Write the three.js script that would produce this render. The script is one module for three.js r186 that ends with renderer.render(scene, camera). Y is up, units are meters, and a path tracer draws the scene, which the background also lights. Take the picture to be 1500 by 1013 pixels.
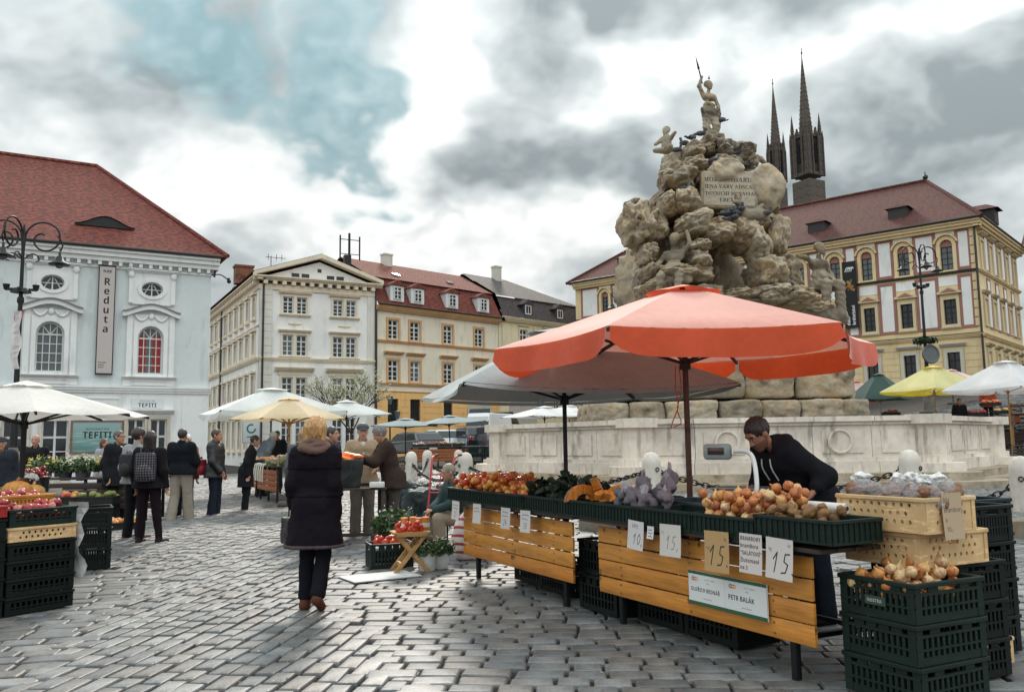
import * as THREE from 'three';
import { mergeGeometries, mergeVertices, toCreasedNormals } from 'three/addons/utils/BufferGeometryUtils.js';
import { ImprovedNoise } from 'three/addons/math/ImprovedNoise.js';

// ---------- camera, sky, sun, exposure ----------
const PI = Math.PI, scene = new THREE.Scene();
const camera = new THREE.PerspectiveCamera(43.87, 1500 / 1013, 0.1, 900);
camera.position.set(0, 1.45, 0);
camera.rotation.order = 'YXZ';
camera.rotation.set(Math.atan(141 / 1258), 0, -0.0146);
const renderer = new THREE.WebGLRenderer({ antialias: true });
renderer.setSize(1024, 691);
renderer.toneMapping = THREE.LinearToneMapping;
renderer.toneMappingExposure = 1.68;
renderer.shadowMap.enabled = true;
scene.background = makeSky(2560, 1280);
scene.environment = scene.background;
const sun = new THREE.DirectionalLight(0xfff5e8, 1.5);
sun.position.set(-3.0, 34.0, -58);           // behind the bright break in the clouds, ahead of the camera
sun.target.position.set(0, 0, -12);
sun.castShadow = true; sun.shadow.radius = 22;
sun.shadow.mapSize.set(2048, 2048);
Object.assign(sun.shadow.camera, { left: -45, right: 45, top: 45, bottom: -45, near: 1, far: 160 });
scene.add(sun, sun.target);

function makeSky(W, Hh) {
  const n = new ImprovedNoise(), data = new Float32Array(W * Hh * 4);
  const fbm = (x, y, z, o) => { let s = 0, a = 0.5; for (let i = 0; i < o; i++) { s += a * n.noise(x, y, z); x = x * 2.03 + 7.1; y = y * 2.03 + 3.7; z = z * 2.03 + 1.3; a *= 0.52; } return s; };
  const sm = (a, b, x) => { x = Math.min(1, Math.max(0, (x - a) / (b - a))); return x * x * (3 - 2 * x); };
  // cloud masses: azimuth, elevation (degrees from straight ahead), half sizes, tilt
  const gap = [[-19, 24, 9, 5, -.35], [-11, 20.5, 5.5, 6.5, .1], [-22, 27, 9, 3.5, 0], [-9, 28, 6, 3, .3], [34, 30, 8, 3, -.3], [-60, 26, 14, 6, .2], [70, 30, 15, 7, 0], [120, 35, 20, 8, .2], [-130, 30, 22, 8, .1], [180, 42, 22, 9, 0]];
  const white = [[-3, 28, 3, 7.5, .1], [-2.8, 26, 2.6, 4, .1], [-4.5, 21.5, 4.5, 4.2, .5], [-10, 16.5, 7, 3.6, .2], [-18, 15.5, 6, 3, .4], [5, 22.5, 5, 2.4, .3], [1, 12.5, 9, 3.2, .1], [-8, 12, 9, 3, 0], [27, 25, 10, 1.7, .35], [9, 25.5, 5, 2, 0], [13, 9, 9, 3, 0], [-75, 22, 16, 7, 0], [100, 20, 18, 7, .1], [-115, 20, 18, 8, 0], [150, 24, 22, 8, 0]];
  const dark = [[-8, 26.5, 3.2, 3, .2], [5, 27.5, 4.5, 2.6, 0], [-24, 21, 5, 2.2, .3], [2.5, 18.5, 5, 3.2, -.1], [-3.5, 17.5, 3.2, 1.6, .1], [8.5, 16.5, 4.5, 2.2, -.3], [30, 19, 10, 4, .2], [22, 15, 9, 3, .1], [7, 27.5, 4, 2, 0], [17, 28, 7, 2.2, .1], [-30, 12, 9, 3, 0], [60, 18, 12, 5, 0], [-95, 16, 14, 5, 0], [130, 15, 14, 5, 0], [-160, 18, 16, 6, 0]];
  const blob = (list, az, el, wx, wy) => {
    let s = 0;
    for (const [a, e, w, h, t] of list) { let dx = az - a; if (dx > 180) dx -= 360; if (dx < -180) dx += 360; dx += wx; const dy = el - e + wy - dx * t; const q = (dx * dx) / (w * w) + (dy * dy) / (h * h); if (q < 6) s = Math.max(s, Math.exp(-q * 0.8)); }
    return s;
  };
  const lerp3 = (a, b, t) => [a[0] + (b[0] - a[0]) * t, a[1] + (b[1] - a[1]) * t, a[2] + (b[2] - a[2]) * t];
  for (let j = 0; j < Hh; j++) {
    const el = ((j + 0.5) / Hh - 0.5) * PI, ce = Math.cos(el), se = Math.sin(el), eld = el * 180 / PI;
    for (let i = 0; i < W; i++) {
      const k = (j * W + i) * 4; data[k + 3] = 1;
      if (eld < -3) { data[k] = 0.30; data[k + 1] = 0.30; data[k + 2] = 0.295; continue; }
      const u = (i + 0.5) / W, ph = (u - 0.5) * 2 * PI;           // three's equirect: direction (cos ph, ., sin ph)
      const dx = Math.cos(ph) * ce, dz = Math.sin(ph) * ce, az = Math.atan2(dx, -dz) * 180 / PI;
      const q = 1 / (Math.max(se, 0) + 0.42), px = dx * q * 4.2, pz = dz * q * 4.2;
      const wx = fbm(px * 1.1 + 11, 1.5, pz * 1.1, 4), wy = fbm(px * 1.1, 8.5, pz * 1.1 + 5, 4);
      const f = fbm(px * 1.0 + wx * 0.9, 3.3, pz * 1.0 + wy * 0.9, 6), fine = fbm(px * 4.5 + wx, 5.1, pz * 4.5 + wy, 4);
      const g = blob(gap, az, eld, wx * 9, wy * 8), w = blob(white, az, eld, wx * 8, wy * 7), d = blob(dark, az, eld, wx * 7, wy * 6);
      let br = 0.47 + f * 0.64 + fine * 0.30 + 0.40 * w - 0.50 * d * (1 - 0.5 * w);
      const cover = 1 - sm(0.28, 0.80, g * (1 + f * 1.2 + fine * .9) - 0.34 * w);
      br = Math.min(1.06, Math.max(0.04, br));
      let c = br < 0.5 ? lerp3([0.23, 0.27, 0.285], [0.57, 0.615, 0.62], br / 0.5) : lerp3([0.57, 0.615, 0.62], [1.06, 1.06, 1.04], (br - 0.5) / 0.5);
      c = lerp3(lerp3([0.20, 0.325, 0.36], [0.42, 0.53, 0.555], Math.min(1, Math.max(0, 0.35 + f + fine))), c, cover);
      const up = .70 * (1 + 2 * Math.max(0, se)) / 1.55 * (1 + .75 * (.5 - .5 * Math.cos((az + 3) * PI / 180) * ce));   // an overcast sky brightens towards the zenith; clouds away from the sun, lit from the front, are raised to brighten the facades
      const low = sm(9, 0, eld); c = lerp3(c, [0.74, 0.76, 0.76], low * 0.6);
      for (let m = 0; m < 3; m++) data[k + m] = c[m] * up;
    }
  }
  const t = new THREE.DataTexture(data, W, Hh, THREE.RGBAFormat, THREE.FloatType);
  t.mapping = THREE.EquirectangularReflectionMapping; t.magFilter = t.minFilter = THREE.LinearFilter; t.colorSpace = THREE.LinearSRGBColorSpace; t.needsUpdate = true;
  return t;
}
// ---------- helpers ----------
let seed = 7;
const rnd = () => { seed = (seed * 1664525 + 1013904223) >>> 0; return seed / 4294967296; };
const rr = (a, b) => a + (b - a) * rnd();
const N3 = new ImprovedNoise(), noise = (x, y, z = 0) => N3.noise(x, y, z);
const V = (x, y, z) => new THREE.Vector3(x, y, z);
const clamp = (x, a, b) => Math.min(b, Math.max(a, x)), lerp = (a, b, t) => a + (b - a) * t;
const sstep = (a, b, x) => { x = clamp((x - a) / (b - a), 0, 1); return x * x * (3 - 2 * x); };
const used = {};
function numbered(n) { const k = used[n] = (used[n] ?? -1) + 1; return k ? `${n}_${String(k).padStart(3, '0')}` : n; }
function tag(o, label, category, group, kind) {
  o.userData = {}; if (label) o.userData.label = label; if (category) o.userData.category = category;
  if (group) o.userData.group = group; if (kind) o.userData.kind = kind; return o;
}
function thing(name, label, category, p = [0, 0, 0], turn = 0, group) {
  const o = new THREE.Group(); o.name = numbered(name); scene.add(o); o.position.set(...p); o.rotation.y = turn;
  return tag(o, label, category, group);
}
// uv in metres by the dominant axis of each vertex normal
function uvBox(g) {
  const p = g.attributes.position, n = g.attributes.normal, uv = new Float32Array(p.count * 2);
  const tri = !g.index;   // loose triangles take one axis each, so that no triangle mixes two
  for (let i = 0; i < p.count; i++) {
    const j = tri ? i - i % 3 : i, sum = k => tri ? Math.abs(n.array[j * 3 + k] + n.array[j * 3 + 3 + k] + n.array[j * 3 + 6 + k]) : Math.abs(n.array[j * 3 + k]), ax = sum(0), ay = sum(1), az = sum(2);
    const [a, b] = ay >= ax && ay >= az ? [p.getX(i), p.getZ(i)] : ax >= az ? [p.getZ(i), p.getY(i)] : [p.getX(i), p.getY(i)];
    uv[i * 2] = a; uv[i * 2 + 1] = b;
  }
  g.setAttribute('uv', new THREE.BufferAttribute(uv, 2)); return g;
}
function plain(g) { g = g.index ? g.toNonIndexed() : g; for (const k of Object.keys(g.attributes)) if (k !== 'position' && k !== 'normal') g.deleteAttribute(k); g.morphAttributes = {}; return g; }
function mrg(list) { list = [list].flat(9); return uvBox(list.length === 1 ? plain(list[0].clone()) : mergeGeometries(list.map(plain))); }
function obj(name, geos, mat, parent) {
  const m = new THREE.Mesh(geos.isBufferGeometry && geos.userData.keep ? geos : mrg(geos), mat);
  m.castShadow = m.receiveShadow = true; m.name = parent ? name : numbered(name); (parent || scene).add(m); return m;
}
function raw(name, geo, mat, parent) { const m = new THREE.Mesh(geo, mat); m.castShadow = m.receiveShadow = true; m.name = parent ? name : numbered(name); (parent || scene).add(m); return m; }
const keep = g => { g.userData.keep = true; return g; };
const one = (name, geos, mat, label, category, group) => tag(obj(name, geos, mat), label, category, group);
const struct = (name, geos, mat) => tag(obj(name, geos, mat), null, null, null, 'structure');
const at = (g, x = 0, y = 0, z = 0, rx = 0, ry = 0, rz = 0) => { if (rx) g.rotateX(rx); if (rz) g.rotateZ(rz); if (ry) g.rotateY(ry); return g.translate(x, y, z); };
const bx = (w, h, d, x = 0, y = 0, z = 0, rx, ry, rz) => at(new THREE.BoxGeometry(w, h, d), x, y, z, rx, ry, rz);   // centred
const bb = (x0, x1, y0, y1, z0, z1) => bx(x1 - x0, y1 - y0, z1 - z0, (x0 + x1) / 2, (y0 + y1) / 2, (z0 + z1) / 2);
// bevelled box
function rb(w, h, d, r = 0.01, x = 0, y = 0, z = 0, rx, ry, rz) {
  const g = new THREE.BoxGeometry(w, h, d, 3, 3, 3), p = g.attributes.position;
  const f = (v, s) => { const a = Math.abs(v); return Math.abs(a - s / 2) < 1e-6 ? v : Math.sign(v) * (s / 2 - r); };
  for (let i = 0; i < p.count; i++) {
    const q = [p.getX(i), p.getY(i), p.getZ(i)], S = [w, h, d], on = q.map((v, k) => Math.abs(Math.abs(v) - S[k] / 2) < 1e-6);
    const c = on.filter(Boolean).length, o = q.map((v, k) => f(v, S[k]));
    if (c > 1) { const kk = c === 2 ? 0.293 : 0.42; for (let k = 0; k < 3; k++) if (on[k]) o[k] -= Math.sign(o[k]) * r * kk; }
    p.setXYZ(i, ...o);
  }
  g.computeVertexNormals(); const m = mergeVertices(keepPN(g), 1e-4); m.computeVertexNormals();
  return at(toCreasedNormals(m, 0.7), x, y, z, rx, ry, rz);
}
function keepPN(g) { g.deleteAttribute('uv'); g.deleteAttribute('normal'); return g; }
const cy = (r0, r1, h, seg = 12, x = 0, y = 0, z = 0, rx, ry, rz) => at(new THREE.CylinderGeometry(r1, r0, h, seg), x, y, z, rx, ry, rz);   // r0 bottom, r1 top, centred
const sp = (r, ws = 10, hs = 8, x = 0, y = 0, z = 0, sx = 1, sy = 1, sz = 1) => new THREE.SphereGeometry(r, ws, hs).scale(sx, sy, sz).translate(x, y, z);
const lathe = (pts, seg = 16, x = 0, y = 0, z = 0) => new THREE.LatheGeometry(pts.map(q => new THREE.Vector2(q[0], q[1])), seg).translate(x, y, z);
const tube = (pts, r, seg = 16, rad = 6, closed = false) => new THREE.TubeGeometry(new THREE.CatmullRomCurve3(pts.map(p => p.isVector3 ? p : V(...p)), closed, 'catmullrom', 0.5), seg, r, rad, closed);
function bar(a, b, r, rad = 6, r2 = r) {   // straight rod between two points
  const A = V(...a), B = V(...b), d = B.clone().sub(A), g = new THREE.CylinderGeometry(r2, r, d.length(), rad);
  g.translate(0, d.length() / 2, 0).applyQuaternion(new THREE.Quaternion().setFromUnitVectors(V(0, 1, 0), d.clone().normalize())).translate(A.x, A.y, A.z); return g;
}
function beam(a, b, w, h) {   // straight square bar between two points, h upright
  const A = V(...a), B = V(...b), d = B.clone().sub(A), L = d.length();
  const g = new THREE.BoxGeometry(w, h, L); const m = new THREE.Matrix4().lookAt(A, B, V(0, 1, 0.0001)); g.applyMatrix4(m); const c = A.add(B).multiplyScalar(.5); return g.translate(c.x, c.y, c.z);
}
// polygon faces (fans) given as arrays of points
function polys(list) {
  const pos = [];
  for (const f of list) for (let i = 1; i + 1 < f.length; i++) for (const k of [0, i, i + 1]) pos.push(...f[k]);
  const g = new THREE.BufferGeometry(); g.setAttribute('position', new THREE.Float32BufferAttribute(pos, 3)); g.computeVertexNormals(); return g;
}
function extr(pts, depth, holes = [], bevel = 0) {   // outline in xy extruded along +z
  const s = new THREE.Shape(pts.map(p => new THREE.Vector2(p[0], p[1])));
  for (const h of holes) s.holes.push(h.isShape || h.curves ? h : new THREE.Path(h.map(p => new THREE.Vector2(p[0], p[1]))));
  return new THREE.ExtrudeGeometry(s, { depth, bevelEnabled: bevel > 0, bevelSize: bevel, bevelThickness: bevel, bevelOffset: -bevel, bevelSegments: 1, curveSegments: 8 });
}
const rect = (x0, x1, y0, y1) => [[x0, y0], [x1, y0], [x1, y1], [x0, y1]];
function archPts(x0, x1, y0, y1, n = 10) {   // rectangle with a round head, y1 = crown
  const r = (x1 - x0) / 2, c = (x0 + x1) / 2, o = [[x0, y0], [x1, y0]];
  for (let i = 0; i <= n; i++) { const a = PI * i / n; o.push([c + r * Math.cos(a), y1 - r + r * Math.sin(a)]); } return o;
}
const ell = (cx, cy_, rx, ry, n = 20) => Array.from({ length: n }, (_, i) => [cx + rx * Math.cos(i / n * 2 * PI), cy_ + ry * Math.sin(i / n * 2 * PI)]);

// ---------- textures ----------
function hash(i, j, s) { let h = (i * 374761393 + j * 668265263 + s * 974634777) | 0; h = Math.imul(h ^ (h >>> 13), 1274126177); return ((h ^ (h >>> 16)) >>> 0) / 4294967296; }
function vn(x, y, p, s) { const i = Math.floor(x), j = Math.floor(y), fx = x - i, fy = y - j, u = fx * fx * (3 - 2 * fx), v = fy * fy * (3 - 2 * fy), m = k => ((k % p) + p) % p; const a = hash(m(i), m(j), s), b = hash(m(i + 1), m(j), s), c = hash(m(i), m(j + 1), s), d = hash(m(i + 1), m(j + 1), s); return a + (b - a) * u + (c - a) * v + (a - b - c + d) * u * v; }
function fb(u, v, p, o, s) { let t = 0, a = 0.5, n = 0; for (let k = 0; k < o; k++) { t += a * vn(u * p, v * p, p, s + k); n += a; a *= 0.55; p *= 2; } return t / n; }
function tex(size, metres, fn, srgb = true) {   // fn(u, v) -> [r,g,b] 0..1 as shown on screen (sRGB) or a height
  const d = new Uint8Array(size * size * 4);
  for (let j = 0; j < size; j++) for (let i = 0; i < size; i++) { let c = fn(i / size, j / size); if (!c.length) c = [c, c, c]; const k = (j * size + i) * 4; for (let m = 0; m < 3; m++) d[k + m] = clamp(c[m] * 255, 0, 255); d[k + 3] = 255; }
  const t = new THREE.DataTexture(d, size, size); t.wrapS = t.wrapT = THREE.RepeatWrapping; t.magFilter = THREE.LinearFilter; t.minFilter = THREE.LinearMipmapLinearFilter; t.generateMipmaps = true;
  if (srgb) t.colorSpace = THREE.SRGBColorSpace; t.repeat.set(1 / metres, 1 / metres); t.needsUpdate = true; return t;
}
// greyish multiplier textures, mean near 0.9, to be tinted by a material's own colour
const T = {};
T.plaster = tex(512, 6, (u, v) => { const a = fb(u, v, 4, 6, 11), b = fb(u, v, 48, 3, 21), st = fb(u, v * .25, 20, 3, 5); const k = 0.90 + 0.09 * a + 0.03 * b - 0.05 * sstep(.58, .8, st); return [k, k * .995, k * .985]; });
T.plasterB = tex(256, 1.2, (u, v) => fb(u, v, 16, 5, 31), false);
T.stone = tex(512, 2.2, (u, v) => { const a = fb(u, v, 3, 7, 3), b = fb(u, v, 30, 4, 8), c = fb(u, v, 7, 5, 15); const k = 0.58 + .42 * a + .18 * (b - .5); const o = sstep(.42, .72, c), dk = sstep(.52, .82, fb(u, v, 5, 7, 44)); return [k * (1 - .40 * dk), k * (.955 - .05 * o) * (1 - .41 * dk), k * (.885 - .13 * o) * (1 - .41 * dk)]; });
T.stoneB = tex(512, 2.2, (u, v) => { const a = fb(u, v, 6, 7, 53), r = 1 - Math.abs(2 * fb(u, v, 5, 5, 61) - 1); return a * .65 + .35 * r * r; }, false);
T.pale = tex(512, 3, (u, v) => { const a = fb(u, v, 3, 7, 13), b = fb(u, v, 40, 3, 18), st = fb(u * 1, v * .22, 18, 4, 25); const k = .80 + .24 * a + .1 * (b - .5) - .20 * sstep(.58, .85, st); return [k, k * .97, k * .935]; });
T.sett = tex(256, .8, (u, v) => { const a = fb(u, v, 4, 6, 71), b = fb(u, v, 40, 3, 75); const k = .62 + .4 * a + .2 * (b - .5); return [k, k, k]; });
T.settB = tex(256, .5, (u, v) => fb(u, v, 8, 6, 78), false);
T.dirt = tex(512, 2, (u, v) => { const a = fb(u, v, 6, 6, 81), b = fb(u, v, 60, 2, 85); const k = .4 + .5 * a + .35 * (b - .5); return [k, k * .93, k * .85]; });
T.wood = tex(512, 1.2, (u, v) => { const g = fb(u * .12, v, 60, 4, 91), w = fb(u, v, 4, 4, 95), kn = fb(u, v, 9, 2, 99); const fib = fb(u * .05, v, 128, 3, 93), ring = .5 + .5 * Math.sin((v * 22 + w * 3.2) * 2); const k = .66 + .2 * g + .14 * fib + .06 * ring - .4 * sstep(.80, .9, kn); return [k, k * .96, k * .9]; });
T.cloth = tex(256, .25, (u, v) => { const a = fb(u, v, 5, 4, 101), w = .5 + .25 * Math.sin(u * 2 * PI * 48) + .25 * Math.sin(v * 2 * PI * 48); const k = .84 + .1 * a + .08 * w; return [k, k, k]; });
T.clothB = tex(256, .12, (u, v) => .5 + .25 * Math.sin(u * 2 * PI * 32) + .25 * Math.sin(v * 2 * PI * 32) + .3 * (fb(u, v, 8, 4, 7) - .5), false);
T.canvas = tex(512, 2.4, (u, v) => { const a = fb(u, v, 4, 6, 111), b = fb(u, v, 60, 2, 115); const k = .86 + .13 * a + .06 * (b - .5); return [k, k, k]; });
T.wear = tex(256, .6, (u, v) => { const a = fb(u, v, 6, 5, 121), sc = fb(u * .15, v, 50, 3, 125); const k = .78 + .2 * a + .25 * sstep(.68, .8, sc); return [k, k, k]; });
T.tile = tex(512, 2, (u, v) => {   // plain tiles laid in rows, 10 x 12 in 2 m
  const row = Math.floor(v * 16), x = u * 12 + (row % 2) * .5, cI = Math.floor(x) % 12, h = hash(cI, row, 5), fy = v * 16 - row, fx = x - Math.floor(x);
  const k = .66 + .3 * h + .2 * (fb(u, v, 6, 5, 131) - .5) - .35 * (fy < .10 ? 1 : 0) - .18 * (fx < .06 ? 1 : 0); return [k, k * (.92 + .06 * hash(cI, row, 9)), k * .92];
});
T.tileB = tex(512, 2, (u, v) => { const row = Math.floor(v * 16), fy = v * 16 - row, x = u * 12 + (row % 2) * .5, fx = x - Math.floor(x); return (1 - fy) * .8 * (fx < .06 ? .5 : 1) + .2 * fb(u, v, 20, 3, 135); }, false);
T.skin = tex(128, .2, (u, v) => { const k = .88 + .14 * fb(u, v, 8, 4, 141); return [k, k * .98, k * .97]; });

function mat(rgb, rough = .8, map, bump, bs = .002, extra = {}) {
  const m = new (extra.transmission !== undefined || extra.clearcoat || extra.sheen || extra.ior || extra.specularIntensity !== undefined ? THREE.MeshPhysicalMaterial : THREE.MeshStandardMaterial)({ roughness: rough, side: THREE.DoubleSide, ...extra });
  m.color.setRGB(...rgb); if (map) m.map = map; if (bump) { m.bumpMap = bump; m.bumpScale = bs; } return m;
}
const M = {
  glass: mat([.018, .022, .026], .06, null, null, 0, { ior: 1.5 }),
  glassL: mat([.10, .115, .12], .12, null, null, 0, { ior: 1.5 }),
  iron: mat([.018, .019, .02], .5, T.wear, T.wear, .0006, { metalness: .3 }),
  steel: mat([.34, .34, .34], .35, T.wear, null, 0, { metalness: .9 }),
  woodOchre: mat([.80, .37, .075], .5, T.wood, T.wood, .0012),
  woodPale: mat([.62, .38, .16], .6, T.wood, T.wood, .001),
  woodDark: mat([.055, .035, .028], .6, T.wood, T.wood, .001),
  woodRed: mat([.42, .14, .05], .6, T.wood, T.wood, .001),
  paper: mat([.80, .79, .76], .8, T.canvas),
  white: mat([.78, .78, .76], .6, T.canvas),
};
function canvasTex(w, h, draw) { const c = document.createElement('canvas'); c.width = w; c.height = h; const x = c.getContext('2d'); draw(x, w, h); const t = new THREE.CanvasTexture(c); t.colorSpace = THREE.SRGBColorSpace; t.magFilter = THREE.LinearFilter; return t; }
function printed(w, h, W, Hh, draw, rough = .75) {   // a flat sheet w x h metres, printed; front faces +z; 3 mm thick
  const t = canvasTex(W, Hh, draw), m = mat([1, 1, 1], rough); m.map = t; m.color.setRGB(.86, .86, .86);
  const g = new THREE.PlaneGeometry(w, h); return { g, m };
}
// ---------- isosurfaces (surface nets) ----------
function surf(f, lo, hi, cell) {
  const n = [0, 1, 2].map(k => Math.ceil((hi[k] - lo[k]) / cell) + 2), [nx, ny, nz] = n, val = new Float32Array(nx * ny * nz), id = (i, j, k) => i + nx * (j + ny * k);
  for (let k = 0; k < nz; k++) for (let j = 0; j < ny; j++) for (let i = 0; i < nx; i++) val[id(i, j, k)] = f(lo[0] + i * cell, lo[1] + j * cell, lo[2] + k * cell);
  const vi = new Int32Array(nx * ny * nz).fill(-1), P = [], idx = [];
  const E = [[0, 1], [2, 3], [4, 5], [6, 7], [0, 2], [1, 3], [4, 6], [5, 7], [0, 4], [1, 5], [2, 6], [3, 7]];
  for (let k = 0; k < nz - 1; k++) for (let j = 0; j < ny - 1; j++) for (let i = 0; i < nx - 1; i++) {
    const v = []; let neg = 0; for (let c = 0; c < 8; c++) { const q = val[id(i + (c & 1), j + ((c >> 1) & 1), k + (c >> 2))]; v.push(q); if (q < 0) neg++; }
    if (neg === 0 || neg === 8) continue;
    let x = 0, y = 0, z = 0, m = 0;
    for (const [a, b] of E) if ((v[a] < 0) !== (v[b] < 0)) { const t = v[a] / (v[a] - v[b]); x += (a & 1) + t * ((b & 1) - (a & 1)); y += ((a >> 1) & 1) + t * (((b >> 1) & 1) - ((a >> 1) & 1)); z += (a >> 2) + t * ((b >> 2) - (a >> 2)); m++; }
    vi[id(i, j, k)] = P.length / 3; P.push(lo[0] + (i + x / m) * cell, lo[1] + (j + y / m) * cell, lo[2] + (k + z / m) * cell);
  }
  const quad = (a, b, c, d, s) => { if (a < 0 || b < 0 || c < 0 || d < 0) return; if (s) idx.push(a, b, c, a, c, d); else idx.push(a, c, b, a, d, c); };
  for (let k = 1; k < nz - 1; k++) for (let j = 1; j < ny - 1; j++) for (let i = 1; i < nx - 1; i++) {
    const a = val[id(i, j, k)] < 0;
    if (a !== val[id(i + 1, j, k)] < 0) quad(vi[id(i, j - 1, k - 1)], vi[id(i, j, k - 1)], vi[id(i, j, k)], vi[id(i, j - 1, k)], a);
    if (a !== val[id(i, j + 1, k)] < 0) quad(vi[id(i - 1, j, k - 1)], vi[id(i - 1, j, k)], vi[id(i, j, k)], vi[id(i, j, k - 1)], a);
    if (a !== val[id(i, j, k + 1)] < 0) quad(vi[id(i - 1, j - 1, k)], vi[id(i, j - 1, k)], vi[id(i, j, k)], vi[id(i - 1, j, k)], a);
  }
  const g = new THREE.BufferGeometry(); g.setAttribute('position', new THREE.Float32BufferAttribute(P, 3)); g.setIndex(idx); g.computeVertexNormals(); return g;
}
const smin = (a, b, k) => { const h = Math.max(k - Math.abs(a - b), 0) / k; return Math.min(a, b) - h * h * k * .25; };
function cap(x, y, z, c) {   // tapered capsule c = [ax,ay,az, bx,by,bz, ra, rb]
  const bxx = c[3] - c[0], byy = c[4] - c[1], bzz = c[5] - c[2], px = x - c[0], py = y - c[1], pz = z - c[2];
  const t = clamp((px * bxx + py * byy + pz * bzz) / (bxx * bxx + byy * byy + bzz * bzz + 1e-9), 0, 1);
  return Math.hypot(px - bxx * t, py - byy * t, pz - bzz * t) - (c[6] + (c[7] - c[6]) * t);
}
const ellip = (x, y, z, cx, cy_, cz, rx, ry, rz) => { const k = Math.hypot((x - cx) / rx, (y - cy_) / ry, (z - cz) / rz), m = Math.min(rx, ry, rz); return k < 1e-6 ? -m : (k - 1) * m * (k > 1 ? 1 : 1); };
// boulders and other lumpy solids
function lump(rx, ry, rz, det = 3, rough = .18, s = 0, facet = 0) {
  const g = mergeVertices(keepPN(new THREE.IcosahedronGeometry(1, det)), 1e-5), p = g.attributes.position;
  for (let i = 0; i < p.count; i++) {
    let x = p.getX(i), y = p.getY(i), z = p.getZ(i);
    let k = 1 + rough * (noise(x * 1.3 + s, y * 1.3, z * 1.3) * 1.3 + .5 * noise(x * 3 + s, y * 3 + 4, z * 3) + .25 * noise(x * 7, y * 7 + s, z * 7) + .12 * noise(x * 15, y * 15, z * 15 + s)) - rough * .40 * Math.pow(Math.max(0, 1 - Math.abs(noise(x * 2.1 + s, y * 2.6, z * 2.1 + 7)) * 4.5), 2) * (det > 9 ? 1 : 0);
    if (facet) { const m = Math.max(Math.abs(x), Math.abs(y), Math.abs(z)); k *= lerp(1, .82 / m, facet); }
    p.setXYZ(i, x * k * rx, y * k * ry, z * k * rz);
  }
  g.computeVertexNormals(); return g;
}
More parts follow.
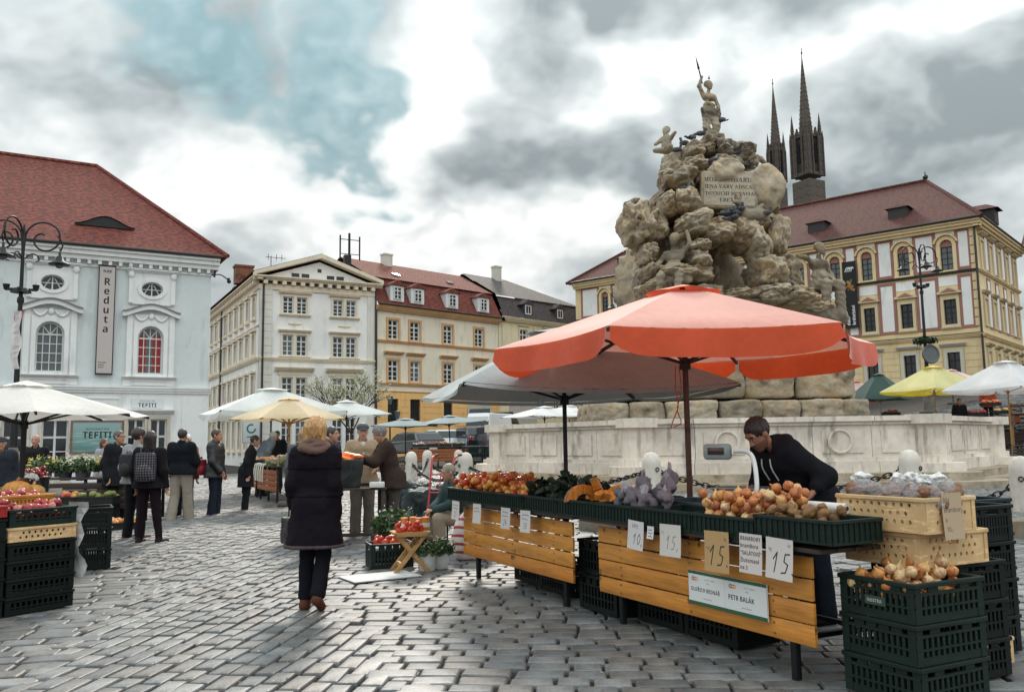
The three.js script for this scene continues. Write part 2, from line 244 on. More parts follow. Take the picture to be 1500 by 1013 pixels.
// ---------- ground: sloping square paved with setts ----------
const FC = [7.2, 25], PLAT = .42, RK = 10.9, RK2 = 12.9;     // fountain centre (x, depth), platform height, kerb radii
function slope(x, d) {
  const s = sstep(-16, 3, x), r = Math.max(0, d - 9); let h = s * .030 * (r * r / (r + 4));
  h += .18 * Math.max(0, x - 9) * sstep(16, 34, d); return h;
}
function hgt(x, d) {   // walking surface at (x, depth)
  const R = Math.hypot(x - FC[0], d - FC[1]), a = Math.atan2(x - FC[0], FC[1] - d);
  if (R < RK) return PLAT; if (R < RK2 && a > -.5 && a < 2.0) return .27;
  const g = slope(x, d); return R < RK2 + 4 ? lerp(Math.min(g, PLAT - .03), g, sstep(RK, RK2 + 4, R)) : g;
}
const P3 = (x, d, y = 0) => [x, hgt(x, d) + y, -d];
{
  const dirt = mat([.05, .043, .038], .95, T.dirt, T.dirt, .006);
  const near = new THREE.PlaneGeometry(90, 84, 225, 210).rotateX(-PI / 2).translate(4, 0, -38), p = near.attributes.position;
  for (let i = 0; i < p.count; i++) { const x = p.getX(i), d = -p.getZ(i), R = Math.hypot(x - FC[0], d - FC[1]); let h = slope(x, d); if (R < RK2 + 4) h = lerp(Math.min(h, PLAT - .03), h, sstep(RK, RK2 + 4, R)); p.setY(i, h - .03); }
  near.computeVertexNormals();
  struct('ground', near, dirt);
  const far = polys([[[-400, -.3, 60], [400, -.3, 60], [400, -.3, 4], [-400, -.3, 4]], [[-400, -.3, 4], [-40.9, -.3, 4], [-40.9, -.3, -79.9], [-400, -.3, -79.9]], [[48.9, -.3, 4], [400, -.3, 4], [400, -.3, -79.9], [48.9, -.3, -79.9]], [[-400, -.3, -79.9], [400, -.3, -79.9], [400, -.3, -600], [-400, -.3, -600]]]);
  struct('far_ground', far, mat([.15, .148, .142], .9, T.sett));
  // two terraces around the fountain
  const disc = (r, y, a0, a1) => { const f = [[FC[0], y, -FC[1]]]; for (let i = 0; i <= 48; i++) { const a = lerp(a0, a1, i / 48); f.push([FC[0] + r * Math.sin(a), y, -FC[1] + r * Math.cos(a)]); } return polys([f]); };
  const plat = struct('fountain_platform', [disc(RK, PLAT - .02, -PI, PI)], dirt);
  const ter = struct('lower_terrace', [disc(RK2, .27 - .02, -.5, 2.0)], dirt);
  // kerb stones, one by one
  const kerbM = [[.30, .285, .26], [.25, .24, .225], [.34, .32, .29]].map(c => mat(c, .75, T.stone, T.stoneB, .008));
  const kerb = (parent, R, top, low, a0, a1, n) => {
    for (let i = 0; i < n; i++) {
      const b0 = lerp(a0, a1, i / n) + .004 / R * 2, b1 = lerp(a0, a1, (i + 1) / n) - .008 / R, f = [];
      const q = (r, a, y) => [FC[0] + r * Math.sin(a), y, -FC[1] + r * Math.cos(a)], r1 = R + .02, r0 = R - .26, m = (b0 + b1) / 2, t = top + .012 * (rnd() - .5), c = .02;
      for (const [x0, x1] of [[b0, m], [m, b1]]) f.push([q(r0, x0, t), q(r1 - c, x0, t), q(r1 - c, x1, t), q(r0, x1, t)], [q(r1 - c, x0, t), q(r1, x0, t - c), q(r1, x1, t - c), q(r1 - c, x1, t)], [q(r1, x0, t - c), q(r1, x0, low), q(r1, x1, low), q(r1, x1, t - c)]);
      f.push([q(r0, b0, t), q(r0, b0, low), q(r1, b0, low), q(r1, b0, t)], [q(r0, b1, t), q(r1, b1, t), q(r1, b1, low), q(r0, b1, low)]);
      obj('kerb_stone', polys(f), kerbM[i % 3], parent);
    }
  };
  kerb(plat, RK + .02, PLAT + .012, -.1, -2.4, 2.4, 52);
  kerb(ter, RK2 + .02, .27 + .012, -.2, -.5, 2.0, 30);

  // setts
  const kinds = [];
  for (let v = 0; v < 6; v++) {   // rounded, slightly crooked stones about 0.31 x 0.165 m, top at y = 0
    const pts = [], n = 16, cr = [.035, .05]; for (const [cx, cz, a0] of [[1, 1, 0], [-1, 1, 1], [-1, -1, 2], [1, -1, 3]]) { const jx = rr(-.03, .015), jz = rr(-.05, .025), k = rr(.7, 1.5); for (let i = 0; i < 4; i++) { const a = (a0 + i / 3) * PI / 2; pts.push([cx * (.5 + jx - cr[0] * k) + Math.cos(a) * cr[0] * k + rr(-.006, .006), cz * (.5 + jz - cr[1] * 2 * k) + Math.sin(a) * cr[1] * 2 * k + rr(-.01, .01)]); } }
    const pos = [], idx = [], ring = (s, y, j) => pts.forEach(q => pos.push(q[0] * .31 * s, y + rr(-j, j), q[1] * .165 * (s < 1 ? s - .035 : s)));
    ring(1, -.07, 0); ring(1, -.014, .002); ring(.955, -.004, .0015); ring(.86, 0, .0012); pos.push(0, .001, 0);
    for (let r = 0; r < 3; r++) for (let i = 0; i < n; i++) { const a = r * n + i, b = r * n + (i + 1) % n; idx.push(a, a + n, b, b, a + n, b + n); }
    for (let i = 0; i < n; i++) idx.push(3 * n + i, 4 * n, 3 * n + (i + 1) % n);
    const g = new THREE.BufferGeometry(); g.setAttribute('position', new THREE.Float32BufferAttribute(pos, 3)); g.setIndex(idx); g.computeVertexNormals(); kinds.push(keep(uvBox(g)));
  }
  const spots = [], edge = d => d < 8.7 ? lerp(-.45, -1.9, (d - 5) / 3.7) : lerp(-1.9, -4.3, (d - 8.7) / 8.3);
  const inView = (x, d) => d > 3.2 && Math.abs(x) < .66 * d + 1.2;
  const region = (x, d) => { const R = Math.hypot(x - FC[0], d - FC[1]); if (R < RK - .25) return 'P'; if (R < RK2 + .05) { const a = Math.atan2(x - FC[0], FC[1] - d); if (a > -.5 && a < 2.0) return R < RK2 - .25 && R > RK + .1 ? 'P' : 0; if (R < RK + .1) return 0; } if (x < -3.02 - .23 * (d - 5) && d < 10.5) return 'C'; if (x > 3.1 + .12 * (d - 5)) return 'D'; return x < edge(d) ? 'A' : 'B'; };
  const lay = (name, head, len, wid, dmax) => {
    const h = head * PI / 180, ux = Math.sin(h), ud = Math.cos(h), vx = Math.cos(h), vd = -Math.sin(h);
    for (let b = -70; b < 70; b += wid) {
      const bow = 0; for (let a = -70 + rnd() * .3; a < 70;) {
        const L = len * rr(.72, 1.28), am = a + L / 2 + bow, bj = b + .05 * Math.sin(am * .9 + b * .25) + .03 * Math.sin(am * 2.3); a += L;
        const x = ux * am + vx * bj, d = ud * am + vd * bj; if (d > dmax || !inView(x, d) || region(x, d) !== name && !(name === 'A' && region(x - .05, d) === 'A') && !(name === 'B' && region(x + .09, d) === 'B') && !(name === 'C' && region(x - .13, d) === 'C')) continue;
        spots.push({ x, d, L: L - .015, W: wid - .014, r: PI / 2 - h + rr(-.035, .035), y: hgt(x, d) + rr(-.006, .006) });
      }
    }
  };
  lay('A', 7, .31, .155, 46); lay('B', 93.5, .275, .178, 34); lay('C', 78, .34, .2, 12); lay('D', 58, .27, .19, 40); lay('P', 80, .16, .13, 36);
  spots.sort((p, q) => Math.hypot(p.x, p.d) - Math.hypot(q.x, q.d));
  const tones = [[.19, .198, .20], [.155, .162, .166], [.225, .23, .228], [.13, .133, .134], [.20, .19, .178], [.26, .262, .258], [.175, .168, .158]];
  const stone = tones.map(c => mat(c, .5, T.sett, T.settB, .004)), inst = mat([1, 1, 1], .5, T.sett, T.settB, .004);
  const pav = struct('sett_paving', polys([[[-.1, -.5, -6], [.1, -.5, -6], [.1, -.5, -6.2]]]), dirt);   // the bedding under the first stones
  const place = (o, s) => { o.position.set(s.x, s.y, -s.d); o.rotation.set(rr(-.018, .018), s.r, rr(-.018, .018)); o.scale.set(s.L / .31, 1, s.W / .165); };
  const rest = [], seen = s => s.d > 4.6 && Math.abs(s.x) < .585 * s.d; let k = 0;
  for (const s of spots) {
    if (k < 300 && seen(s)) { const m = raw('sett', kinds[Math.floor(rnd() * 6)], stone[Math.floor(rnd() * 7)], pav); place(m, s); m.name = 'sett'; k++; } else rest.push(s);
  }
  const dm = new THREE.Object3D(), col = new THREE.Color();
  {
    const part = rest, im = new THREE.InstancedMesh(kinds[2], inst, part.length); im.name = 'sett_field'; tag(im, null, null, null, 'stuff'); im.castShadow = im.receiveShadow = true;
    part.forEach((s, i) => { place(dm, s); if (rnd() < .5) dm.rotation.y += PI; dm.updateMatrix(); im.setMatrixAt(i, dm.matrix); const c = tones[Math.floor(rnd() * 7)], j = rr(.88, 1.12); im.setColorAt(i, col.setRGB(c[0] * j, c[1] * j, c[2] * j)); });
    pav.add(im);
  }
  console.log('setts', spots.length);
}
// ---------- buildings ----------
// A facade is a group of parts in a frame of its own: x to the right along the wall, y up, z outwards.
const turnOf = heading => PI / 2 - heading * PI / 180;
function frame(name, label, corner, heading, y = 0) { return thing(name, label, 'building', [corner[0], y, -corner[1]], turnOf(heading)); }
function wallWith(b, name, m, x0, x1, y0, y1, holes, z = 0, th = .32) { return obj(name, extr(rect(x0, x1, y0, y1), th, holes).translate(0, 0, z - th), m, b); }
// casement window: frame (the part), glass, optional sill and surround as its sub-parts
function casement(b, x0, x1, y0, y1, o = {}) {
  const { cols = 2, rows = 3, fm = M.white, glass = M.glass, z = -.2, arch = 0, bar_ = .045, fr = .08, split = 1 } = o, g = [], w = x1 - x0, cx = (x0 + x1) / 2;
  const out = arch ? archPts(x0, x1, y0, y1) : rect(x0, x1, y0, y1), i0 = fr, inn = arch ? archPts(x0 + i0, x1 - i0, y0 + i0, y1 - i0) : rect(x0 + i0, x1 - i0, y0 + i0, y1 - i0);
  g.push(extr(out, .09, [inn]).translate(0, 0, z));
  const top = arch ? y1 - w / 2 : y1;
  for (let i = 1; i < cols; i++) { const x = x0 + w * i / cols, t = (split && i * 2 === cols) ? bar_ * 2 : bar_; g.push(bb(x - t / 2, x + t / 2, y0 + i0 * .9, y1 - i0 * .9, z + .012, z + .062)); }
  const yt = arch ? top : y1 - (y1 - y0) * (o.transom ?? .3);
  if (rows > 1) { g.push(bb(x0 + i0 * .9, x1 - i0 * .9, yt - bar_, yt + bar_, z + .01, z + .075)); for (let i = 1; i < rows - 1; i++) { const y = lerp(y0, yt, i / (rows - 1)); g.push(bb(x0 + i0 * .9, x1 - i0 * .9, y - bar_ / 2, y + bar_ / 2, z + .011, z + .055)); } }
  if (arch) for (const a of [.3, .5, .7]) g.push(beam([cx, top, z + .03], [cx + Math.cos(PI * a) * (w / 2 - i0 * .6), top + Math.sin(PI * a) * (w / 2 - i0 * .6), z + .03], .03, .04));
  const f = obj('window', g, fm, b);
  obj('glass', extr(out.map(([x, y]) => [lerp(x, cx, .02), lerp(y, (y0 + y1) / 2, .01)]), .01).translate(0, 0, z - .012 + .02), glass, f);
  if (o.sill) obj('sill', [rb(w + .3, .1, .26, .015, cx, y0 - .05, .06)], o.sill, f);
  if (o.curtain) obj('curtain', [bb(x0 + .05, x0 + w * .28, y0 + .06, top, z - .06, z - .03), bb(x1 - w * .28, x1 - .05, y0 + .06, top, z - .06, z - .03)], o.curtain, f);
  return f;
}
const ringRect = (x0, x1, y0, y1, t, depth, z) => extr(rect(x0 - t, x1 + t, y0 - t, y1 + t), depth, [rect(x0, x1, y0, y1)]).translate(0, 0, z);
const ledge = (x0, x1, y, h, d) => [bb(x0, x1, y, y + h * .35, -.02, d * .55), bb(x0, x1, y + h * .35, y + h * .7, -.02, d * .8), bb(x0, x1, y + h * .7, y + h, -.02, d)];
// roof faces with uv that runs along the slope, so that tile rows lie level
function roofMesh(name, faces, m, parent) {
  const pos = [], uv = [];
  for (const f of faces) {
    const a = V(...f[0]), e1 = V(...f[1]).sub(a).normalize(), n = V(...f[1]).sub(a).cross(V(...f[2]).sub(a)).normalize(), e2 = n.clone().cross(e1);
    for (let i = 1; i + 1 < f.length; i++) for (const k of [0, i, i + 1]) { const p = V(...f[k]), q = p.clone().sub(a); pos.push(p.x, p.y, p.z); uv.push(q.dot(e1), q.dot(e2)); }
  }
  const g = new THREE.BufferGeometry(); g.setAttribute('position', new THREE.Float32BufferAttribute(pos, 3)); g.setAttribute('uv', new THREE.Float32BufferAttribute(uv, 2)); g.computeVertexNormals();
  return raw(name, g, m, parent);
}
const trimM = c => mat(c, .85, T.plaster, T.plasterB, .003);
M.tileRed = mat([.245, .066, .05], .95, T.tile, T.tileB, .03); M.tileBrown = mat([.135, .043, .034], .95, T.tile, T.tileB, .03); M.tileDark = mat([.085, .075, .075], .95, T.tile, T.tileB, .03); M.tileOld = mat([.27, .10, .075], .95, T.tile, T.tileB, .03);
M.gutter = mat([.05, .045, .042], .5, null, null, 0, { metalness: .5 });

{ // --- pale blue-grey theatre on the left ---
  const b = frame('theatre_building', 'pale grey theatre with red hipped roof, arched windows and tall vertical banner', [-14.2, 40], 60), wall = mat([.70, .755, .765], .85, T.plaster, T.plasterB, .003), white = trimM([.86, .865, .87]);
  const L = -26, bays = [-6.6, -2.58, -10.7, -14.8, -18.9], holes = [];
  for (const x of bays) { holes.push(archPts(x - .53, x + .53, 4.75, 6.9), ell(x, 8.62, .46, .33)); }
  const low = [[-6.75, -5.75], [-3.42, -2.72], [-2.48, -1.78], [-8.2, -7.3], [-10.2, -9.2]];
  for (const [a, c] of low) holes.push(rect(a, c, .12, 2.72));
  wallWith(b, 'wall', wall, L, 0, 4.05, 9.75, holes.filter(h => h[0][1] > 3 || h.length > 8));
  wallWith(b, 'ground_floor_wall', white, L, -.003, 0, 4.05, low.map(([a, c]) => rect(a, c, .12, 2.72)), .05, .37);
  obj('core', [bb(L, -.31, .02, 9.7, -14, -.75), bb(-.3, -.004, .02, 9.73, -14, -.33)], wall, b);
  obj('string_course', [ledge(L, .08, 3.88, .3, .24)], white, b);
  obj('main_cornice', [ledge(L, .3, 9.73, .55, .55), bb(L, .02, 9.45, 9.55, -.02, .07), bb(0, .3, 9.73, 10.28, -14.3, 0)], white, b);
  for (let x = -24.6; x < 0; x += .42) obj('cornice_bracket', bb(x, x + .14, 9.55, 9.73, 0, .26), white, b);
  obj('gutter', [tube([[L, 10.3, .6], [.35, 10.3, .6]], .08, 2, 8), tube([[.2, 10.2, .5], [.16, 9.9, .2], [.12, 9.4, .1]], .05, 8, 6)], M.gutter, b);
  const quo = []; for (let y = 4.3; y < 9.3; y += 1) { }
  for (const x of bays) {
    const w = casement(b, x - .53, x + .53, 4.75, 6.9, { cols: 4, rows: 5, arch: 1, glass: x === -2.58 ? M.glassL : M.glassL, bar_: .035, fr: .06, split: 0 });
    if (x === -2.58) obj('curtain', [bb(x - .46, x - .16, 4.9, 6.5, -.26, -.24), bb(x + .12, x + .46, 4.9, 6.5, -.26, -.24)].map(g => g.translate(0, 0, .085)), mat([.30, .035, .03], .9), w);
    const inn = archPts(x - .55, x + .55, 4.73, 6.92);
    // moulded white surround: plinth panel, side strips, curved hood, oval window panel and top cornice
    obj('window_surround', [extr(rect(x - 1.02, x + 1.02, 4.55, 7.45), .1, [inn]), extr(rect(x - .72, x + .72, 4.62, 7.1), .06, [inn]).translate(0, 0, .1), bb(x - 1.0, x - .78, 4.6, 7.4, .1, .17), bb(x + .78, x + 1.0, 4.6, 7.4, .1, .17)], white, b);
    obj('apron_panel', [bb(x - 1.1, x + 1.1, 4.2, 4.5, 0, .1), ringRect(x - .7, x + .7, 4.28, 4.42, .05, .05, .1)], white, b);
    obj('window_sill', [ledge(x - 1.15, x + 1.15, 4.5, .12, .3)], white, b);
    const hood = []; for (let i = 0; i <= 16; i++) { const t = i / 16 * 2 - 1; hood.push([x + t * 1.22, 7.5 + .36 * Math.pow(Math.cos(t * PI / 2), 1.5)]); }
    obj('curved_hood', [extr([...hood, ...hood.slice().reverse().map(([a, c]) => [a, c - .2])], .34)], white, b);
    obj('hood_cap', [extr([...hood.map(([a, c]) => [a, c + .06]), ...hood.slice().reverse()], .42)], mat([.22, .2, .19], .7), b);
    obj('swag', [-.42, .42].map(k => tube([[x + k - .27, 7.4, .12], [x + k - .13, 7.22, .16], [x + k, 7.15, .18], [x + k + .13, 7.22, .16], [x + k + .27, 7.4, .12]], .06, 10, 6)).concat([sp(.13, 8, 6, x, 7.35, .14, 1, 1.2, .6)]), white, b);
    obj('oval_panel', [extr(rect(x - .95, x + .95, 7.9, 9.4), .09, [ell(x, 8.62, .46, .33)]), extr(ell(x, 8.62, .62, .48), .06, [ell(x, 8.62, .46, .33)]).translate(0, 0, .09), bb(x - .98, x - .8, 7.95, 9.38, .09, .15), bb(x + .8, x + .98, 7.95, 9.38, .09, .15), sp(.14, 8, 6, x - .9, 9.25, .15, 1, 1.3, .6), sp(.14, 8, 6, x + .9, 9.25, .15, 1, 1.3, .6)], white, b);
    const ow = obj('oval_window', [extr(ell(x, 8.62, .46, .33), .06, [ell(x, 8.62, .42, .29)]).translate(0, 0, -.15), bx(.05, .6, .05, x, 8.62, -.12), bx(.86, .035, .04, x, 8.62, -.12), bx(.035, .5, .04, x - .2, 8.62, -.12, 0, 0, -.5), bx(.035, .5, .04, x + .2, 8.62, -.12, 0, 0, .5)], M.white, b);
    obj('glass', extr(ell(x, 8.62, .455, .325), .01).translate(0, 0, -.16), M.glass, ow);
    obj('top_hood', [ledge(x - 1.08, x + 1.08, 9.36, .14, .3)], white, b);
  }
  for (const [a, c] of low) { const w = casement(b, a, c, .12, 2.72, { cols: 2, rows: 4, fm: M.white, fr: .06, z: -.18 }); obj('surround', ringRect(a, c, .12, 2.72, .14, .08, .05), mat([.66, .62, .56], .85, T.pale), w); }
  obj('door_cornice', [ledge(-3.75, -1.5, 2.98, .16, .35)], white, b);
  obj('wall_panel', [ringRect(-5.5, -3.8, 3.1, 3.6, .06, .04, .05), ringRect(-8.4, -6, 3.1, 3.6, .06, .04, .05), bb(-1.15, -.25, .2, 3.7, .05, .09)], white, b);
  // roof
  const e = .62, y0 = 10.3, rz = -7, ry = 16.15, hx = -4.6;
  const rf = roofMesh('roof', [[[L, y0, e], [.62, y0, e], [hx, ry, rz], [L, ry, rz]], [[.62, y0, e], [.62, y0, -14.6], [hx, ry, rz]], [[.62, y0, -14.6], [L, y0, -14.6], [L, ry, rz], [hx, ry, rz]]], M.tileRed, b);
  obj('ridge_cap', [bar([L, ry + .03, rz], [hx, ry + .03, rz], .12, 8), bar([hx, ry + .03, rz], [.62, y0 + .06, e], .11, 8)], M.tileRed, rf);
  // eyebrow dormer
  const q = [], qn = 14, ex = -4.55, t0 = (11.55 - y0) / (ry - y0), zc = lerp(e, rz, t0), yc = 11.55; for (let i = 0; i <= qn; i++) { const t = i / qn * 2 - 1; q.push([ex + t * 1.25, yc + .42 * Math.pow(Math.cos(t * PI / 2), 2) + .02]); }
  const dm = obj('eyebrow_dormer', [polys([q.concat([[ex + 1.25, yc - .02], [ex - 1.25, yc - .02]]).map(([x, y]) => [x, y, zc + .12])])], M.iron, rf);
  obj('dormer_hood', polys(q.slice(0, -1).map(([x, y], i) => [[x, y + .03, zc + .2], [q[i + 1][0], q[i + 1][1] + .03, zc + .2], [q[i + 1][0], q[i + 1][1] + .05, zc - 1.2], [x, y + .05, zc - 1.2]])), M.tileRed, rf);
  const base = b.matrixWorld; b.updateMatrixWorld();
  // vertical banner and writing
  const put = (o, x, y, z, rot = 0) => { const p = V(x, y, z).applyMatrix4(b.matrixWorld); o.position.copy(p); o.rotation.y = b.rotation.y; return o; };
  const ban = printed(.62, 4.75, 164, 1256, (c, W, H) => { c.fillStyle = '#c9bdb9'; c.fillRect(0, 0, W, H); c.fillStyle = '#2a2626'; c.textAlign = 'center'; c.font = 'bold 46px sans-serif'; c.fillText('NdB', W / 2, 70); c.font = 'bold 118px sans-serif'; [...'Reduta'].forEach((ch, i) => c.fillText(ch, W / 2, 218 + i * 112)); c.textAlign = 'left'; c.font = 'bold 24px sans-serif'; ['Divadlo', 'opera', 'balet'].forEach((s, i) => c.fillText(s, 18, 1140 + i * 27)); });
  const bg = thing('vertical_banner', 'tall grey banner reading Reduta hanging between two arched theatre windows', 'banner'); put(bg, -4.47, 7.1, .2);
  raw('print', ban.g.translate(0, 0, .012), ban.m, bg); obj('banner_frame', [bx(.7, .06, .06, 0, 2.42, 0), bx(.7, .06, .06, 0, -2.42, 0), bx(.03, 4.85, .03, -.335, 0, 0), bx(.03, 4.85, .03, .335, 0, 0), bx(.64, 4.78, .015, 0, 0, -.005), ...[-2.3, 2.3].map(y => bx(.05, .05, .2, 0, y, -.1))], M.iron, bg);
  const sign = printed(1.3, .42, 420, 136, (c, W, H) => { c.fillStyle = '#e3e6e7'; c.fillRect(0, 0, W, H); c.fillStyle = '#3a3a3a'; c.textAlign = 'center'; c.font = '26px sans-serif'; c.fillText('RESTAURANT BAR', W / 2, 42); c.font = 'bold 84px sans-serif'; c.fillText('TEFITI', W / 2, 122); });
  const sg = thing('restaurant_sign', 'small white wall sign reading TEFITI over the theatre door', 'sign'); put(sg, -2.63, 3.42, .075); raw('print', sign.g.translate(0, 0, .016), sign.m, sg); obj('board', bx(1.32, .44, .03), M.white, sg);
  const pos = printed(1.95, 1.3, 500, 333, (c, W, H) => { const g = c.createLinearGradient(0, 0, 0, H); g.addColorStop(0, '#9fb7b4'); g.addColorStop(.55, '#7fa3a0'); g.addColorStop(1, '#5d8482'); c.fillStyle = g; c.fillRect(0, 0, W, H); for (let i = 0; i < 60; i++) { c.fillStyle = `rgba(${200 + rr(-30, 30)},${220 + rr(-20, 20)},215,.25)`; c.beginPath(); c.ellipse(rr(0, W), rr(H * .3, H), rr(30, 120), rr(2, 7), rr(-.1, .1), 0, 7); c.fill(); } c.fillStyle = '#1d2a2c'; c.textAlign = 'center'; c.font = '30px sans-serif'; c.fillText('RESTAURANT BAR', W / 2, 92); c.font = 'bold 100px sans-serif'; c.fillText('TEFITI', W / 2, 182); });
  const pg = thing('restaurant_poster', 'large framed sea-green poster reading TEFITI on theatre ground floor', 'poster'); put(pg, -4.62, 1.95, .09); raw('print', pos.g.translate(0, 0, .028), pos.m, pg); obj('poster_frame', [extr(rect(-1.05, 1.05, -.72, .72), .05, [rect(-.965, .965, -.64, .64)]), bx(2.05, 1.4, .03, 0, 0, .008)], mat([.25, .17, .13], .6, T.wood), pg);
  const cam = thing('security_camera', 'small dark camera on bracket at the theatre roof corner', 'camera'); put(cam, .3, 9.5, .1); obj('arm', [tube([[-.3, 0, 0], [.1, .05, 0], [.45, -.15, 0]], .03, 8, 6)], M.iron, cam); obj('housing', [sp(.1, 10, 8, .5, -.24, 0), cy(.07, .07, .12, 10, .48, -.15, 0)], M.iron, cam);
}
{ // --- white corner building with pediment ---
  const c0 = [-17.2, 58], b = frame('corner_house', 'white three-storey corner house with triangular pediment and cream window frames', c0, 61.6), wall = mat([.87, .86, .84], .85, T.plaster, T.plasterB, .003), cream = trimM([.80, .70, .55]);
  const W = 8.2, holes = [], wins = [];
  for (const cx of [2.4, 5.95]) for (const [y0, y1] of [[10.55, 11.72], [7.62, 9.05], [4.6, 6.1], [1.2, 3.3]]) for (const k of [-.48, .48]) { holes.push(rect(cx + k - .36, cx + k + .36, y0, y1)); wins.push([cx + k - .36, cx + k + .36, y0, y1]); }
  wallWith(b, 'front_wall', wall, 0, W, 0, 12.3, holes);
  for (const [i, w] of wins.entries()) casement(b, ...w, { rows: y3(w), cols: 2, z: -.17, glass: i % 5 === 2 ? M.glassL : M.glass, bar_: .04, fr: .06 });
  function y3() { return 4; }
  for (const cx of [2.4, 5.95]) {
    for (const [y0, y1, big] of [[10.55, 11.72, 0], [7.62, 9.05, 0], [4.6, 6.1, 1]]) {
      obj('window_surround', [extr(rect(cx - .98, cx + .98, y0 - .05, y1 + .16), .07, [rect(cx - .86, cx - .1, y0 - .02, y1 + .02), rect(cx + .1, cx + .86, y0 - .02, y1 + .02)])], cream, b);
      obj('window_sill', ledge(cx - 1.1, cx + 1.1, y0 - .2, .14, .22), cream, b);
      obj('window_hood', ledge(cx - (big ? 1.35 : 1.15), cx + (big ? 1.35 : 1.15), y1 + (big ? .45 : .2), big ? .26 : .16, big ? .42 : .28), cream, b);
      if (big) obj('frieze', [bb(cx - 1.1, cx + 1.1, y1 + .17, y1 + .45, 0, .09)], cream, b);
    }
    obj('rosette', [sp(.13, 8, 6, cx, 9.85, .02, 1, 1, .5), sp(.3, 8, 6, cx - .2, 9.85, .01, 1, .3, .25), sp(.3, 8, 6, cx + .2, 9.85, .01, 1, .3, .25)], cream, b);
  }
  obj('corner_strip', bb(W - .55, W, 0, 12.3, 0, .06), trimM([.76, .73, .67]), b); obj('quoin_strip', [bb(-.02, .85, 0, 12.3, 0, .06), ...Array.from({ length: 24 }, (_, i) => [bb(.02, .8, .25 + i * .5, .68 + i * .5, .06, .09)]).flat()], trimM([.76, .73, .67]), b);
  obj('string_course', [ledge(-.1, W + .02, 7.22, .24, .2)], cream, b); obj('ground_floor_course', [ledge(-.08, W, 3.75, .2, .16)], cream, b);
  // entablature with dentils, pediment
  obj('frieze_band', [bb(-.05, W + .05, 12.15, 12.5, 0, .12)], cream, b);
  for (let i = 0; i < 13; i++) obj('dentil', bb(.15 + i * .64, .42 + i * .64, 12.5, 12.75, 0, .42), cream, b);
  obj('cornice', [ledge(-.5, W + .45, 12.75, .28, .62)], cream, b);
  obj('pediment_wall', [extr([[.2, 13.03], [W - .2, 13.03], [W / 2, 14.35]], .3).translate(0, 0, -.3)], wall, b);
  for (const s of [0, 1]) { const a = s ? W + .5 : -.5, m = W / 2; obj('raking_cornice', [extr(s ? [[a, 13.03], [a, 13.28], [m, 14.85], [m, 14.55]] : [[a, 13.03], [m, 14.55], [m, 14.85], [a, 13.28]], .62).translate(0, 0, -.05)], cream, b); }
  for (const x of [2.4, 3.1, 4.9, 5.6]) obj('attic_window', bb(x - .27, x + .27, 13.12, 13.42, .0, .02), M.glass, b);
  obj('attic_vent', bb(W / 2 - .14, W / 2 + .14, 13.6, 13.85, 0, .02), M.glass, b);
  obj('core', [bb(.45, W, .02, 12.2, -21, -.45), bb(.33, W, 12.2, 12.7, -21, -.3)], wall, b);
  roofMesh('roof', [[[-.55, 13.3, .5], [W / 2, 14.88, .5], [W / 2, 14.88, -22], [-.55, 13.3, -22]], [[W / 2, 14.88, .5], [W + .55, 13.3, .5], [W + .55, 13.3, -22], [W / 2, 14.88, -22]]], M.tileBrown, b);
  // long side facade, turned away to the left: local x = 0 plane
  const side = new THREE.Group(); side.name = 'side_facade'; b.add(side); side.rotation.y = -PI / 2;    // its x runs towards the corner
  const sh = [], sw = [];
  for (let i = 0; i < 9; i++) for (const [y0, y1] of [[10.4, 11.75], [7.75, 9.15], [4.85, 6.25], [1.2, 3.3]]) { const x = -1.7 - i * 2.2; sh.push(rect(x - .42, x + .42, y0, y1)); sw.push([x - .42, x + .42, y0, y1]); }
  const sg = [extr(rect(-21, -.02, 0, 12.4), .3, sh).translate(0, 0, -.3)]; obj('side_wall', sg, wall, side);
  obj('side_courses', [ledge(-21, .05, 7.22, .24, .2), ledge(-21, .05, 3.75, .2, .16), ledge(-21, .05, 9.6, .1, .1), ledge(-21, .5, 12.75, .28, .55), ...Array.from({ length: 32 }, (_, i) => bb(-20.8 + i * .65, -20.5 + i * .65, 12.5, 12.75, 0, .42)), bb(-21, 0, 12.2, 12.5, 0, .1)], cream, side);
  const winG = [], surG = [], glG = [];
  for (const [x0, x1, y0, y1] of sw) {
    const f = obj('window', [ringRect(x0 + .05, x1 - .05, y0 + .05, y1 - .05, .05, .08, -.2), bb((x0 + x1) / 2 - .03, (x0 + x1) / 2 + .03, y0, y1, -.19, -.13), bb(x0, x1, lerp(y0, y1, .66) - .02, lerp(y0, y1, .66) + .02, -.18, -.13)], M.white, side);
    surG.push(ringRect(x0, x1, y0, y1, .14, .09, 0), bb(x0 - .25, x1 + .25, y1 + .18, y1 + .32, 0, .26), bb(x0 - .2, x1 + .2, y0 - .28, y0 - .14, 0, .2)); glG.push(bb(x0, x1, y0, y1, -.26, -.22));
  }
  obj('side_surrounds', surG, cream, side); obj('side_glass', glG, M.glass, side);
  obj('downpipe', [bar([.2, .2, .15], [.2, 12.6, .15], .07, 8), tube([[.2, 12.5, .15], [.2, 12.7, .3], [.2, 12.9, .5]], .07, 6, 8)], M.gutter, b);
  obj('corner_downpipe', [bar([W + .05, .2, .14], [W + .05, 12.6, .14], .07, 8)], M.gutter, b);
  obj('side_downpipe', [bar([-14, .2, .15], [-14, 12.6, .15], .07, 8)], M.gutter, side);
  // roof clutter
  obj('chimney', [bx(1.3, 1.3, .9, .2, 14.3, -7), bx(1.45, .15, 1.05, .2, 15, -7)], mat([.33, .16, .12], .85, T.stone), b);
  obj('chimney', [bx(.9, 1, .9, 1, 14, -13)], mat([.45, .40, .36], .85, T.stone), b);
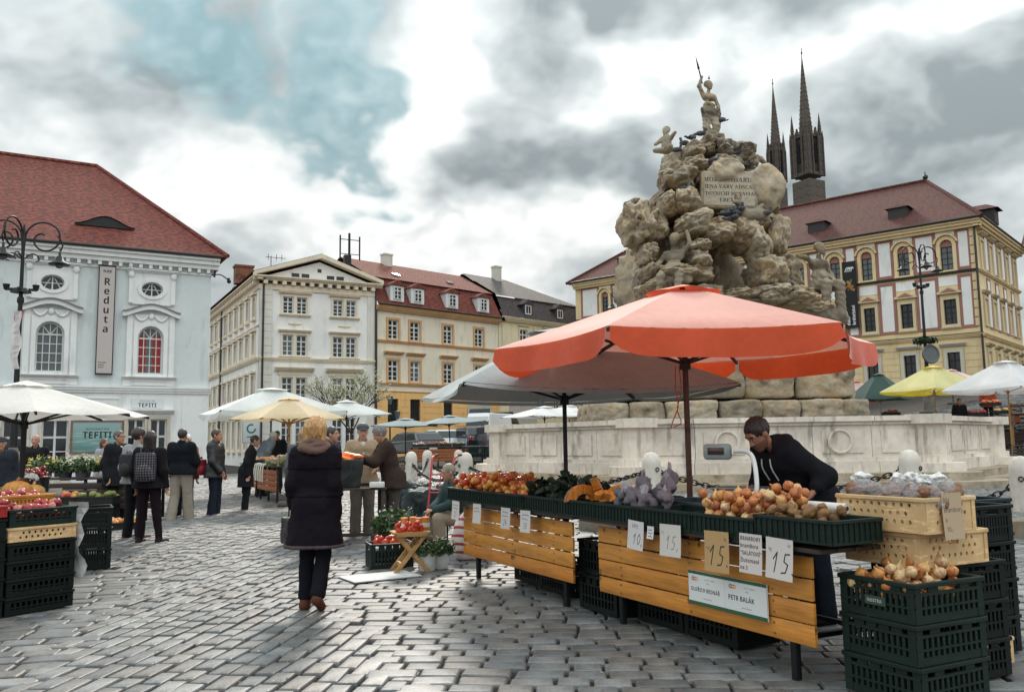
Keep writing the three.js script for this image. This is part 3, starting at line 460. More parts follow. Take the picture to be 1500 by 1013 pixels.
  const an = obj('antenna_mast', [bar([6.9, 13.9, -2], [6.9, 17.2, -2], .09, 6), bar([6.2, 15.2, -2], [6.2, 17, -2], .06, 6), bar([7.7, 15.2, -2], [7.7, 17, -2], .06, 6), bar([6.2, 15.6, -2], [7.7, 15.6, -2], .035, 5), bar([6.2, 16.7, -2], [7.7, 16.7, -2], .035, 5), bx(.5, 1, .4, 6.75, 15.0, -2)], M.iron, b);
  obj('roof_aerial', [bar([1.8, 13.8, -5], [1.8, 15.6, -5], .03, 5), bar([1.4, 15.5, -5], [2.9, 15.5, -5], .025, 5), ...[1.6, 2.2, 2.6].map(x => bar([x, 15.3, -5], [x, 15.75, -5], .02, 4))], M.iron, b);
  obj('roof_aerial', [bar([5.4, 14, -3], [5.4, 15.1, -3], .03, 5), ...[.0, .3, .6].map(x => bar([5.1 + x, 14.7, -3], [5.2 + x, 15.1, -3], .03, 5))], M.iron, b);
}
const c1 = [-9.98, 61.9];
{ // --- orange and cream house with red mansard ---
  const b = frame('mansard_house', 'cream and orange three-storey house with red mansard roof and four dormers', c1, 46), cream = mat([.84, .76, .62], .85, T.plaster, T.plasterB, .003), orange = mat([.88, .53, .21], .85, T.plaster, T.plasterB, .003), trim = trimM([.66, .40, .20]), W = 12.28;
  const xs = [1.65, 3.66, 6.9, 10.15], holes = [], wins = [];
  for (const x of xs) for (const [y0, y1] of [[9.15, 10.6], [6.05, 7.6]]) { holes.push(rect(x - .46, x + .46, y0, y1)); wins.push([x - .46, x + .46, y0, y1]); }
  wallWith(b, 'upper_wall', cream, 0, W, 5.3, 11.35, holes);
  const lowH = [[1.15, 2.1], [3.2, 4.15], [6.42, 7.3]].map(([a, c]) => rect(a, c, 2.9, 4.75)), gate = archPts(9.1, 11.1, .1, 4.85);
  wallWith(b, 'ground_floor_wall', orange, 0, W, 0, 5.3, [...lowH, gate], .04, .36);
  for (let i = 0; i < 9; i++) { const y = .9 + i * .47; for (const [x0, x1] of [[0, 1.0], [2.25, 3.05], [4.3, 6.27], [7.45, 8.75], [11.45, W]]) if (y > 2.7 || x0 === 0) obj('rusticated_band', bb(x0 + .02, x1 - .02, y, y + .41, .04, .07), orange, b); }
  for (const [i, w] of wins.entries()) { const f = casement(b, ...w, { rows: 4, cols: 2, z: -.16, bar_: .05, fr: .08, glass: i === 3 ? M.glassL : M.glass }); obj('surround', [ringRect(...w, .17, .07, 0), ledge(w[0] - .25, w[1] + .25, w[2] - .22, .1, .2), ...(w[2] < 7 ? ledge(w[0] - .4, w[1] + .4, w[3] + .42, .2, .34) : [])], trim, f); }
  for (const h of lowH) { const f = obj('barred_window', bb(h[0][0], h[1][0], h[0][1], h[2][1], -.2, -.17), M.glass, b); obj('window_bars', [...Array.from({ length: 6 }, (_, i) => bar([lerp(h[0][0], h[1][0], (i + .5) / 6), h[0][1], -.02], [lerp(h[0][0], h[1][0], (i + .5) / 6), h[2][1], -.02], .015, 4)), ...[.25, .5, .75].map(t => bar([h[0][0], lerp(h[0][1], h[2][1], t), -.02], [h[1][0], lerp(h[0][1], h[2][1], t), -.02], .015, 4))], M.iron, f); }
  const gt = obj('gate', [extr(gate, .08).translate(0, 0, -.25)], M.woodDark, b); obj('gate_arch', [extr(archPts(8.8, 11.4, .1, 5.15, 14), .12, [archPts(9.1, 11.1, .08, 4.85, 14)]).translate(0, 0, .03)], trimM([.55, .50, .44]), gt);
  obj('string_course', [ledge(0, W, 8.85, .2, .16)], trim, b); obj('lower_course', [ledge(0, W, 5.72, .2, .18)], trim, b); obj('base_course', [ledge(0, W, 5.22, .1, .1)], trim, b);
  obj('eaves_cornice', [ledge(0, W, 11.2, .35, .5)], trim, b);
  obj('core', [bb(0, W, .02, 11.2, -9, -.4)], cream, b);
  obj('gutter', [bar([0, 11.62, .55], [W, 11.62, .55], .08, 8)], M.gutter, b);
  const rf = roofMesh('roof', [[[-.05, 11.58, .5], [W + .05, 11.58, .5], [W + .05, 13.75, -.75], [-.05, 13.75, -.75]]], M.tileRed, b);
  const up = roofMesh('upper_roof', [[[-.05, 13.78, -.55], [W + .05, 13.78, -.55], [W + .05, 15.9, -4.6], [-.05, 15.9, -4.6]], [[W + .05, 13.78, -9], [-.05, 13.78, -9], [-.05, 15.9, -4.6], [W + .05, 15.9, -4.6]]], M.tileOld, b);
  obj('party_wall', [extr([[.5, 11.5], [.62, 11.4], [-.62, 13.9], [-4.6, 16.1], [-9, 13.7], [-9, 11.5]], .3).rotateY(PI / 2).scale(1, 1, -1).translate(W + .02, 0, 0)].map(g => plain(g)), trimM([.62, .60, .57]), b);
  for (const x of xs.map((v, i) => [1.75, 3.65, 7.05, 10.35][i])) {
    const d = obj('dormer', [bb(x - .62, x + .62, 11.95, 13.15, -1.2, .38)], M.white, b), w = casement(b, x - .34, x + .34, 12.1, 13.0, { rows: 3, cols: 2, z: .39, bar_: .035, fr: .05 }); w.name = 'dormer_window';
    obj('dormer_roof', [extr([[x - .78, 13.12], [x + .78, 13.12], [x, 13.55]], 1.9).translate(0, 0, -1.4)], M.tileRed, d);
  }
  obj('chimney', [bx(.75, 1.1, .6, 4.2, 16, -4.4), bx(.85, .12, .7, 4.2, 16.6, -4.4)], trimM([.66, .62, .56]), b);
  for (const [x, y] of [[3.1, 14.35], [8.6, 14.4]]) obj('skylight', bx(.6, .06, .45, x, y + .1, lerp(-.55, -4.6, (y - 13.78) / 2.12), .48), M.glassL, up);
  obj('downpipe', [bar([.06, .2, .16], [.06, 11.5, .16], .06, 8)], M.gutter, b);
}
{ // --- ochre house with dark roof ---
  const b = frame('dark_roofed_house', 'pale ochre house with dark slate-coloured roof and arched brown gate', c1, 46), wall = mat([.80, .69, .47], .85, T.plaster, T.plasterB, .003), trim = trimM([.74, .66, .48]), X0 = 12.35, X1 = 24.5;
  const xs = [15.25, 18.2, 21.1], holes = [], wins = [];
  for (const x of xs) for (const [y0, y1] of [[9.5, 10.95], [6.6, 8.1]]) { holes.push(rect(x - .45, x + .45, y0, y1)); wins.push([x - .45, x + .45, y0, y1]); }
  for (const x of [19.2, 21.1]) { holes.push(rect(x - .4, x + .4, 4.1, 5.5)); wins.push([x - .4, x + .4, 4.1, 5.5]); }
  const gate = archPts(13.8, 16.2, .1, 5.35); holes.push(gate);
  wallWith(b, 'wall', wall, X0, X1, 0, 11.6, holes); obj('core', [bb(X0, X1, .02, 11.4, -9, -.4)], wall, b);
  for (const w of wins) { const f = casement(b, ...w, { rows: 3, cols: 2, z: -.16, bar_: .05 }); obj('surround', [ringRect(...w, .14, .06, 0), ledge(w[0] - .2, w[1] + .2, w[3] + .25, .14, .22)], trim, f); }
  for (const x of [13.0, 16.75, 19.65, 22.7]) obj('pilaster', bb(x - .3, x + .3, 6, 11.2, 0, .08), trim, b);
  const gt = obj('gate', extr(gate, .1).translate(0, 0, -.25), mat([.16, .09, .07], .6, T.wood), b); obj('gate_arch', extr(archPts(13.45, 16.55, .1, 5.7, 14), .14, [archPts(13.8, 16.2, .08, 5.35, 14)]), trimM([.50, .46, .40]), gt);
  obj('string_course', [ledge(X0, X1, 5.95, .2, .2)], trim, b); obj('eaves_cornice', [ledge(X0, X1, 11.5, .35, .5)], trim, b);
  roofMesh('roof', [[[X0, 11.85, .55], [X1, 11.85, .55], [X1 - 1.1, 13.75, -.9], [X0, 13.75, -.9]], [[X1, 11.85, .55], [X1, 11.85, -9], [X1 - 1.1, 13.75, -8], [X1 - 1.1, 13.75, -.9]]], M.tileDark, b);
  roofMesh('upper_roof', [[[X0, 13.78, -.7], [X1 - 1, 13.78, -.7], [17.6, 16.2, -4.6], [X0, 16.2, -4.6]], [[X1 - 1, 13.78, -.7], [X1 - 1, 13.78, -8.2], [17.6, 16.2, -4.6]]], mat([.13, .12, .12], .8, T.tile, T.tileB, .03), b);
  for (const x of [15.6, 19.6]) { const d = obj('dormer', bb(x - .5, x + .5, 12.2, 13.1, -1.2, .25), M.tileDark, b); obj('dormer_window', [ringRect(x - .28, x + .28, 12.35, 12.98, .08, .05, .25), bb(x - .02, x + .02, 12.35, 12.98, .26, .3)], M.white, d); obj('dormer_glass', bb(x - .28, x + .28, 12.35, 12.98, .25, .27), M.glass, d); obj('dormer_roof', extr([[x - .72, 13.08], [x + .72, 13.08], [x, 13.6]], 1.8).translate(0, 0, -1.45), M.tileDark, d); }
  obj('chimney', [bx(.7, 1.5, .6, 16.3, 16.5, -4.4), bx(.8, .14, .7, 16.3, 17.2, -4.4)], trimM([.60, .57, .52]), b);
  b.updateMatrixWorld();
  const pk = printed(.7, 1.3, 100, 186, (c, W, H) => { c.fillStyle = '#2d5f97'; c.fillRect(0, 0, W, H); c.fillStyle = '#fff'; c.textAlign = 'center'; c.font = 'bold 90px sans-serif'; c.fillText('P', W / 2, 86); c.font = '22px sans-serif'; c.fillText('0 - 24', W / 2, 150); });
  const ps = thing('parking_sign', 'blue parking sign with white letter P beside the arched gate', 'sign'); ps.position.copy(V(17.1, 4.7, .1).applyMatrix4(b.matrixWorld)); ps.rotation.y = b.rotation.y; raw('print', pk.g.translate(0, 0, .02), pk.m, ps); obj('plate', bx(.74, 1.34, .03), M.steel, ps);
}
{ // --- palace on the right ---
  const b = frame('yellow_palace', 'long yellow palace with white panels, pink borders and brown hipped roof', [29.8, 54], 131.1), yel = mat([.80, .63, .37], .85, T.plaster, T.plasterB, .003), white = trimM([.87, .87, .86]), pink = trimM([.36, .17, .14]), L = -32;
  const xs = []; for (let x = -1.72, i = 0; x > L + 1; x -= [2.68, 2.42, 2.2, 2.6][i++ % 4] || 2.4) xs.push(x);
  const holes = [], w1 = [], w2 = [], w3 = [];
  for (const x of xs) { w1.push([x - .37, x + .37, 12.2, 13.75]); w2.push([x - .38, x + .38, 8.62, 10.25]); w3.push([x - .38, x + .38, 5.1, 6.8]); holes.push(archPts(x - .37, x + .37, 12.2, 14.2), rect(x - .38, x + .38, 8.62, 10.25), rect(x - .38, x + .38, 5.1, 6.8)); }
  wallWith(b, 'wall', yel, L, 0, 0, 14.95, holes);
  obj('core', [bb(L, -.4, .02, 14.9, -12, -.45), bb(-.42, -.002, .02, 14.93, -12, -.33)], yel, b);
  const strip = (a, c, y0, y1) => { const p = obj('white_panel', bb(a, c, y0, y1, 0, .035), white, b); obj('pink_border', [extr(rect(a - .2, c + .2, y0 - .2, y1 + .2), .05, [rect(a, c, y0, y1)])], pink, p); };
  xs.forEach((x, i) => {
    const f = obj('window', [ringRect(x - .37, x + .37, 12.2, 13.75, .0001, .02, -.2), ringRect(x - .32, x + .32, 12.25, 13.7, .05, .07, -.2), bb(x - .02, x + .02, 12.2, 13.75, -.19, -.12), ...[.25, .5, .75].map(t => bb(x - .37, x + .37, lerp(12.2, 13.75, t) - .018, lerp(12.2, 13.75, t) + .018, -.19, -.13))], M.iron, b);
    obj('glass', bb(x - .36, x + .36, 12.21, 13.74, -.19, -.17), M.glassL, f); obj('lunette', extr(archPts(x - .36, x + .36, 13.75, 14.18), .03).translate(0, 0, -.12), pink, f);
    obj('surround', [extr(archPts(x - .6, x + .6, 12.1, 14.45), .1, [archPts(x - .38, x + .38, 12.12, 14.2)]), bb(x - .62, x + .62, 12.06, 12.16, .0, .2)], yel, f);
    const hd = []; for (let k = 0; k <= 8; k++) { const a = PI * (.5 + .42 - .84 * k / 8); hd.push([x + .78 * Math.cos(a), 13.8 + .78 * Math.sin(a)]); } obj('hood', extr([...hd, ...hd.slice().reverse().map(([p, q]) => [lerp(p, x, .12), lerp(q, 13.8, .12)])], .26), yel, f);
    const g = casement(b, x - .38, x + .38, 8.62, 10.25, { fm: M.iron, rows: 4, cols: 2, z: -.18, bar_: .04, fr: .05 });
    obj('surround', [ringRect(x - .38, x + .38, 8.62, 10.25, .18, .1, 0), extr([[x - .72, 10.62], [x + .72, 10.62], [x + .72, 10.72], [x, 11.1], [x - .72, 10.72]], .24), ledge(x - .6, x + .6, 8.3, .14, .2)], trimM([.70, .58, .38]), g); obj('pediment_field', extr([[x - .5, 10.72], [x + .5, 10.72], [x, 10.98]], .03).translate(0, 0, .24), pink, g);
    const h = casement(b, x - .38, x + .38, 5.1, 6.8, { fm: M.iron, rows: 3, cols: 2, z: -.2, bar_: .04, fr: .04 });
    obj('surround', [ringRect(x - .38, x + .38, 5.1, 6.8, .22, .1, 0), ledge(x - .8, x + .8, 7.2, .2, .3)], trimM([.62, .58, .50]), h);
    const nx = xs[i + 1] ?? L; const a = nx + .82, c = x - .82; if (c - a > .35) { strip(a, c, 12.3, 14.6); strip(a, c, 8.5, 11.6); }
    const y0 = 14.5; obj('white_field', [bb(x - .62, x + .62, 14.48, 14.72, 0, .03), bb(x - .6, x + .6, 11.16, 11.75, 0, .03)], white, b);
  });
  strip(-.98, -.42, 12.3, 14.6); strip(-.98, -.42, 8.5, 11.6);
  for (let i = 0; i < 9; i++) { const y = 3.6 + i * .44; xs.forEach((x, j) => { const a = (xs[j + 1] ?? L) + .66, c = x - .66; obj('rusticated_band', bb(a, c, y, y + .38, 0, .03), yel, b); }); obj('rusticated_band', bb(xs[0] + .66, -.02, y, y + .38, 0, .03), yel, b); }
  for (let i = 0; i < 11; i++) obj('corner_quoin', bb(-.3, .04, 8.4 + i * .58, 8.9 + i * .58, .0, .07), yel, b);
  obj('middle_course', [ledge(L, .1, 11.9, .16, .2)], M.gutter, b); obj('lower_course', [ledge(L, .1, 7.7, .22, .24), bb(L, .05, 7.95, 8.15, 0, .1)], yel, b); obj('lower_lead', bb(L, .12, 7.92, 7.96, 0, .27), M.gutter, b);
  obj('main_cornice', [ledge(L, .45, 14.75, .5, .6)], yel, b); obj('gutter', [bar([L, 15.3, .66], [.6, 15.3, .66], .09, 8), bar([.6, 15.3, .66], [.6, 15.3, -12], .09, 8)], M.gutter, b);
  obj('downpipe', [bar([.03, .2, .14], [.03, 14.9, .14], .07, 8)], M.gutter, b);
  const rz = -6.2, ry = 20.1, rf = roofMesh('roof', [[[L - .5, 15.25, .7], [.65, 15.25, .7], [-4.3, ry, rz], [-27, ry, rz]], [[.65, 15.25, .7], [.65, 15.25, -12.8], [-4.3, ry, rz]], [[L - .5, 15.25, -12.8], [L - .5, 15.25, .7], [-27, ry, rz]], [[.65, 15.25, -12.8], [L - .5, 15.25, -12.8], [-27, ry, rz], [-4.3, ry, rz]]], M.tileBrown, b);
  obj('ridge_cap', [bar([-27, ry + .04, rz], [-4.3, ry + .04, rz], .14, 8), bar([-4.3, ry + .04, rz], [.65, 15.3, .7], .12, 8), bar([-27, ry + .04, rz], [L - .5, 15.3, .7], .12, 8)], M.tileBrown, rf);
  obj('finial', [sp(.2, 8, 6, -4.3, ry + .3, rz), bar([-4.3, ry, rz], [-4.3, ry + .7, rz], .04, 5)], M.gutter, rf);
  for (const x of [-4.9, -10.6, -16.5, -22, -27.5]) { const t = .28, z = lerp(.7, rz, t), y = lerp(15.25, ry, t); const d = obj('roof_dormer', [bb(x - .62, x + .62, y - .4, y + .55, z - 1.6, z + .25)], mat([.03, .025, .025], .7), rf); obj('dormer_roof', polys([[[x - .8, y + .55, z + .4], [x + .8, y + .55, z + .4], [x, y + 1.0, z - .5]], [[x + .8, y + .55, z + .4], [x + .8, y + .55, z - 1.7], [x, y + 1, z - 1.7], [x, y + 1, z - .5]], [[x - .8, y + .55, z - 1.7], [x - .8, y + .55, z + .4], [x, y + 1, z - .5], [x, y + 1, z - 1.7]]]), M.tileBrown, d); }
  // right-hand side facade
  const side = new THREE.Group(); side.name = 'side_facade'; b.add(side); side.rotation.y = PI / 2; side.position.set(0, 0, 0);   // x runs away from the corner, z outwards
  const sh = [], gl = [], sur = [];
  for (let i = 0; i < 5; i++) for (const [y0, y1] of [[12.2, 14.1], [8.6, 10.25], [5.1, 6.8]]) { const x = 1.5 + i * 2.4; sh.push(rect(x - .4, x + .4, y0, y1)); gl.push([x - .4, x + .4, y0, y1]); }
  obj('side_wall', [extr(rect(.002, 12.4, 0, 14.93), .3, sh).translate(0, 0, -.3)], yel, side);
  obj('side_courses', [ledge(0, 12.4, 11.9, .16, .2), ledge(0, 12.4, 7.7, .22, .24), ledge(-.4, 12.9, 14.75, .5, .6)], yel, side);
  for (const [x0, x1, y0, y1] of gl) { const f = obj('window', [ringRect(x0 + .04, x1 - .04, y0 + .04, y1 - .04, .04, .07, -.2), bb((x0 + x1) / 2 - .02, (x0 + x1) / 2 + .02, y0, y1, -.19, -.13)], M.iron, side); obj('glass', bb(x0, x1, y0, y1, -.24, -.2), M.glass, f); obj('surround', [ringRect(x0, x1, y0, y1, .16, .1, 0), ledge(x0 - .35, x1 + .35, y1 + .35, .18, .3)], trimM([.66, .54, .36]), f); }
  for (let i = 0; i < 4; i++) for (const [y0, y1] of [[12.3, 14.5], [8.5, 11.6]]) { const p = obj('white_panel', bb(2.35 + i * 2.4, 3.05 + i * 2.4, y0, y1, 0, .035), white, side); obj('pink_border', extr(rect(2.22 + i * 2.4, 3.18 + i * 2.4, y0 - .14, y1 + .14), .05, [rect(2.35 + i * 2.4, 3.05 + i * 2.4, y0, y1)]), pink, p); }
  roofMesh('side_roof', [[[.6, 15.25, -11], [14, 15.25, -11], [14, 17.4, -14], [.6, 17.4, -14]]], M.tileBrown, b);
  { const d = obj('side_dormer', [bb(-1.1, .2, 16.0, 17.0, -6.4, -5.2)], mat([.03, .025, .025], .7), rf); obj('dormer_roof', polys([[[.5, 17, -6.6], [.5, 17, -5], [-.4, 17.5, -5.8]], [[.5, 17, -5], [-2.4, 17, -5], [-2.4, 17.5, -5.8], [-.4, 17.5, -5.8]], [[-2.4, 17, -6.6], [.5, 17, -6.6], [-.4, 17.5, -5.8], [-2.4, 17.5, -5.8]]]), M.tileBrown, d); }
  b.updateMatrixWorld();
  const put = (o, x, y, z) => { o.position.copy(V(x, y, z).applyMatrix4(b.matrixWorld)); o.rotation.y = b.rotation.y; };
  const pr1 = printed(.66, 5.2, 132, 1040, (c, W, H) => { c.fillStyle = '#e8e4e2'; c.fillRect(0, 0, W, H); for (let i = 0; i < 5; i++) { c.fillStyle = i % 2 ? '#e8e4e2' : '#b8262b'; c.fillRect(8, 60 + i * 96, W - 16, 84); c.fillStyle = i % 2 ? '#b8262b' : '#e8e4e2'; c.fillRect(24, 76 + i * 96, 30, 50); c.fillRect(74, 90 + i * 96, 34, 34); } c.strokeStyle = '#222'; c.lineWidth = 9; for (let i = 0; i < 6; i++) { c.beginPath(); c.arc(66 + rr(-14, 14), 600 + i * 60, 26, 0, 5); c.stroke(); } });
  const p1 = thing('museum_banner', 'long white banner with red blocks hanging on the palace', 'banner'); put(p1, -10.15, 11.1, .3); raw('print', pr1.g.translate(0, 0, .01), pr1.m, p1); obj('banner_rails', [bar([-.36, 2.62, 0], [.36, 2.62, 0], .03), bar([-.36, -2.62, 0], [.36, -2.62, 0], .03), bar([0, 2.6, 0], [0, 2.6, -.28], .02), bx(.66, 5.2, .008)], M.iron, p1);
  const pr2 = printed(.95, 4.6, 210, 1016, (c, W, H) => { c.fillStyle = '#171516'; c.fillRect(0, 0, W, H); c.strokeStyle = '#eee'; c.lineWidth = 12; for (let i = 0; i < 4; i++) { c.beginPath(); c.moveTo(40 + i * 30, 150); c.quadraticCurveTo(70 + i * 30, 40, 110 + i * 20, 110); c.stroke(); } c.fillStyle = '#6b5434'; for (let i = 0; i < 26; i++) { c.fillStyle = `rgba(${rr(120, 210)},${rr(95, 160)},${rr(50, 90)},.7)`; c.beginPath(); c.ellipse(rr(50, 160), rr(280, 440), rr(8, 30), rr(6, 22), rr(0, 3), 0, 7); c.fill(); } c.save(); c.translate(80, 980); c.rotate(-PI / 2); c.fillStyle = '#f4f4f4'; c.font = 'bold 66px sans-serif'; c.fillText('dála', 0, 0); c.fillText('krátelství', 0, 82); c.restore(); });
  const p2 = thing('museum_banner', 'long black banner with white sideways lettering hanging on the palace', 'banner'); put(p2, -7.95, 11.3, .3); raw('print', pr2.g.translate(0, 0, .01), pr2.m, p2); obj('banner_rails', [bar([-.5, 2.32, 0], [.5, 2.32, 0], .03), bar([-.5, -2.32, 0], [.5, -2.32, 0], .03), bar([0, 2.3, 0], [0, 2.3, -.28], .02), bx(.95, 4.6, .008)], M.iron, p2);
}
{ // --- two gothic spires behind ---
  const st = mat([.13, .12, .125], .9, T.stone, T.stoneB, .05), st2 = mat([.15, .135, .135], .9, T.stone);
  function spire(x, d, top, k, w, label) {   // octagonal spire on a square belfry with pinnacles
    const b = thing('cathedral_tower', label, 'tower', [x, 0, -d], .5); const W = 5.3 * w, y1 = 50, yb = top - 44 * k;
    obj('shaft', [bx(W * 1.9, yb - 4, W * 1.9, 0, (yb - 4) / 2, 0)], st2, b);
    const bel = []; for (const sx of [-1, 1]) for (const sz of [-1, 1]) bel.push(bx(W * .42, 15 * k, W * .42, sx * W * .74, yb + 3.4 * k, sz * W * .74)); bel.push(bx(W * 1.25, 15 * k, W * 1.25, 0, yb + 3.4 * k, 0)); for (let i = 0; i < 4; i++) for (const o of [-.35, .35]) bel.push(at(extr([[-.9 * k, 0], [.9 * k, 0], [0, 3.4 * k]], .5), 0, 0, 0).translate(o * W, 11 * k, W * .64).rotateY(i * PI / 2).translate(0, yb, 0)); obj('belfry', bel, st, b);
    const lou = []; for (let i = 0; i < 4; i++) for (const o of [-.3, .3]) lou.push(extr([[-.55 * k, 0], [.55 * k, 0], [.55 * k, 6.5 * k], [0, 8 * k], [-.55 * k, 6.5 * k]], .3).translate(o * W, yb + 1 * k, W * .625).rotateY(i * PI / 2)); obj('belfry_opening', lou, mat([.012, .012, .014], .9), b);
    obj('gallery', bx(W * 1.92, 1.1 * k, W * 1.92, 0, yb - 3.8 * k, 0), st, b); obj('upper_gallery', bx(W * 1.7, .9 * k, W * 1.7, 0, yb + 11 * k, 0), st, b);
    for (const sx of [-1, 1]) for (const sz of [-1, 1]) obj('pinnacle', [cy(.75 * k, .6 * k, 4 * k, 6, sx * W * .8, yb + 12 * k, sz * W * .8), cy(.75 * k, .02, 6.5 * k, 6, sx * W * .8, yb + 17 * k, sz * W * .8), ...[1, 2, 3].map(i => cy(.75 * k - i * .13 * k, .5 * k - i * .13 * k, .4, 6, sx * W * .8, yb + (13 + i * 1.8) * k, sz * W * .8))], st, b);
    for (const sx of [-1, -.4, .4, 1]) for (const sz of [-1, 1]) { obj('buttress', [bx(.5 * k, 15 * k, .6 * k, sx * W * .93, yb + 3 * k, sz * W * .97), cy(.36 * k, .02, 2.6 * k, 5, sx * W * .93, yb + 11.8 * k, sz * W * .97)], st, b); obj('buttress', [bx(.6 * k, 15 * k, .5 * k, sz * W * .97, yb + 3 * k, sx * W * .9), cy(.36 * k, .02, 2.6 * k, 5, sz * W * .97, yb + 11.8 * k, sx * W * .9)], st, b); }
    for (const [sx, sz] of [[0, 1], [1, 0], [0, -1], [-1, 0]]) obj('pinnacle', [cy(.4 * k, .4 * k, 2 * k, 6, sx * W * .62, yb + 12.5 * k, sz * W * .62), cy(.45 * k, .02, 4 * k, 6, sx * W * .62, yb + 15.4 * k, sz * W * .62)], st, b);
    const r = []; for (let i = 0; i < 8; i++) { const a = i * PI / 4; for (let j = 0; j < 18; j++) { const t = j / 18; r.push(sp(.22 * k, 4, 3, Math.cos(a) * 2.7 * k * (1 - t), yb + (11.5 + t * 31) * k, Math.sin(a) * 2.7 * k * (1 - t))); } }
    obj('spire', [cy(2.6 * k, .05, 32.5 * k, 8, 0, yb + 27.3 * k, 0), ...r], st2, b);
    obj('finial', [bar([0, top - 1.5 * k, 0], [0, top + 1.5, 0], .1, 5), sp(.42 * k, 8, 6, 0, top + .2, 0)], mat([.16, .06, .04], .5, null, null, 0, { metalness: .6 }), b);
  }
  spire(71.6, 200, 94.4, .64, .52, 'taller dark gothic spire with pinnacles rising behind the palace roof');
  spire(70.6, 220, 95.3, .56, .33, 'slimmer dark gothic spire beside the taller one behind the palace roof');
}
// ---------- figures: people and statues ----------
const field = (pr, k = .03) => (x, y, z) => { let d = 9; for (const c of pr) { const e = cap(x, y, z, c); d = d > 8 ? e : smin(d, e, k); } return d; };
function bounds(pr, pad) { const lo = [9, 9, 9], hi = [-9, -9, -9]; for (const c of pr) for (const o of [0, 3]) for (let k = 0; k < 3; k++) { const r = Math.max(c[6], c[7]) + pad; lo[k] = Math.min(lo[k], c[o + k] - r); hi[k] = Math.max(hi[k], c[o + k] + r); } return [lo, hi]; }
const solid = (f, pr, cell, pad = .05) => { const [lo, hi] = bounds(pr, pad); return surf(f, lo, hi, cell); };
const rot = (p, a, o) => { const y = p[1] - o[1], z = p[2] - o[2], c = Math.cos(a), s = Math.sin(a); return [p[0], o[1] + y * c - z * s, o[2] + y * s + z * c]; };
const yaw = (p, a) => [p[0] * Math.cos(a) + p[2] * Math.sin(a), p[1], -p[0] * Math.sin(a) + p[2] * Math.cos(a)];
function paint(g, fn) { const p = g.attributes.position, c = new Float32Array(p.count * 3); for (let i = 0; i < p.count; i++) c.set(fn(p.getX(i), p.getY(i), p.getZ(i)), i * 3); g.setAttribute('color', new THREE.BufferAttribute(c, 3)); return g; }
function mrgc(list) { list = list.map(g => { const q = g.index ? g.toNonIndexed() : g; for (const k of Object.keys(q.attributes)) if (!['position', 'normal', 'color'].includes(k)) q.deleteAttribute(k); return q; }); return keep(uvBox(mergeGeometries(list))); }
function headSDF(x, y, z) {
  let d = smin(ellip(x, y, z, 0, .03, -.012, .076, .093, .097), ellip(x, y, z, 0, -.05, .022, .056, .068, .064), .05);
  d = smin(d, cap(x, y, z, [0, .012, .082, 0, -.026, .103, .009, .0135]), .014); d = smin(d, cap(x, y, z, [-.012, -.03, .092, .012, -.03, .092, .009, .009]), .012);
  d = smin(d, cap(x, y, z, [-.042, .03, .074, .042, .03, .074, .011, .011]), .02); d = smin(d, cap(x, y, z, [0, -.1, .055, 0, -.1, .06, .022, .022]), .03);
  d = smin(d, cap(x, y, z, [-.02, -.062, .08, .02, -.062, .08, .008, .008]), .012);
  for (const s of [-1, 1]) { d = Math.max(d, -(Math.hypot(x - s * .031, y - .012, z - .1) - .019) * .9 - .002); d = smin(d, Math.hypot(x - s * .031, y - .01, z - .073) - .0125, .003); d = smin(d, ellip(x, y, z, s * .078, -.002, -.01, .012, .032, .02), .012); }
  return d;
}
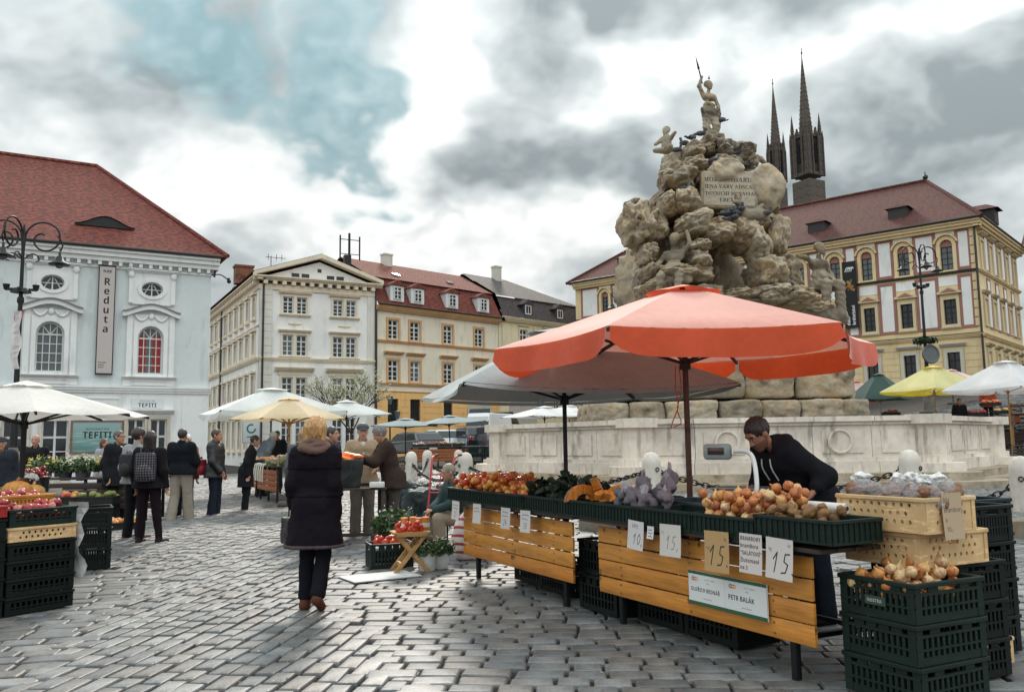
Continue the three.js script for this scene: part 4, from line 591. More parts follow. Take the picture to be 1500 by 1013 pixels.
function person(o) {   // o: pose, clothes; returns the thing
  const root = thing('person', o.label, 'person', o.at, o.turn ?? 0, o.group), S = (o.h ?? 1.75) / 1.75; root.scale.setScalar(S);
  const pel = o.pel ?? [0, .95, 0], dy = pel[1] - .95, dz = pel[2], lean = o.lean ?? 0, cellB = o.cell ?? .02, seedN = (used.person ?? 0) * 3.7;
  const up = p => rot([p[0], p[1] + dy, p[2] + dz], lean, pel);
  const J = {}; for (const s of ['L', 'R']) { const q = s === 'L' ? 1 : -1; J['sh' + s] = up([q * .178 * (o.shw ?? 1), 1.415, -.01]); J['el' + s] = o['el' + s] ?? up([q * .245, 1.13, -.04]); J['wr' + s] = o['wr' + s] ?? up([q * .245, .88, .05]); J['hip' + s] = [q * .088 + pel[0], .93 + dy, pel[2]]; J['kn' + s] = o['kn' + s] ?? [q * .1, .5, .015]; J['an' + s] = o['an' + s] ?? [q * .105, .085, -.02]; J['to' + s] = o['to' + s] ?? [J['an' + s][0] + q * .03, .04, J['an' + s][2] + .17]; }
  const neck = up([0, 1.46, -.015]), hc = up([0, 1.625, .02]), hp = lean * (o.headFollow ?? .5) + (o.nod ?? 0), hy = o.look ?? 0;
  const toHead = (x, y, z) => { let p = [x - hc[0], y - hc[1], z - hc[2]]; p = yaw(p, -hy); return rot(p, -hp, [0, 0, 0]); };
  const fromHead = p => { let q = yaw(rot(p, hp, [0, 0, 0]), hy); return [q[0] + hc[0], q[1] + hc[1], q[2] + hc[2]]; };
  const seg = (a, b, r, r2 = r) => [...a, ...b, r, r2];
  const bulk = o.bulk ?? 1, torso = (e = 0, b = bulk) => [seg(up([-.1 * b, 1.34, 0]), up([.1 * b, 1.34, 0]), .1 + e), seg(up([-.085 * b, 1.2, .01]), up([.085 * b, 1.2, .01]), .1 + e), seg(up([-.065 * b, 1.07, .015]), up([.065 * b, 1.07, .015]), .1 + e), seg([-.075 * b + pel[0], .95 + dy, pel[2] - .01], [.075 * b + pel[0], .95 + dy, pel[2] - .01], .115 + e)];
  const arms = (e, t = 1) => ['L', 'R'].flatMap(s => { const w = J['el' + s].map((v, k) => lerp(v, J['wr' + s][k], t)); return [seg(up([(s === 'L' ? 1 : -1) * .12, 1.4, -.01]), J['sh' + s], .06 + e * .7), seg(J['sh' + s], J['el' + s], .056 + e, .043 + e), seg(J['el' + s], w, .042 + e, .031 + e)]; });
  const legs = (e, lo = 0) => ['L', 'R'].flatMap(s => [seg(J['hip' + s], J['kn' + s], .088 + e, .056 + e), seg(J['kn' + s], J['an' + s], .056 + e, .040 + e + lo)]);
  // body: skin
  const skin = o.skin ?? [.50, .27, .18], hairC = o.hairC ?? [.05, .03, .02];
  const bodyP = [...torso(-.02), ...arms(-.006), ...legs(-.012), seg(neck, up([0, 1.55, 0]), .05, .048), seg(hc, fromHead([0, .04, -.01]), .06, .06), ...['L', 'R'].map(s => seg(J['an' + s], J['to' + s], .02, .012))];
  const parts = [paint(solid(field(bodyP, .03), bodyP, .028), () => skin)];
  const hcell = o.face ? .0055 : .009, hg = surf(headSDF, [-.11, -.15, -.13], [.11, .15, .14], hcell);
  paint(hg, (x, y, z) => { const ax = Math.abs(x); if (Math.hypot(ax - .031, y - .01, z - .073) < .0145) return Math.hypot(ax - .031, y - .01) < .006 ? [.02, .015, .01] : [.5, .47, .44]; if (z > .06 && Math.abs(y - .034 + ax * .05) < .0065 && ax > .012 && ax < .05) return hairC.map(v => v * .8); if (z > .07 && Math.abs(y + .062) < .008 && ax < .024) return [skin[0] * .85, skin[1] * .55, skin[2] * .55]; if (o.stubble && y < -.035 && z > -.01 && !(z > .092)) return skin.map((v, k) => lerp(v, hairC[k], o.stubble)); return skin; });
  { const p = hg.attributes.position; for (let i = 0; i < p.count; i++) p.setXYZ(i, ...fromHead([p.getX(i), p.getY(i), p.getZ(i)])); hg.computeVertexNormals(); parts.push(hg); }
  for (const s of ['L', 'R']) {   // hands with separate, slightly curled fingers
    const q = s === 'L' ? 1 : -1, w = V(...J['wr' + s]), f = w.clone().sub(V(...J['el' + s])).normalize(), side = V(...(o['palm' + s] ?? [0, 0, 1])).addScaledVector(f, -f.dot(V(...(o['palm' + s] ?? [0, 0, 1])))).normalize(), nrm = f.clone().cross(side).multiplyScalar(q).normalize();
    const P = (a, b, c) => { const v = w.clone().addScaledVector(f, a).addScaledVector(side, b).addScaledVector(nrm, c); return [v.x, v.y, v.z]; }, curl = o['curl' + s] ?? o.curl ?? .5, pr = [seg(P(-.03, 0, 0), P(.03, 0, 0), .027, .026)];
    [-.027, -.009, .009, .026].forEach((b, i) => { const l = [.07, .078, .074, .06][i] * 1.0, c0 = curl * .9, c1 = curl * 1.9, k1 = [.082 + l * .5 * Math.cos(c0), b * 1.12, -l * .5 * Math.sin(c0)], k2 = [k1[0] + l * .5 * Math.cos(c1), b * 1.1, k1[2] - l * .5 * Math.sin(c1)]; pr.push(seg(P(.01, b * .8, 0), P(.08, b, 0), .014, .0115), seg(P(.08, b, 0), P(...k1), .0105, .0095), seg(P(...k1), P(...k2), .0095, .0075)); });
    pr.push(seg(P(.015, .025, -.004), P(.05, .05, -.012), .013, .011), seg(P(.05, .05, -.012), P(.085, .048, -.03 * curl - .012), .0105, .008));
    parts.push(paint(solid(field(pr, .008), pr, o.face ? .0055 : .0085, .02), () => skin));
  }
  const skM = person.skin ??= mat([1, 1, 1], .55, T.skin, null, 0, { vertexColors: true });
  raw('body', mrgc(parts), skM, root);
  // hair
  const hk = o.hair ?? 'short';
  if (hk !== 'bald') {
    const len = o.hairLen ?? .3, fz = (x, y, z) => {
      let d = ellip(x, y, z, 0, .036, -.018, .085 + (o.puff ?? 0), .1 + (o.puff ?? 0), .103 + (o.puff ?? 0));
      d = Math.max(d, -(ellip(x, y, z, 0, -.03, .1, .078, .1 + (o.fringe ?? 0), .088)));
      if (hk === 'short') d = Math.max(d, -(y + .05 + (z < -.03 ? .03 : 0)), -(.01 - Math.abs(z + .005) + (y > .02 ? -1 : 0)) * 0 - 1);
      if (hk === 'bob' || hk === 'long') { for (const sx of [-1, 0, 1]) d = smin(d, cap(x, y, z, [sx * .05, .02, -.05, sx * .062, -len, -.055, .055 + (o.puff ?? 0), .035]), .03); d = Math.max(d, -ellip(x, y, z, 0, -.04, .12, .075, .14, .1)); }
      if (Math.abs(d) < .04) d += (noise(x * 60 + seedN, y * 12, z * 60) * .006 + noise(x * 130, y * 25, z * 130) * .003) * (o.messy ?? 1); return d;
    };
    const g = surf(fz, [-.16, -.2 - (hk === 'short' ? 0 : len), -.2], [.16, .18, .14], o.face ? .0052 : .009), p = g.attributes.position;
    paint(g, (x, y, z) => { const k = .75 + .9 * Math.max(0, .5 + noise(x * 70, y * 8, z * 70 + seedN)) * .6; return hairC.map(v => v * k); });
    for (let i = 0; i < p.count; i++) p.setXYZ(i, ...fromHead([p.getX(i), p.getY(i), p.getZ(i)])); g.computeVertexNormals();
    raw('hair', mrgc([g]), person.hair ??= mat([1, 1, 1], .5, null, null, 0, { vertexColors: true }), root);
  }
  if (hk === 'cap' || o.cap) { const c = surf((x, y, z) => smin(Math.max(ellip(x, y, z, 0, .065, -.012, .1, .068, .118), -(y - .04)), ellip(x, y, z, 0, .05, .105, .068, .011, .055), .012), [-.13, .0, -.16], [.13, .16, .18], .008), p = c.attributes.position; for (let i = 0; i < p.count; i++) p.setXYZ(i, ...fromHead([p.getX(i), p.getY(i), p.getZ(i)])); c.computeVertexNormals(); obj('flat_cap', c, mat(o.cap ?? [.12, .12, .13], .9, T.cloth, T.clothB, .002), root); }
  if (o.glasses) { const gg = []; for (const s of [-1, 1]) gg.push(new THREE.TorusGeometry(.02, .002, 5, 14).translate(s * .031, .01, .103), bar([s * .05, .012, .1], [s * .08, .012, 0], .002, 4)); gg.push(bar([-.011, .014, .106], [.011, .014, .106], .002, 4)); const g = mrg(gg), p = g.attributes.position; for (let i = 0; i < p.count; i++) p.setXYZ(i, ...fromHead([p.getX(i), p.getY(i), p.getZ(i)])); obj('glasses', g, M.iron, root); }
  // clothes
  const wr = (amp, f1) => (x, y, z) => amp * (noise(x * f1 + seedN, y * f1 * .8, z * f1) + .5 * noise(x * f1 * 2.3, y * f1 * 2 + seedN, z * f1 * 2.3) + .35 * Math.sin(y * 70 + 6 * noise(x * 9 + seedN, y * 5, z * 9)) * Math.max(0, noise(x * 6, y * 6 + seedN, z * 6)));
  const cm = (c, r = .85) => c.isMaterial ? c : mat(c, r, T.cloth, T.clothB, .0015, { specularIntensity: .22 });
  const bt = o.bottom ?? {}, bp = [...legs(.018 + (bt.e ?? 0), bt.flare ?? .018), seg([-.075 * bulk + pel[0], .96 + dy, pel[2] - .01], [.075 * bulk + pel[0], .96 + dy, pel[2] - .01], .128), seg([pel[0], 1.02 + dy, pel[2]], [pel[0], .93 + dy, pel[2]], .11)], bf = field(bp, .016), bw = wr(.008, 11);
  obj(bt.name ?? 'trousers', solid((x, y, z) => { let d = bf(x, y, z); if (Math.abs(d) < .06) d += bw(x, y, z); return Math.max(d, (bt.cut ?? .06) - y, y - (1.06 + dy)); }, bp, .015), cm(bt.c ?? [.03, .03, .04]), root);
  const tp = o.top ?? {}, e = tp.e ?? .028, hem = (tp.hem ?? .82) + dy, tpp = [...torso(e), ...arms(e * .85, tp.sleeve ?? .97), seg(neck, up([0, 1.5, -.01]), .075, .07)];
  if (hem < .93 + dy) { const f = tp.flare ?? .02; for (const q of [-1, 1]) tpp.push(seg([q * .075 * bulk + pel[0], .95 + dy, pel[2] - .01], [q * (.085 + f) * bulk + pel[0], hem, pel[2] - .005], .12 + e, .125 + e + f)); tpp.push(seg([pel[0], .95 + dy, pel[2]], [pel[0], hem, pel[2]], .12 + e, .13 + e + f)); }
  if (tp.collar) tpp.push(seg(up([-.05, 1.47, -.03]), up([.05, 1.47, -.03]), .06 + tp.collar, .06 + tp.collar)); if (tp.hood) tpp.push(seg(up([-.07, 1.45, -.1]), up([.07, 1.45, -.1]), .055, .055));
  const tf = field(tpp, .045), tw = wr(tp.wrinkle ?? .009, 10);
  obj(tp.name ?? 'jacket', solid((x, y, z) => { let d = tf(x, y, z); if (Math.abs(d) < .06) d += tw(x, y, z); d = Math.max(d, hem - y); const n = cap(x, y, z, [...up([0, 1.5, .015]), ...up([0, 1.62, .02]), .058, .075]); return Math.max(d, -n); }, tpp, .015), cm(tp.c ?? [.02, .02, .025], tp.rough), root);
  const band = (nm, y0, y1, off, c, w = 1) => obj(nm, solid((x, y, z) => { let d = tf(x, y, z); if (Math.abs(d) < .06) d += w * tw(x, y, z); return Math.max(d - off, y0 - y, y - y1, -d - .02); }, tpp, .012), cm(c), root);
  if (tp.belt) band('belt', tp.belt - .022 + dy, tp.belt + .022 + dy, .007, tp.c); if (tp.cape) band('shoulder_flap', 1.27, 1.43, .009, tp.c); if (tp.fringe) band('hem_fringe', hem, hem + .035, .01, tp.fringe, 1.8);
  if (tp.inner) { const ip = [seg(up([0, 1.42, .06]), up([0, 1.18, .075]), .055, .06)]; obj('shirt', solid(field(ip), ip, .02), cm(tp.inner), root); }
  for (const s of ['L', 'R']) { const a = J['an' + s], t = J['to' + s], lift = Math.min(a[1] - .085, t[1] - .04), hl = [a[0], a[1] - .045, a[2] - .035], sp_ = [seg(hl, t, .046, .04), seg([a[0], a[1] + (o.boot ?? .03), a[2]], hl, o.boot ? .05 : .047, .046)], sf = field(sp_, .02); obj('shoe', solid((x, y, z) => Math.max(sf(x, y, z), .002 - y), sp_, .011), cm(o.shoeC ?? [.02, .018, .018], .5), root); }
  if (o.strings) for (const q of [-1, 1]) obj('drawstring', tube([up([q * .05, 1.44, .1]), up([q * .055, 1.38, .14]), up([q * .055, 1.27, .155])], .006, 8, 5), M.white, root);
  if (o.scarf) { const g = []; for (let i = 0; i < 3; i++) { const pts = []; for (let k = 0; k < 12; k++) { const a = k / 12 * 2 * PI; pts.push(up([Math.cos(a) * (.085 + .024 * i), 1.515 - .03 * i + .014 * Math.sin(a * 3 + i * 2), Math.sin(a) * (.088 + .022 * i) - .005])); } g.push(tube(pts, .04, 40, 8, true)); } const q = mergeVertices(keepPN(mergeGeometries(g.map(plain)))), p = q.attributes.position; for (let i = 0; i < p.count; i++) { const k = .012 * noise(p.getX(i) * 40, p.getY(i) * 40, p.getZ(i) * 40); p.setXYZ(i, p.getX(i) * (1 + k * 4), p.getY(i) + k, p.getZ(i) * (1 + k * 4)); } q.computeVertexNormals(); obj('scarf', q, cm(o.scarf), root); }
  root.userData.up = undefined; delete root.userData.up; return Object.assign(root, { J, upper: up });
}
// places of the boulders (x, y, depth, radii, tone, lean) and of the pigeons, in metres
const ROCKS = [[3.44,7.25,23.0,0.47,0.63,1.1,0,0.1],[3.42,7.82,23.3,0.29,0.26,0.7,3,0.3],[4.04,7.28,23.6,0.37,0.48,1.0,2,0],[3.71,6.42,23.0,0.29,0.34,0.9,0,0],[3.77,5.89,22.9,0.34,0.29,0.9,1,0],[4.71,8.71,23.6,0.55,0.4,1.2,1,-0.15],[4.23,8.16,24,0.25,0.3,0.8,3,0],[4.42,7.88,23.4,0.36,0.43,0.9,0,0.2],[4.86,7.92,23.1,0.42,0.36,0.9,2,0.1],[5.3,9.16,23.8,0.35,0.25,0.8,0,0],[5.52,8.88,24.2,0.34,0.43,1.0,4,0],[6.14,9.1,23.9,0.52,0.34,0.8,3,-0.25],[4.95,7.2,22.9,0.5,0.39,0.9,2,0.2],[5.59,7.05,23.0,0.5,0.36,1.0,0,-0.1],[6.27,6.99,23.2,0.51,0.51,1.0,4,-0.3],[6.63,6.65,22.9,0.34,0.56,0.9,2,0.25],[7.27,6.9,23.2,0.31,0.64,0.8,0,-0.05],[6.92,7.35,23.6,0.41,0.33,1,1,0],[5.05,6.59,22.8,0.35,0.19,0.8,2,0],[5.05,6.21,22.8,0.35,0.27,0.9,0,0],[4.38,5.78,22.5,0.62,0.24,0.9,1,0],[4.77,6.54,23.6,0.5,0.5,1.0,3,0],[4.95,5.77,22.8,0.48,0.27,0.9,4,0],[6.88,5.83,22.8,0.48,0.5,1.0,0,0],[6.88,5.23,22.6,0.56,0.3,1.0,2,0],[7.15,8.16,24.0,0.44,0.52,1.0,4,0],[5.93,8.21,24.4,0.51,0.51,1.2,3,0],[6.49,7.91,24.2,0.6,0.43,1.2,1,0],[5.34,9.72,24.3,0.34,0.34,0.8,1,0],[6.59,9.73,24.6,0.55,0.35,1.0,3,-0.4],[5.98,10.04,25.0,0.44,0.4,1.0,3,0],[6.94,9.28,24.5,0.34,0.34,0.8,1,0],[5.96,10.09,24.9,0.35,0.35,0.7,0,0],[4.1,5.45,23.0,0.73,0.32,1.1,0,0],[5.03,5.22,22.6,0.64,0.29,1.0,3,0],[5.99,5.15,22.7,0.64,0.27,1.0,1,0],[7.54,5.11,22.6,0.56,0.32,1.0,4,0],[7.96,4.92,22.6,0.48,0.28,0.9,0,0],[4.59,7.08,24.6,0.52,0.69,1.3,3,0],[6.57,8.96,25.6,0.99,0.81,1.5,3,0],[5.35,8.42,25.4,0.8,0.8,1.5,1,0],[7.12,7.81,25.4,0.8,0.62,1.5,3,0],[4.24,6.36,25.0,0.62,0.7,1.3,3,0],[7.89,6.15,25,0.53,0.7,1.2,1,0],[5.82,6.79,25.6,0.45,0.81,1.0,3,0.1],[5.4,6.2,27.4,2.0,1.9,1.4,1,0],[4.6,4.5,27,1.3,1.4,1.3,3,0],[7.0,4.8,27,1.3,1.6,1.3,0,0],[5.6,8.2,26.6,1.3,1.2,1.1,3,0],[5.5,9.6,25.6,0.8,0.8,0.8,1,0]];
const PIGEONS = [[4.89,9.75,24.2,1],[5.09,9.95,24.2,-1],[5.33,10.11,24.2,2],[6.14,10.01,24.3,0],[6.29,9.93,24.3,1.5],[6.4,9.78,24.0,-1.5],[6.52,9.7,24.0,1],[6.6,9.5,23.9,2],[6.75,9.11,23.8,0.5],[6.76,8.72,23.2,1.5],[6.91,8.7,23.1,-1.2],[7.03,8.69,23.1,0.7],[5.76,7.35,22.3,1],[5.91,7.4,22.3,2],[6.01,7.34,22.3,-1],[6.16,7.45,22.3,0],[4.74,8.11,22.6,1.2],[6.28,10.78,24.6,-1.5],[6.9,7.38,22.5,0.6],[5.67,9.02,23.0,1],[5.68,10.34,24.5,1.1],[5.97,7.23,22.3,0.4],[5.79,7.16,22.3,2.4]];
// ---------- fountain ----------
const rockTones = [[.64, .58, .50], [.53, .485, .42], [.72, .66, .575], [.43, .40, .36], [.60, .525, .43]];
const rockM = rockTones.map(c => mat(c, .9, T.stone, T.stoneB, .05));
{
  const b = thing('fountain', 'huge baroque rock fountain with statues inside a pale stone basin', 'fountain', [0, 0, 0]);
  const pale = [[.88, .835, .785], [.82, .775, .725], [.91, .87, .82]].map(c => mat(c, .8, T.pale, T.stoneB, .006)), worn = mat([.60, .555, .50], .85, T.stone, T.stoneB, .012);
  const base = [[2.65, 18.6], [8.9, 18.4], [12.35, 22.3], [12.35, 28], [8.6, 32], [3, 32], [-.35, 28.3], [-.35, 22.9]], C = [6.1, 25.2];
  const off = k => base.map(([x, d]) => { const l = Math.hypot(x - C[0], d - C[1]); return [x + (x - C[0]) / l * k, d + (d - C[1]) / l * k]; });
  const n = base.length;
  // one prism per side: outer offset a, inner offset i, heights y0..y1, ends trimmed by a joint
  const side = (k, a, i, y0, y1, u0 = 0, u1 = 1, gap = .006) => {
    const O = off(a), I = off(i), p = (A, u) => { const s = A[k], e = A[(k + 1) % n]; return [lerp(s[0], e[0], u), lerp(s[1], e[1], u)]; }, L = Math.hypot(O[k][0] - O[(k + 1) % n][0], O[k][1] - O[(k + 1) % n][1]), g = gap / L;
    const q = [p(O, u0 + g), p(O, u1 - g), p(I, u1 - g), p(I, u0 + g)], lo = q.map(v => [v[0], y0, -v[1]]), hi = q.map(v => [v[0], y1, -v[1]]);
    return polys([[hi[0], hi[1], hi[2], hi[3]], [lo[0], lo[1], hi[1], hi[0]], [lo[1], lo[2], hi[2], hi[1]], [lo[2], lo[3], hi[3], hi[2]], [lo[3], lo[0], hi[0], hi[3]]]);
  };
  for (let k = 0; k < n; k++) {
    const m = k === 0 ? 5 : 4;
    for (let j = 0; j < m; j++) {
      const u0 = j / m, u1 = (j + 1) / m, r = () => pale[Math.floor(rnd() * 3)];
      obj('lower_step', side(k, 1.15, .3, PLAT - .1, PLAT + .13 + rr(-.006, .006), u0, u1), worn, b); obj('upper_step', side(k, .72, .2, PLAT - .1, PLAT + .29 + rr(-.006, .006), u0, u1), worn, b);
      obj('plinth_stone', [side(k, .24, -.1, .7, .95, u0, u1), side(k, .14, -.1, .95, 1.03, u0, u1)], r(), b);
      const pn = obj('basin_panel', [side(k, 0, -.3, 1.03, 1.72, u0, u1)], r(), b); obj('raised_field', [side(k, .035, -.1, 1.12, 1.6, u0 + .03, u1 - .03)], r(), pn);
      obj('coping_stone', [side(k, .07, -.36, 1.72, 1.79, u0, u1), side(k, .15, -.42, 1.79, 1.9, u0, u1)], r(), b);
    }
    const [x, d] = base[k], l = Math.hypot(x - C[0], d - C[1]), ux = (x - C[0]) / l, ud = (d - C[1]) / l, P = (r, y0, y1, o) => cy(r, r, y1 - y0, 24, x + ux * o, (y0 + y1) / 2, -(d + ud * o));
    obj('corner_pier', [P(.42, .75, 1.05, -.05), P(.34, 1.05, 1.72, -.05), P(.46, 1.72, 1.92, -.05)], pale[k % 3], b);
    obj('round_step', [P(1.25, PLAT - .1, PLAT + .135, .2)], worn, b); obj('round_step', [P(.85, PLAT - .1, PLAT + .295, .12)], worn, b); obj('round_plinth', [P(.6, .6, .9, .05)], pale[(k + 1) % 3], b);
  }
  const med = (u) => { const O = off(.05), s = O[0], e = O[1]; return [lerp(s[0], e[0], u), lerp(s[1], e[1], u)]; };
  for (const u of [.31, .69]) { const [x, d] = med(u); obj('round_medallion', new THREE.TorusGeometry(.24, .03, 6, 24).translate(x, 1.37, -d + .01), pale[0], b); }
  obj('basin_water', [(() => { const I = off(-.3); return polys([I.map(v => [v[0], 1.3, -v[1]])]); })()], mat([.05, .06, .055], .05, null, null, 0, { ior: 1.33 }), b);
  // plinth of big rough blocks
  const blk = (x, y, d, w, h, t, i) => { const g = lump(w / 2, h / 2, t / 2, 12, .07, x * 3 + y, .8); obj('plinth_block', g.translate(x, y, -d), rockM[i % 5], b); };
  const rows = [[[-3.15, 1.05], [-2.2, .9], [-1.1, 1.3], [.1, 1.1], [1.15, 1.0], [2.2, 1.1], [3.05, .8]], [[-2.95, 1.3], [-1.75, 1.15], [-.45, 1.45], [.95, 1.35], [2.45, 1.6]]];
  rows.forEach((r, j) => r.forEach(([x, w], i) => blk(5.62 + x, j ? 2.95 : 2.08, 22.1 + (j ? .25 : 0) + rr(-.1, .1) + Math.abs(x) * .12, w * 1.2, j ? 1.2 : .85, 1.6, i + j)));
  for (const s of [-1, 1]) for (const [z, y, h] of [[23.6, 2.1, .9], [25.2, 2.1, .9], [23.9, 2.95, 1.2], [25.6, 2.9, 1.2]]) blk(5.62 + s * 3.0, y, z, 1.7, h, 1.7, 2);
  for (const z of [24, 26, 27.8]) blk(5.6, 2.3, z, 5.2, 2.2, 2.2, 1);
  // boulders: x, y, depth, radii x y z, tone, lean
  const B = ROCKS;
  for (const [x, y, d, rx, ry, rz, t, a] of B) obj('boulder', lump(rx, ry, rz, 16, .23, x * 5.1 + y * 3, .35).rotateZ(a || 0).translate(x, y, -d), rockM[t], b);
  // inscription stone
  const ins = printed(1.38, .86, 512, 320, (c, W, H) => { c.fillStyle = '#cfc2ae'; c.fillRect(0, 0, W, H); for (let i = 0; i < 900; i++) { c.fillStyle = `rgba(${rr(90, 210)},${rr(80, 190)},${rr(60, 160)},.10)`; c.beginPath(); c.ellipse(rr(0, W), rr(0, H), rr(2, 20), rr(2, 16), 0, 0, 7); c.fill(); } c.fillStyle = '#2e2824'; c.textAlign = 'center'; c.font = 'bold 62px serif'; ['MORARCHIARUM', 'IENA VARV ADSCAE', 'TDEVNICHI MORAVIAE', 'EREXIT'].forEach((s, i) => { c.font = `bold ${[60, 50, 46, 52][i]}px serif`; c.fillText(s, W / 2, 80 + i * 68); }); });
  const tb = obj('inscription_stone', [rb(1.6, 1.05, .3, .1), lump(.5, .35, .3, 8, .2, 2).translate(-.1, .55, 0), lump(.5, .65, .35, 8, .2, 6).translate(.95, .1, -.1)], rockM[2], b); tb.position.set(6.05, 8.25, -23.05); tb.rotation.set(.1, -.12, -.06); raw('lettering', ins.g.translate(0, 0, .156), ins.m, tb);
  // statues
  const sm = mat([.50, .465, .41], .85, T.stone, T.stoneB, .012), dk = mat([.42, .385, .335], .85, T.stone, T.stoneB, .012);
  function statue(name, pr, cell, x, y, d, turn, m, scale = 1, fold = .012, head) {
    const f = field(pr, .05); let g = solid((X, Y, Z) => { let q = f(X, Y, Z); if (Math.abs(q) < .09) q += fold * .55 * Math.sin((X * 3 + Y * 9 + Z * 4) * 5 + 5 * noise(X * 4, Y * 3, Z * 4)) * sstep(head[1] - .3, head[1] - .7, Y) + .01 * noise(X * 12, Y * 12, Z * 12); return q; }, pr, cell, .06);
    const hg = surf((X, Y, Z) => smin(headSDF(X, Y, Z), ellip(X, Y, Z, 0, .05, -.035, .092, .085, .1) + .012 * noise(X * 40, Y * 40, Z * 40), .01), [-.14, -.16, -.16], [.14, .17, .14], .012).scale(1.15, 1.15, 1.15).rotateY(head[3]).translate(head[0], head[1], head[2]);
    const o = obj(name, [g, hg], m, b); o.position.set(x, y, -d); o.rotation.y = turn; o.scale.setScalar(scale); return o;
  }
  const s = (...a) => a;
  // standing figure on top with a raised spear
  const top = statue('crowning_statue', [s(-.09, 1.38, 0, .09, 1.38, 0, .11, .11), s(-.07, 1.15, .02, .07, 1.12, .02, .105, .105), s(-.1, .95, 0, .11, .93, 0, .135, .135), s(0, 1.48, 0, 0, 1.6, .02, .055, .05), s(-.17, 1.43, 0, -.3, 1.68, .02, .065, .052), s(-.3, 1.68, .02, -.2, 1.96, .03, .05, .038), s(.17, 1.42, 0, .27, 1.15, .02, .06, .05), s(.27, 1.15, .02, .2, .96, .16, .048, .04), s(-.09, .95, 0, -.12, .45, .03, .13, .1), s(-.12, .45, .03, -.1, .05, 0, .1, .11), s(.1, .93, 0, .14, .5, .12, .13, .1), s(.14, .5, .12, .1, .05, .02, .1, .12), s(-.2, .98, .05, .22, .88, .05, .09, .1), s(.26, 1.0, 0, .3, .55, -.05, .09, .06), s(0, .3, -.06, 0, .05, -.05, .16, .2), s(-.18, 1.0, .08, .2, .82, .1, .05, .05)], .022, 5.97, 10.12, 24.6, .25, sm, 1.05, .014, [0, 1.72, .04, .5]);
  obj('spear', [bar([-.2, 1.75, .04], [-.3, 2.2, .04], .018, 6), cy(.035, .004, .38, 6, -.335, 2.36, .04, 0, 0, .22)], M.iron, top); obj('crest', [sp(.03, 6, 5, .02, 1.94, .02), cy(.03, .008, .1, 6, .02, 1.96, .03)], dk, top);
  // reclining and seated figures on the rock
  statue('seated_statue', [s(-.1, .75, 0, .1, .75, 0, .12, .12), s(-.08, .5, .03, .08, .5, .03, .12, .12), s(-.1, .3, .02, .1, .3, .02, .14, .14), s(0, .85, 0, 0, .98, .03, .055, .05), s(.17, .8, 0, .36, .98, .02, .06, .05), s(.36, .98, .02, .3, 1.25, .05, .05, .04), s(-.17, .8, 0, -.34, .55, .1, .06, .05), s(-.34, .55, .1, -.55, .5, .2, .05, .04), s(-.1, .3, .05, -.2, .28, .42, .12, .09), s(-.2, .28, .42, -.3, -.2, .38, .09, .06), s(.1, .3, .05, .18, .3, .45, .12, .09), s(.18, .3, .45, .1, -.25, .5, .09, .06), s(-.3, .2, .25, .3, .2, .25, .12, .12), s(-.3, -.2, .38, -.38, -.25, .5, .06, .05), s(.1, -.25, .5, .08, -.3, .62, .06, .05)], .026, 4.32, 5.35, 22.35, -.35, sm, 1.25, .016, [.03, 1.1, .05, -.6]);
  statue('seated_statue', [s(-.1, .85, 0, .1, .85, 0, .13, .13), s(-.08, .6, .03, .08, .6, .03, .13, .13), s(-.1, .36, .02, .1, .36, .02, .17, .17), s(0, .95, 0, 0, 1.08, .03, .06, .05), s(.17, .9, 0, .3, .6, .05, .07, .05), s(.3, .6, .05, .2, .45, .25, .05, .045), s(-.17, .9, 0, -.38, .95, .1, .065, .05), s(-.38, .95, .1, -.62, 1.0, .1, .05, .04), s(-.1, .34, .05, -.16, .35, .42, .14, .11), s(-.16, .35, .42, -.18, -.3, .36, .11, .1), s(.1, .34, .05, .18, .35, .42, .14, .11), s(.18, .35, .42, .2, -.35, .4, .11, .11), s(-.2, -.3, .3, .3, -.35, .25, .16, .18)], .026, 8.2, 5.0, 22.5, .35, dk, 1.2, .018, [.05, 1.22, .03, .3]);
  statue('beast_statue', [s(-.35, .3, 0, .3, .35, 0, .16, .2), s(.3, .4, 0, .55, .7, .05, .13, .1), s(.5, .72, .05, .78, .68, .1, .1, .06), s(.4, .3, .1, .5, 0, .15, .08, .06), s(-.35, .3, .05, -.45, 0, .1, .09, .06), s(-.4, .35, 0, -.7, .5, -.1, .07, .04), s(-.1, .45, -.1, -.2, .8, -.25, .08, .03)], .03, 6.0, 3.95, 22.1, 0, dk, 1.0, .01, [.62, .78, .1, 1.2]);
  statue('beast_statue', [s(-.3, .25, 0, .3, .28, 0, .2, .18), s(-.3, .3, .05, -.5, .6, .1, .13, .1), s(-.48, .6, .1, -.68, .58, .2, .1, .06), s(.3, .3, 0, .5, .05, .1, .1, .05), s(.1, .4, 0, .35, .6, -.05, .1, .06)], .03, 6.55, 7.2, 22.6, .2, dk, .9, .012, [-.52, .72, .12, -.4]);
  statue('cherub_statue', [s(0, .1, 0, 0, .4, 0, .16, .13), s(-.14, .4, 0, -.3, .25, .1, .07, .05), s(.14, .4, 0, .3, .5, .1, .07, .05), s(-.1, .05, .05, -.25, 0, .3, .1, .07), s(.1, .05, .05, .22, .05, .3, .1, .07), s(0, .42, 0, 0, .5, 0, .07, .07)], .026, 4.55, 9.7, 24.0, -.5, sm, 1.0, .008, [0, .62, .02, -.4]);
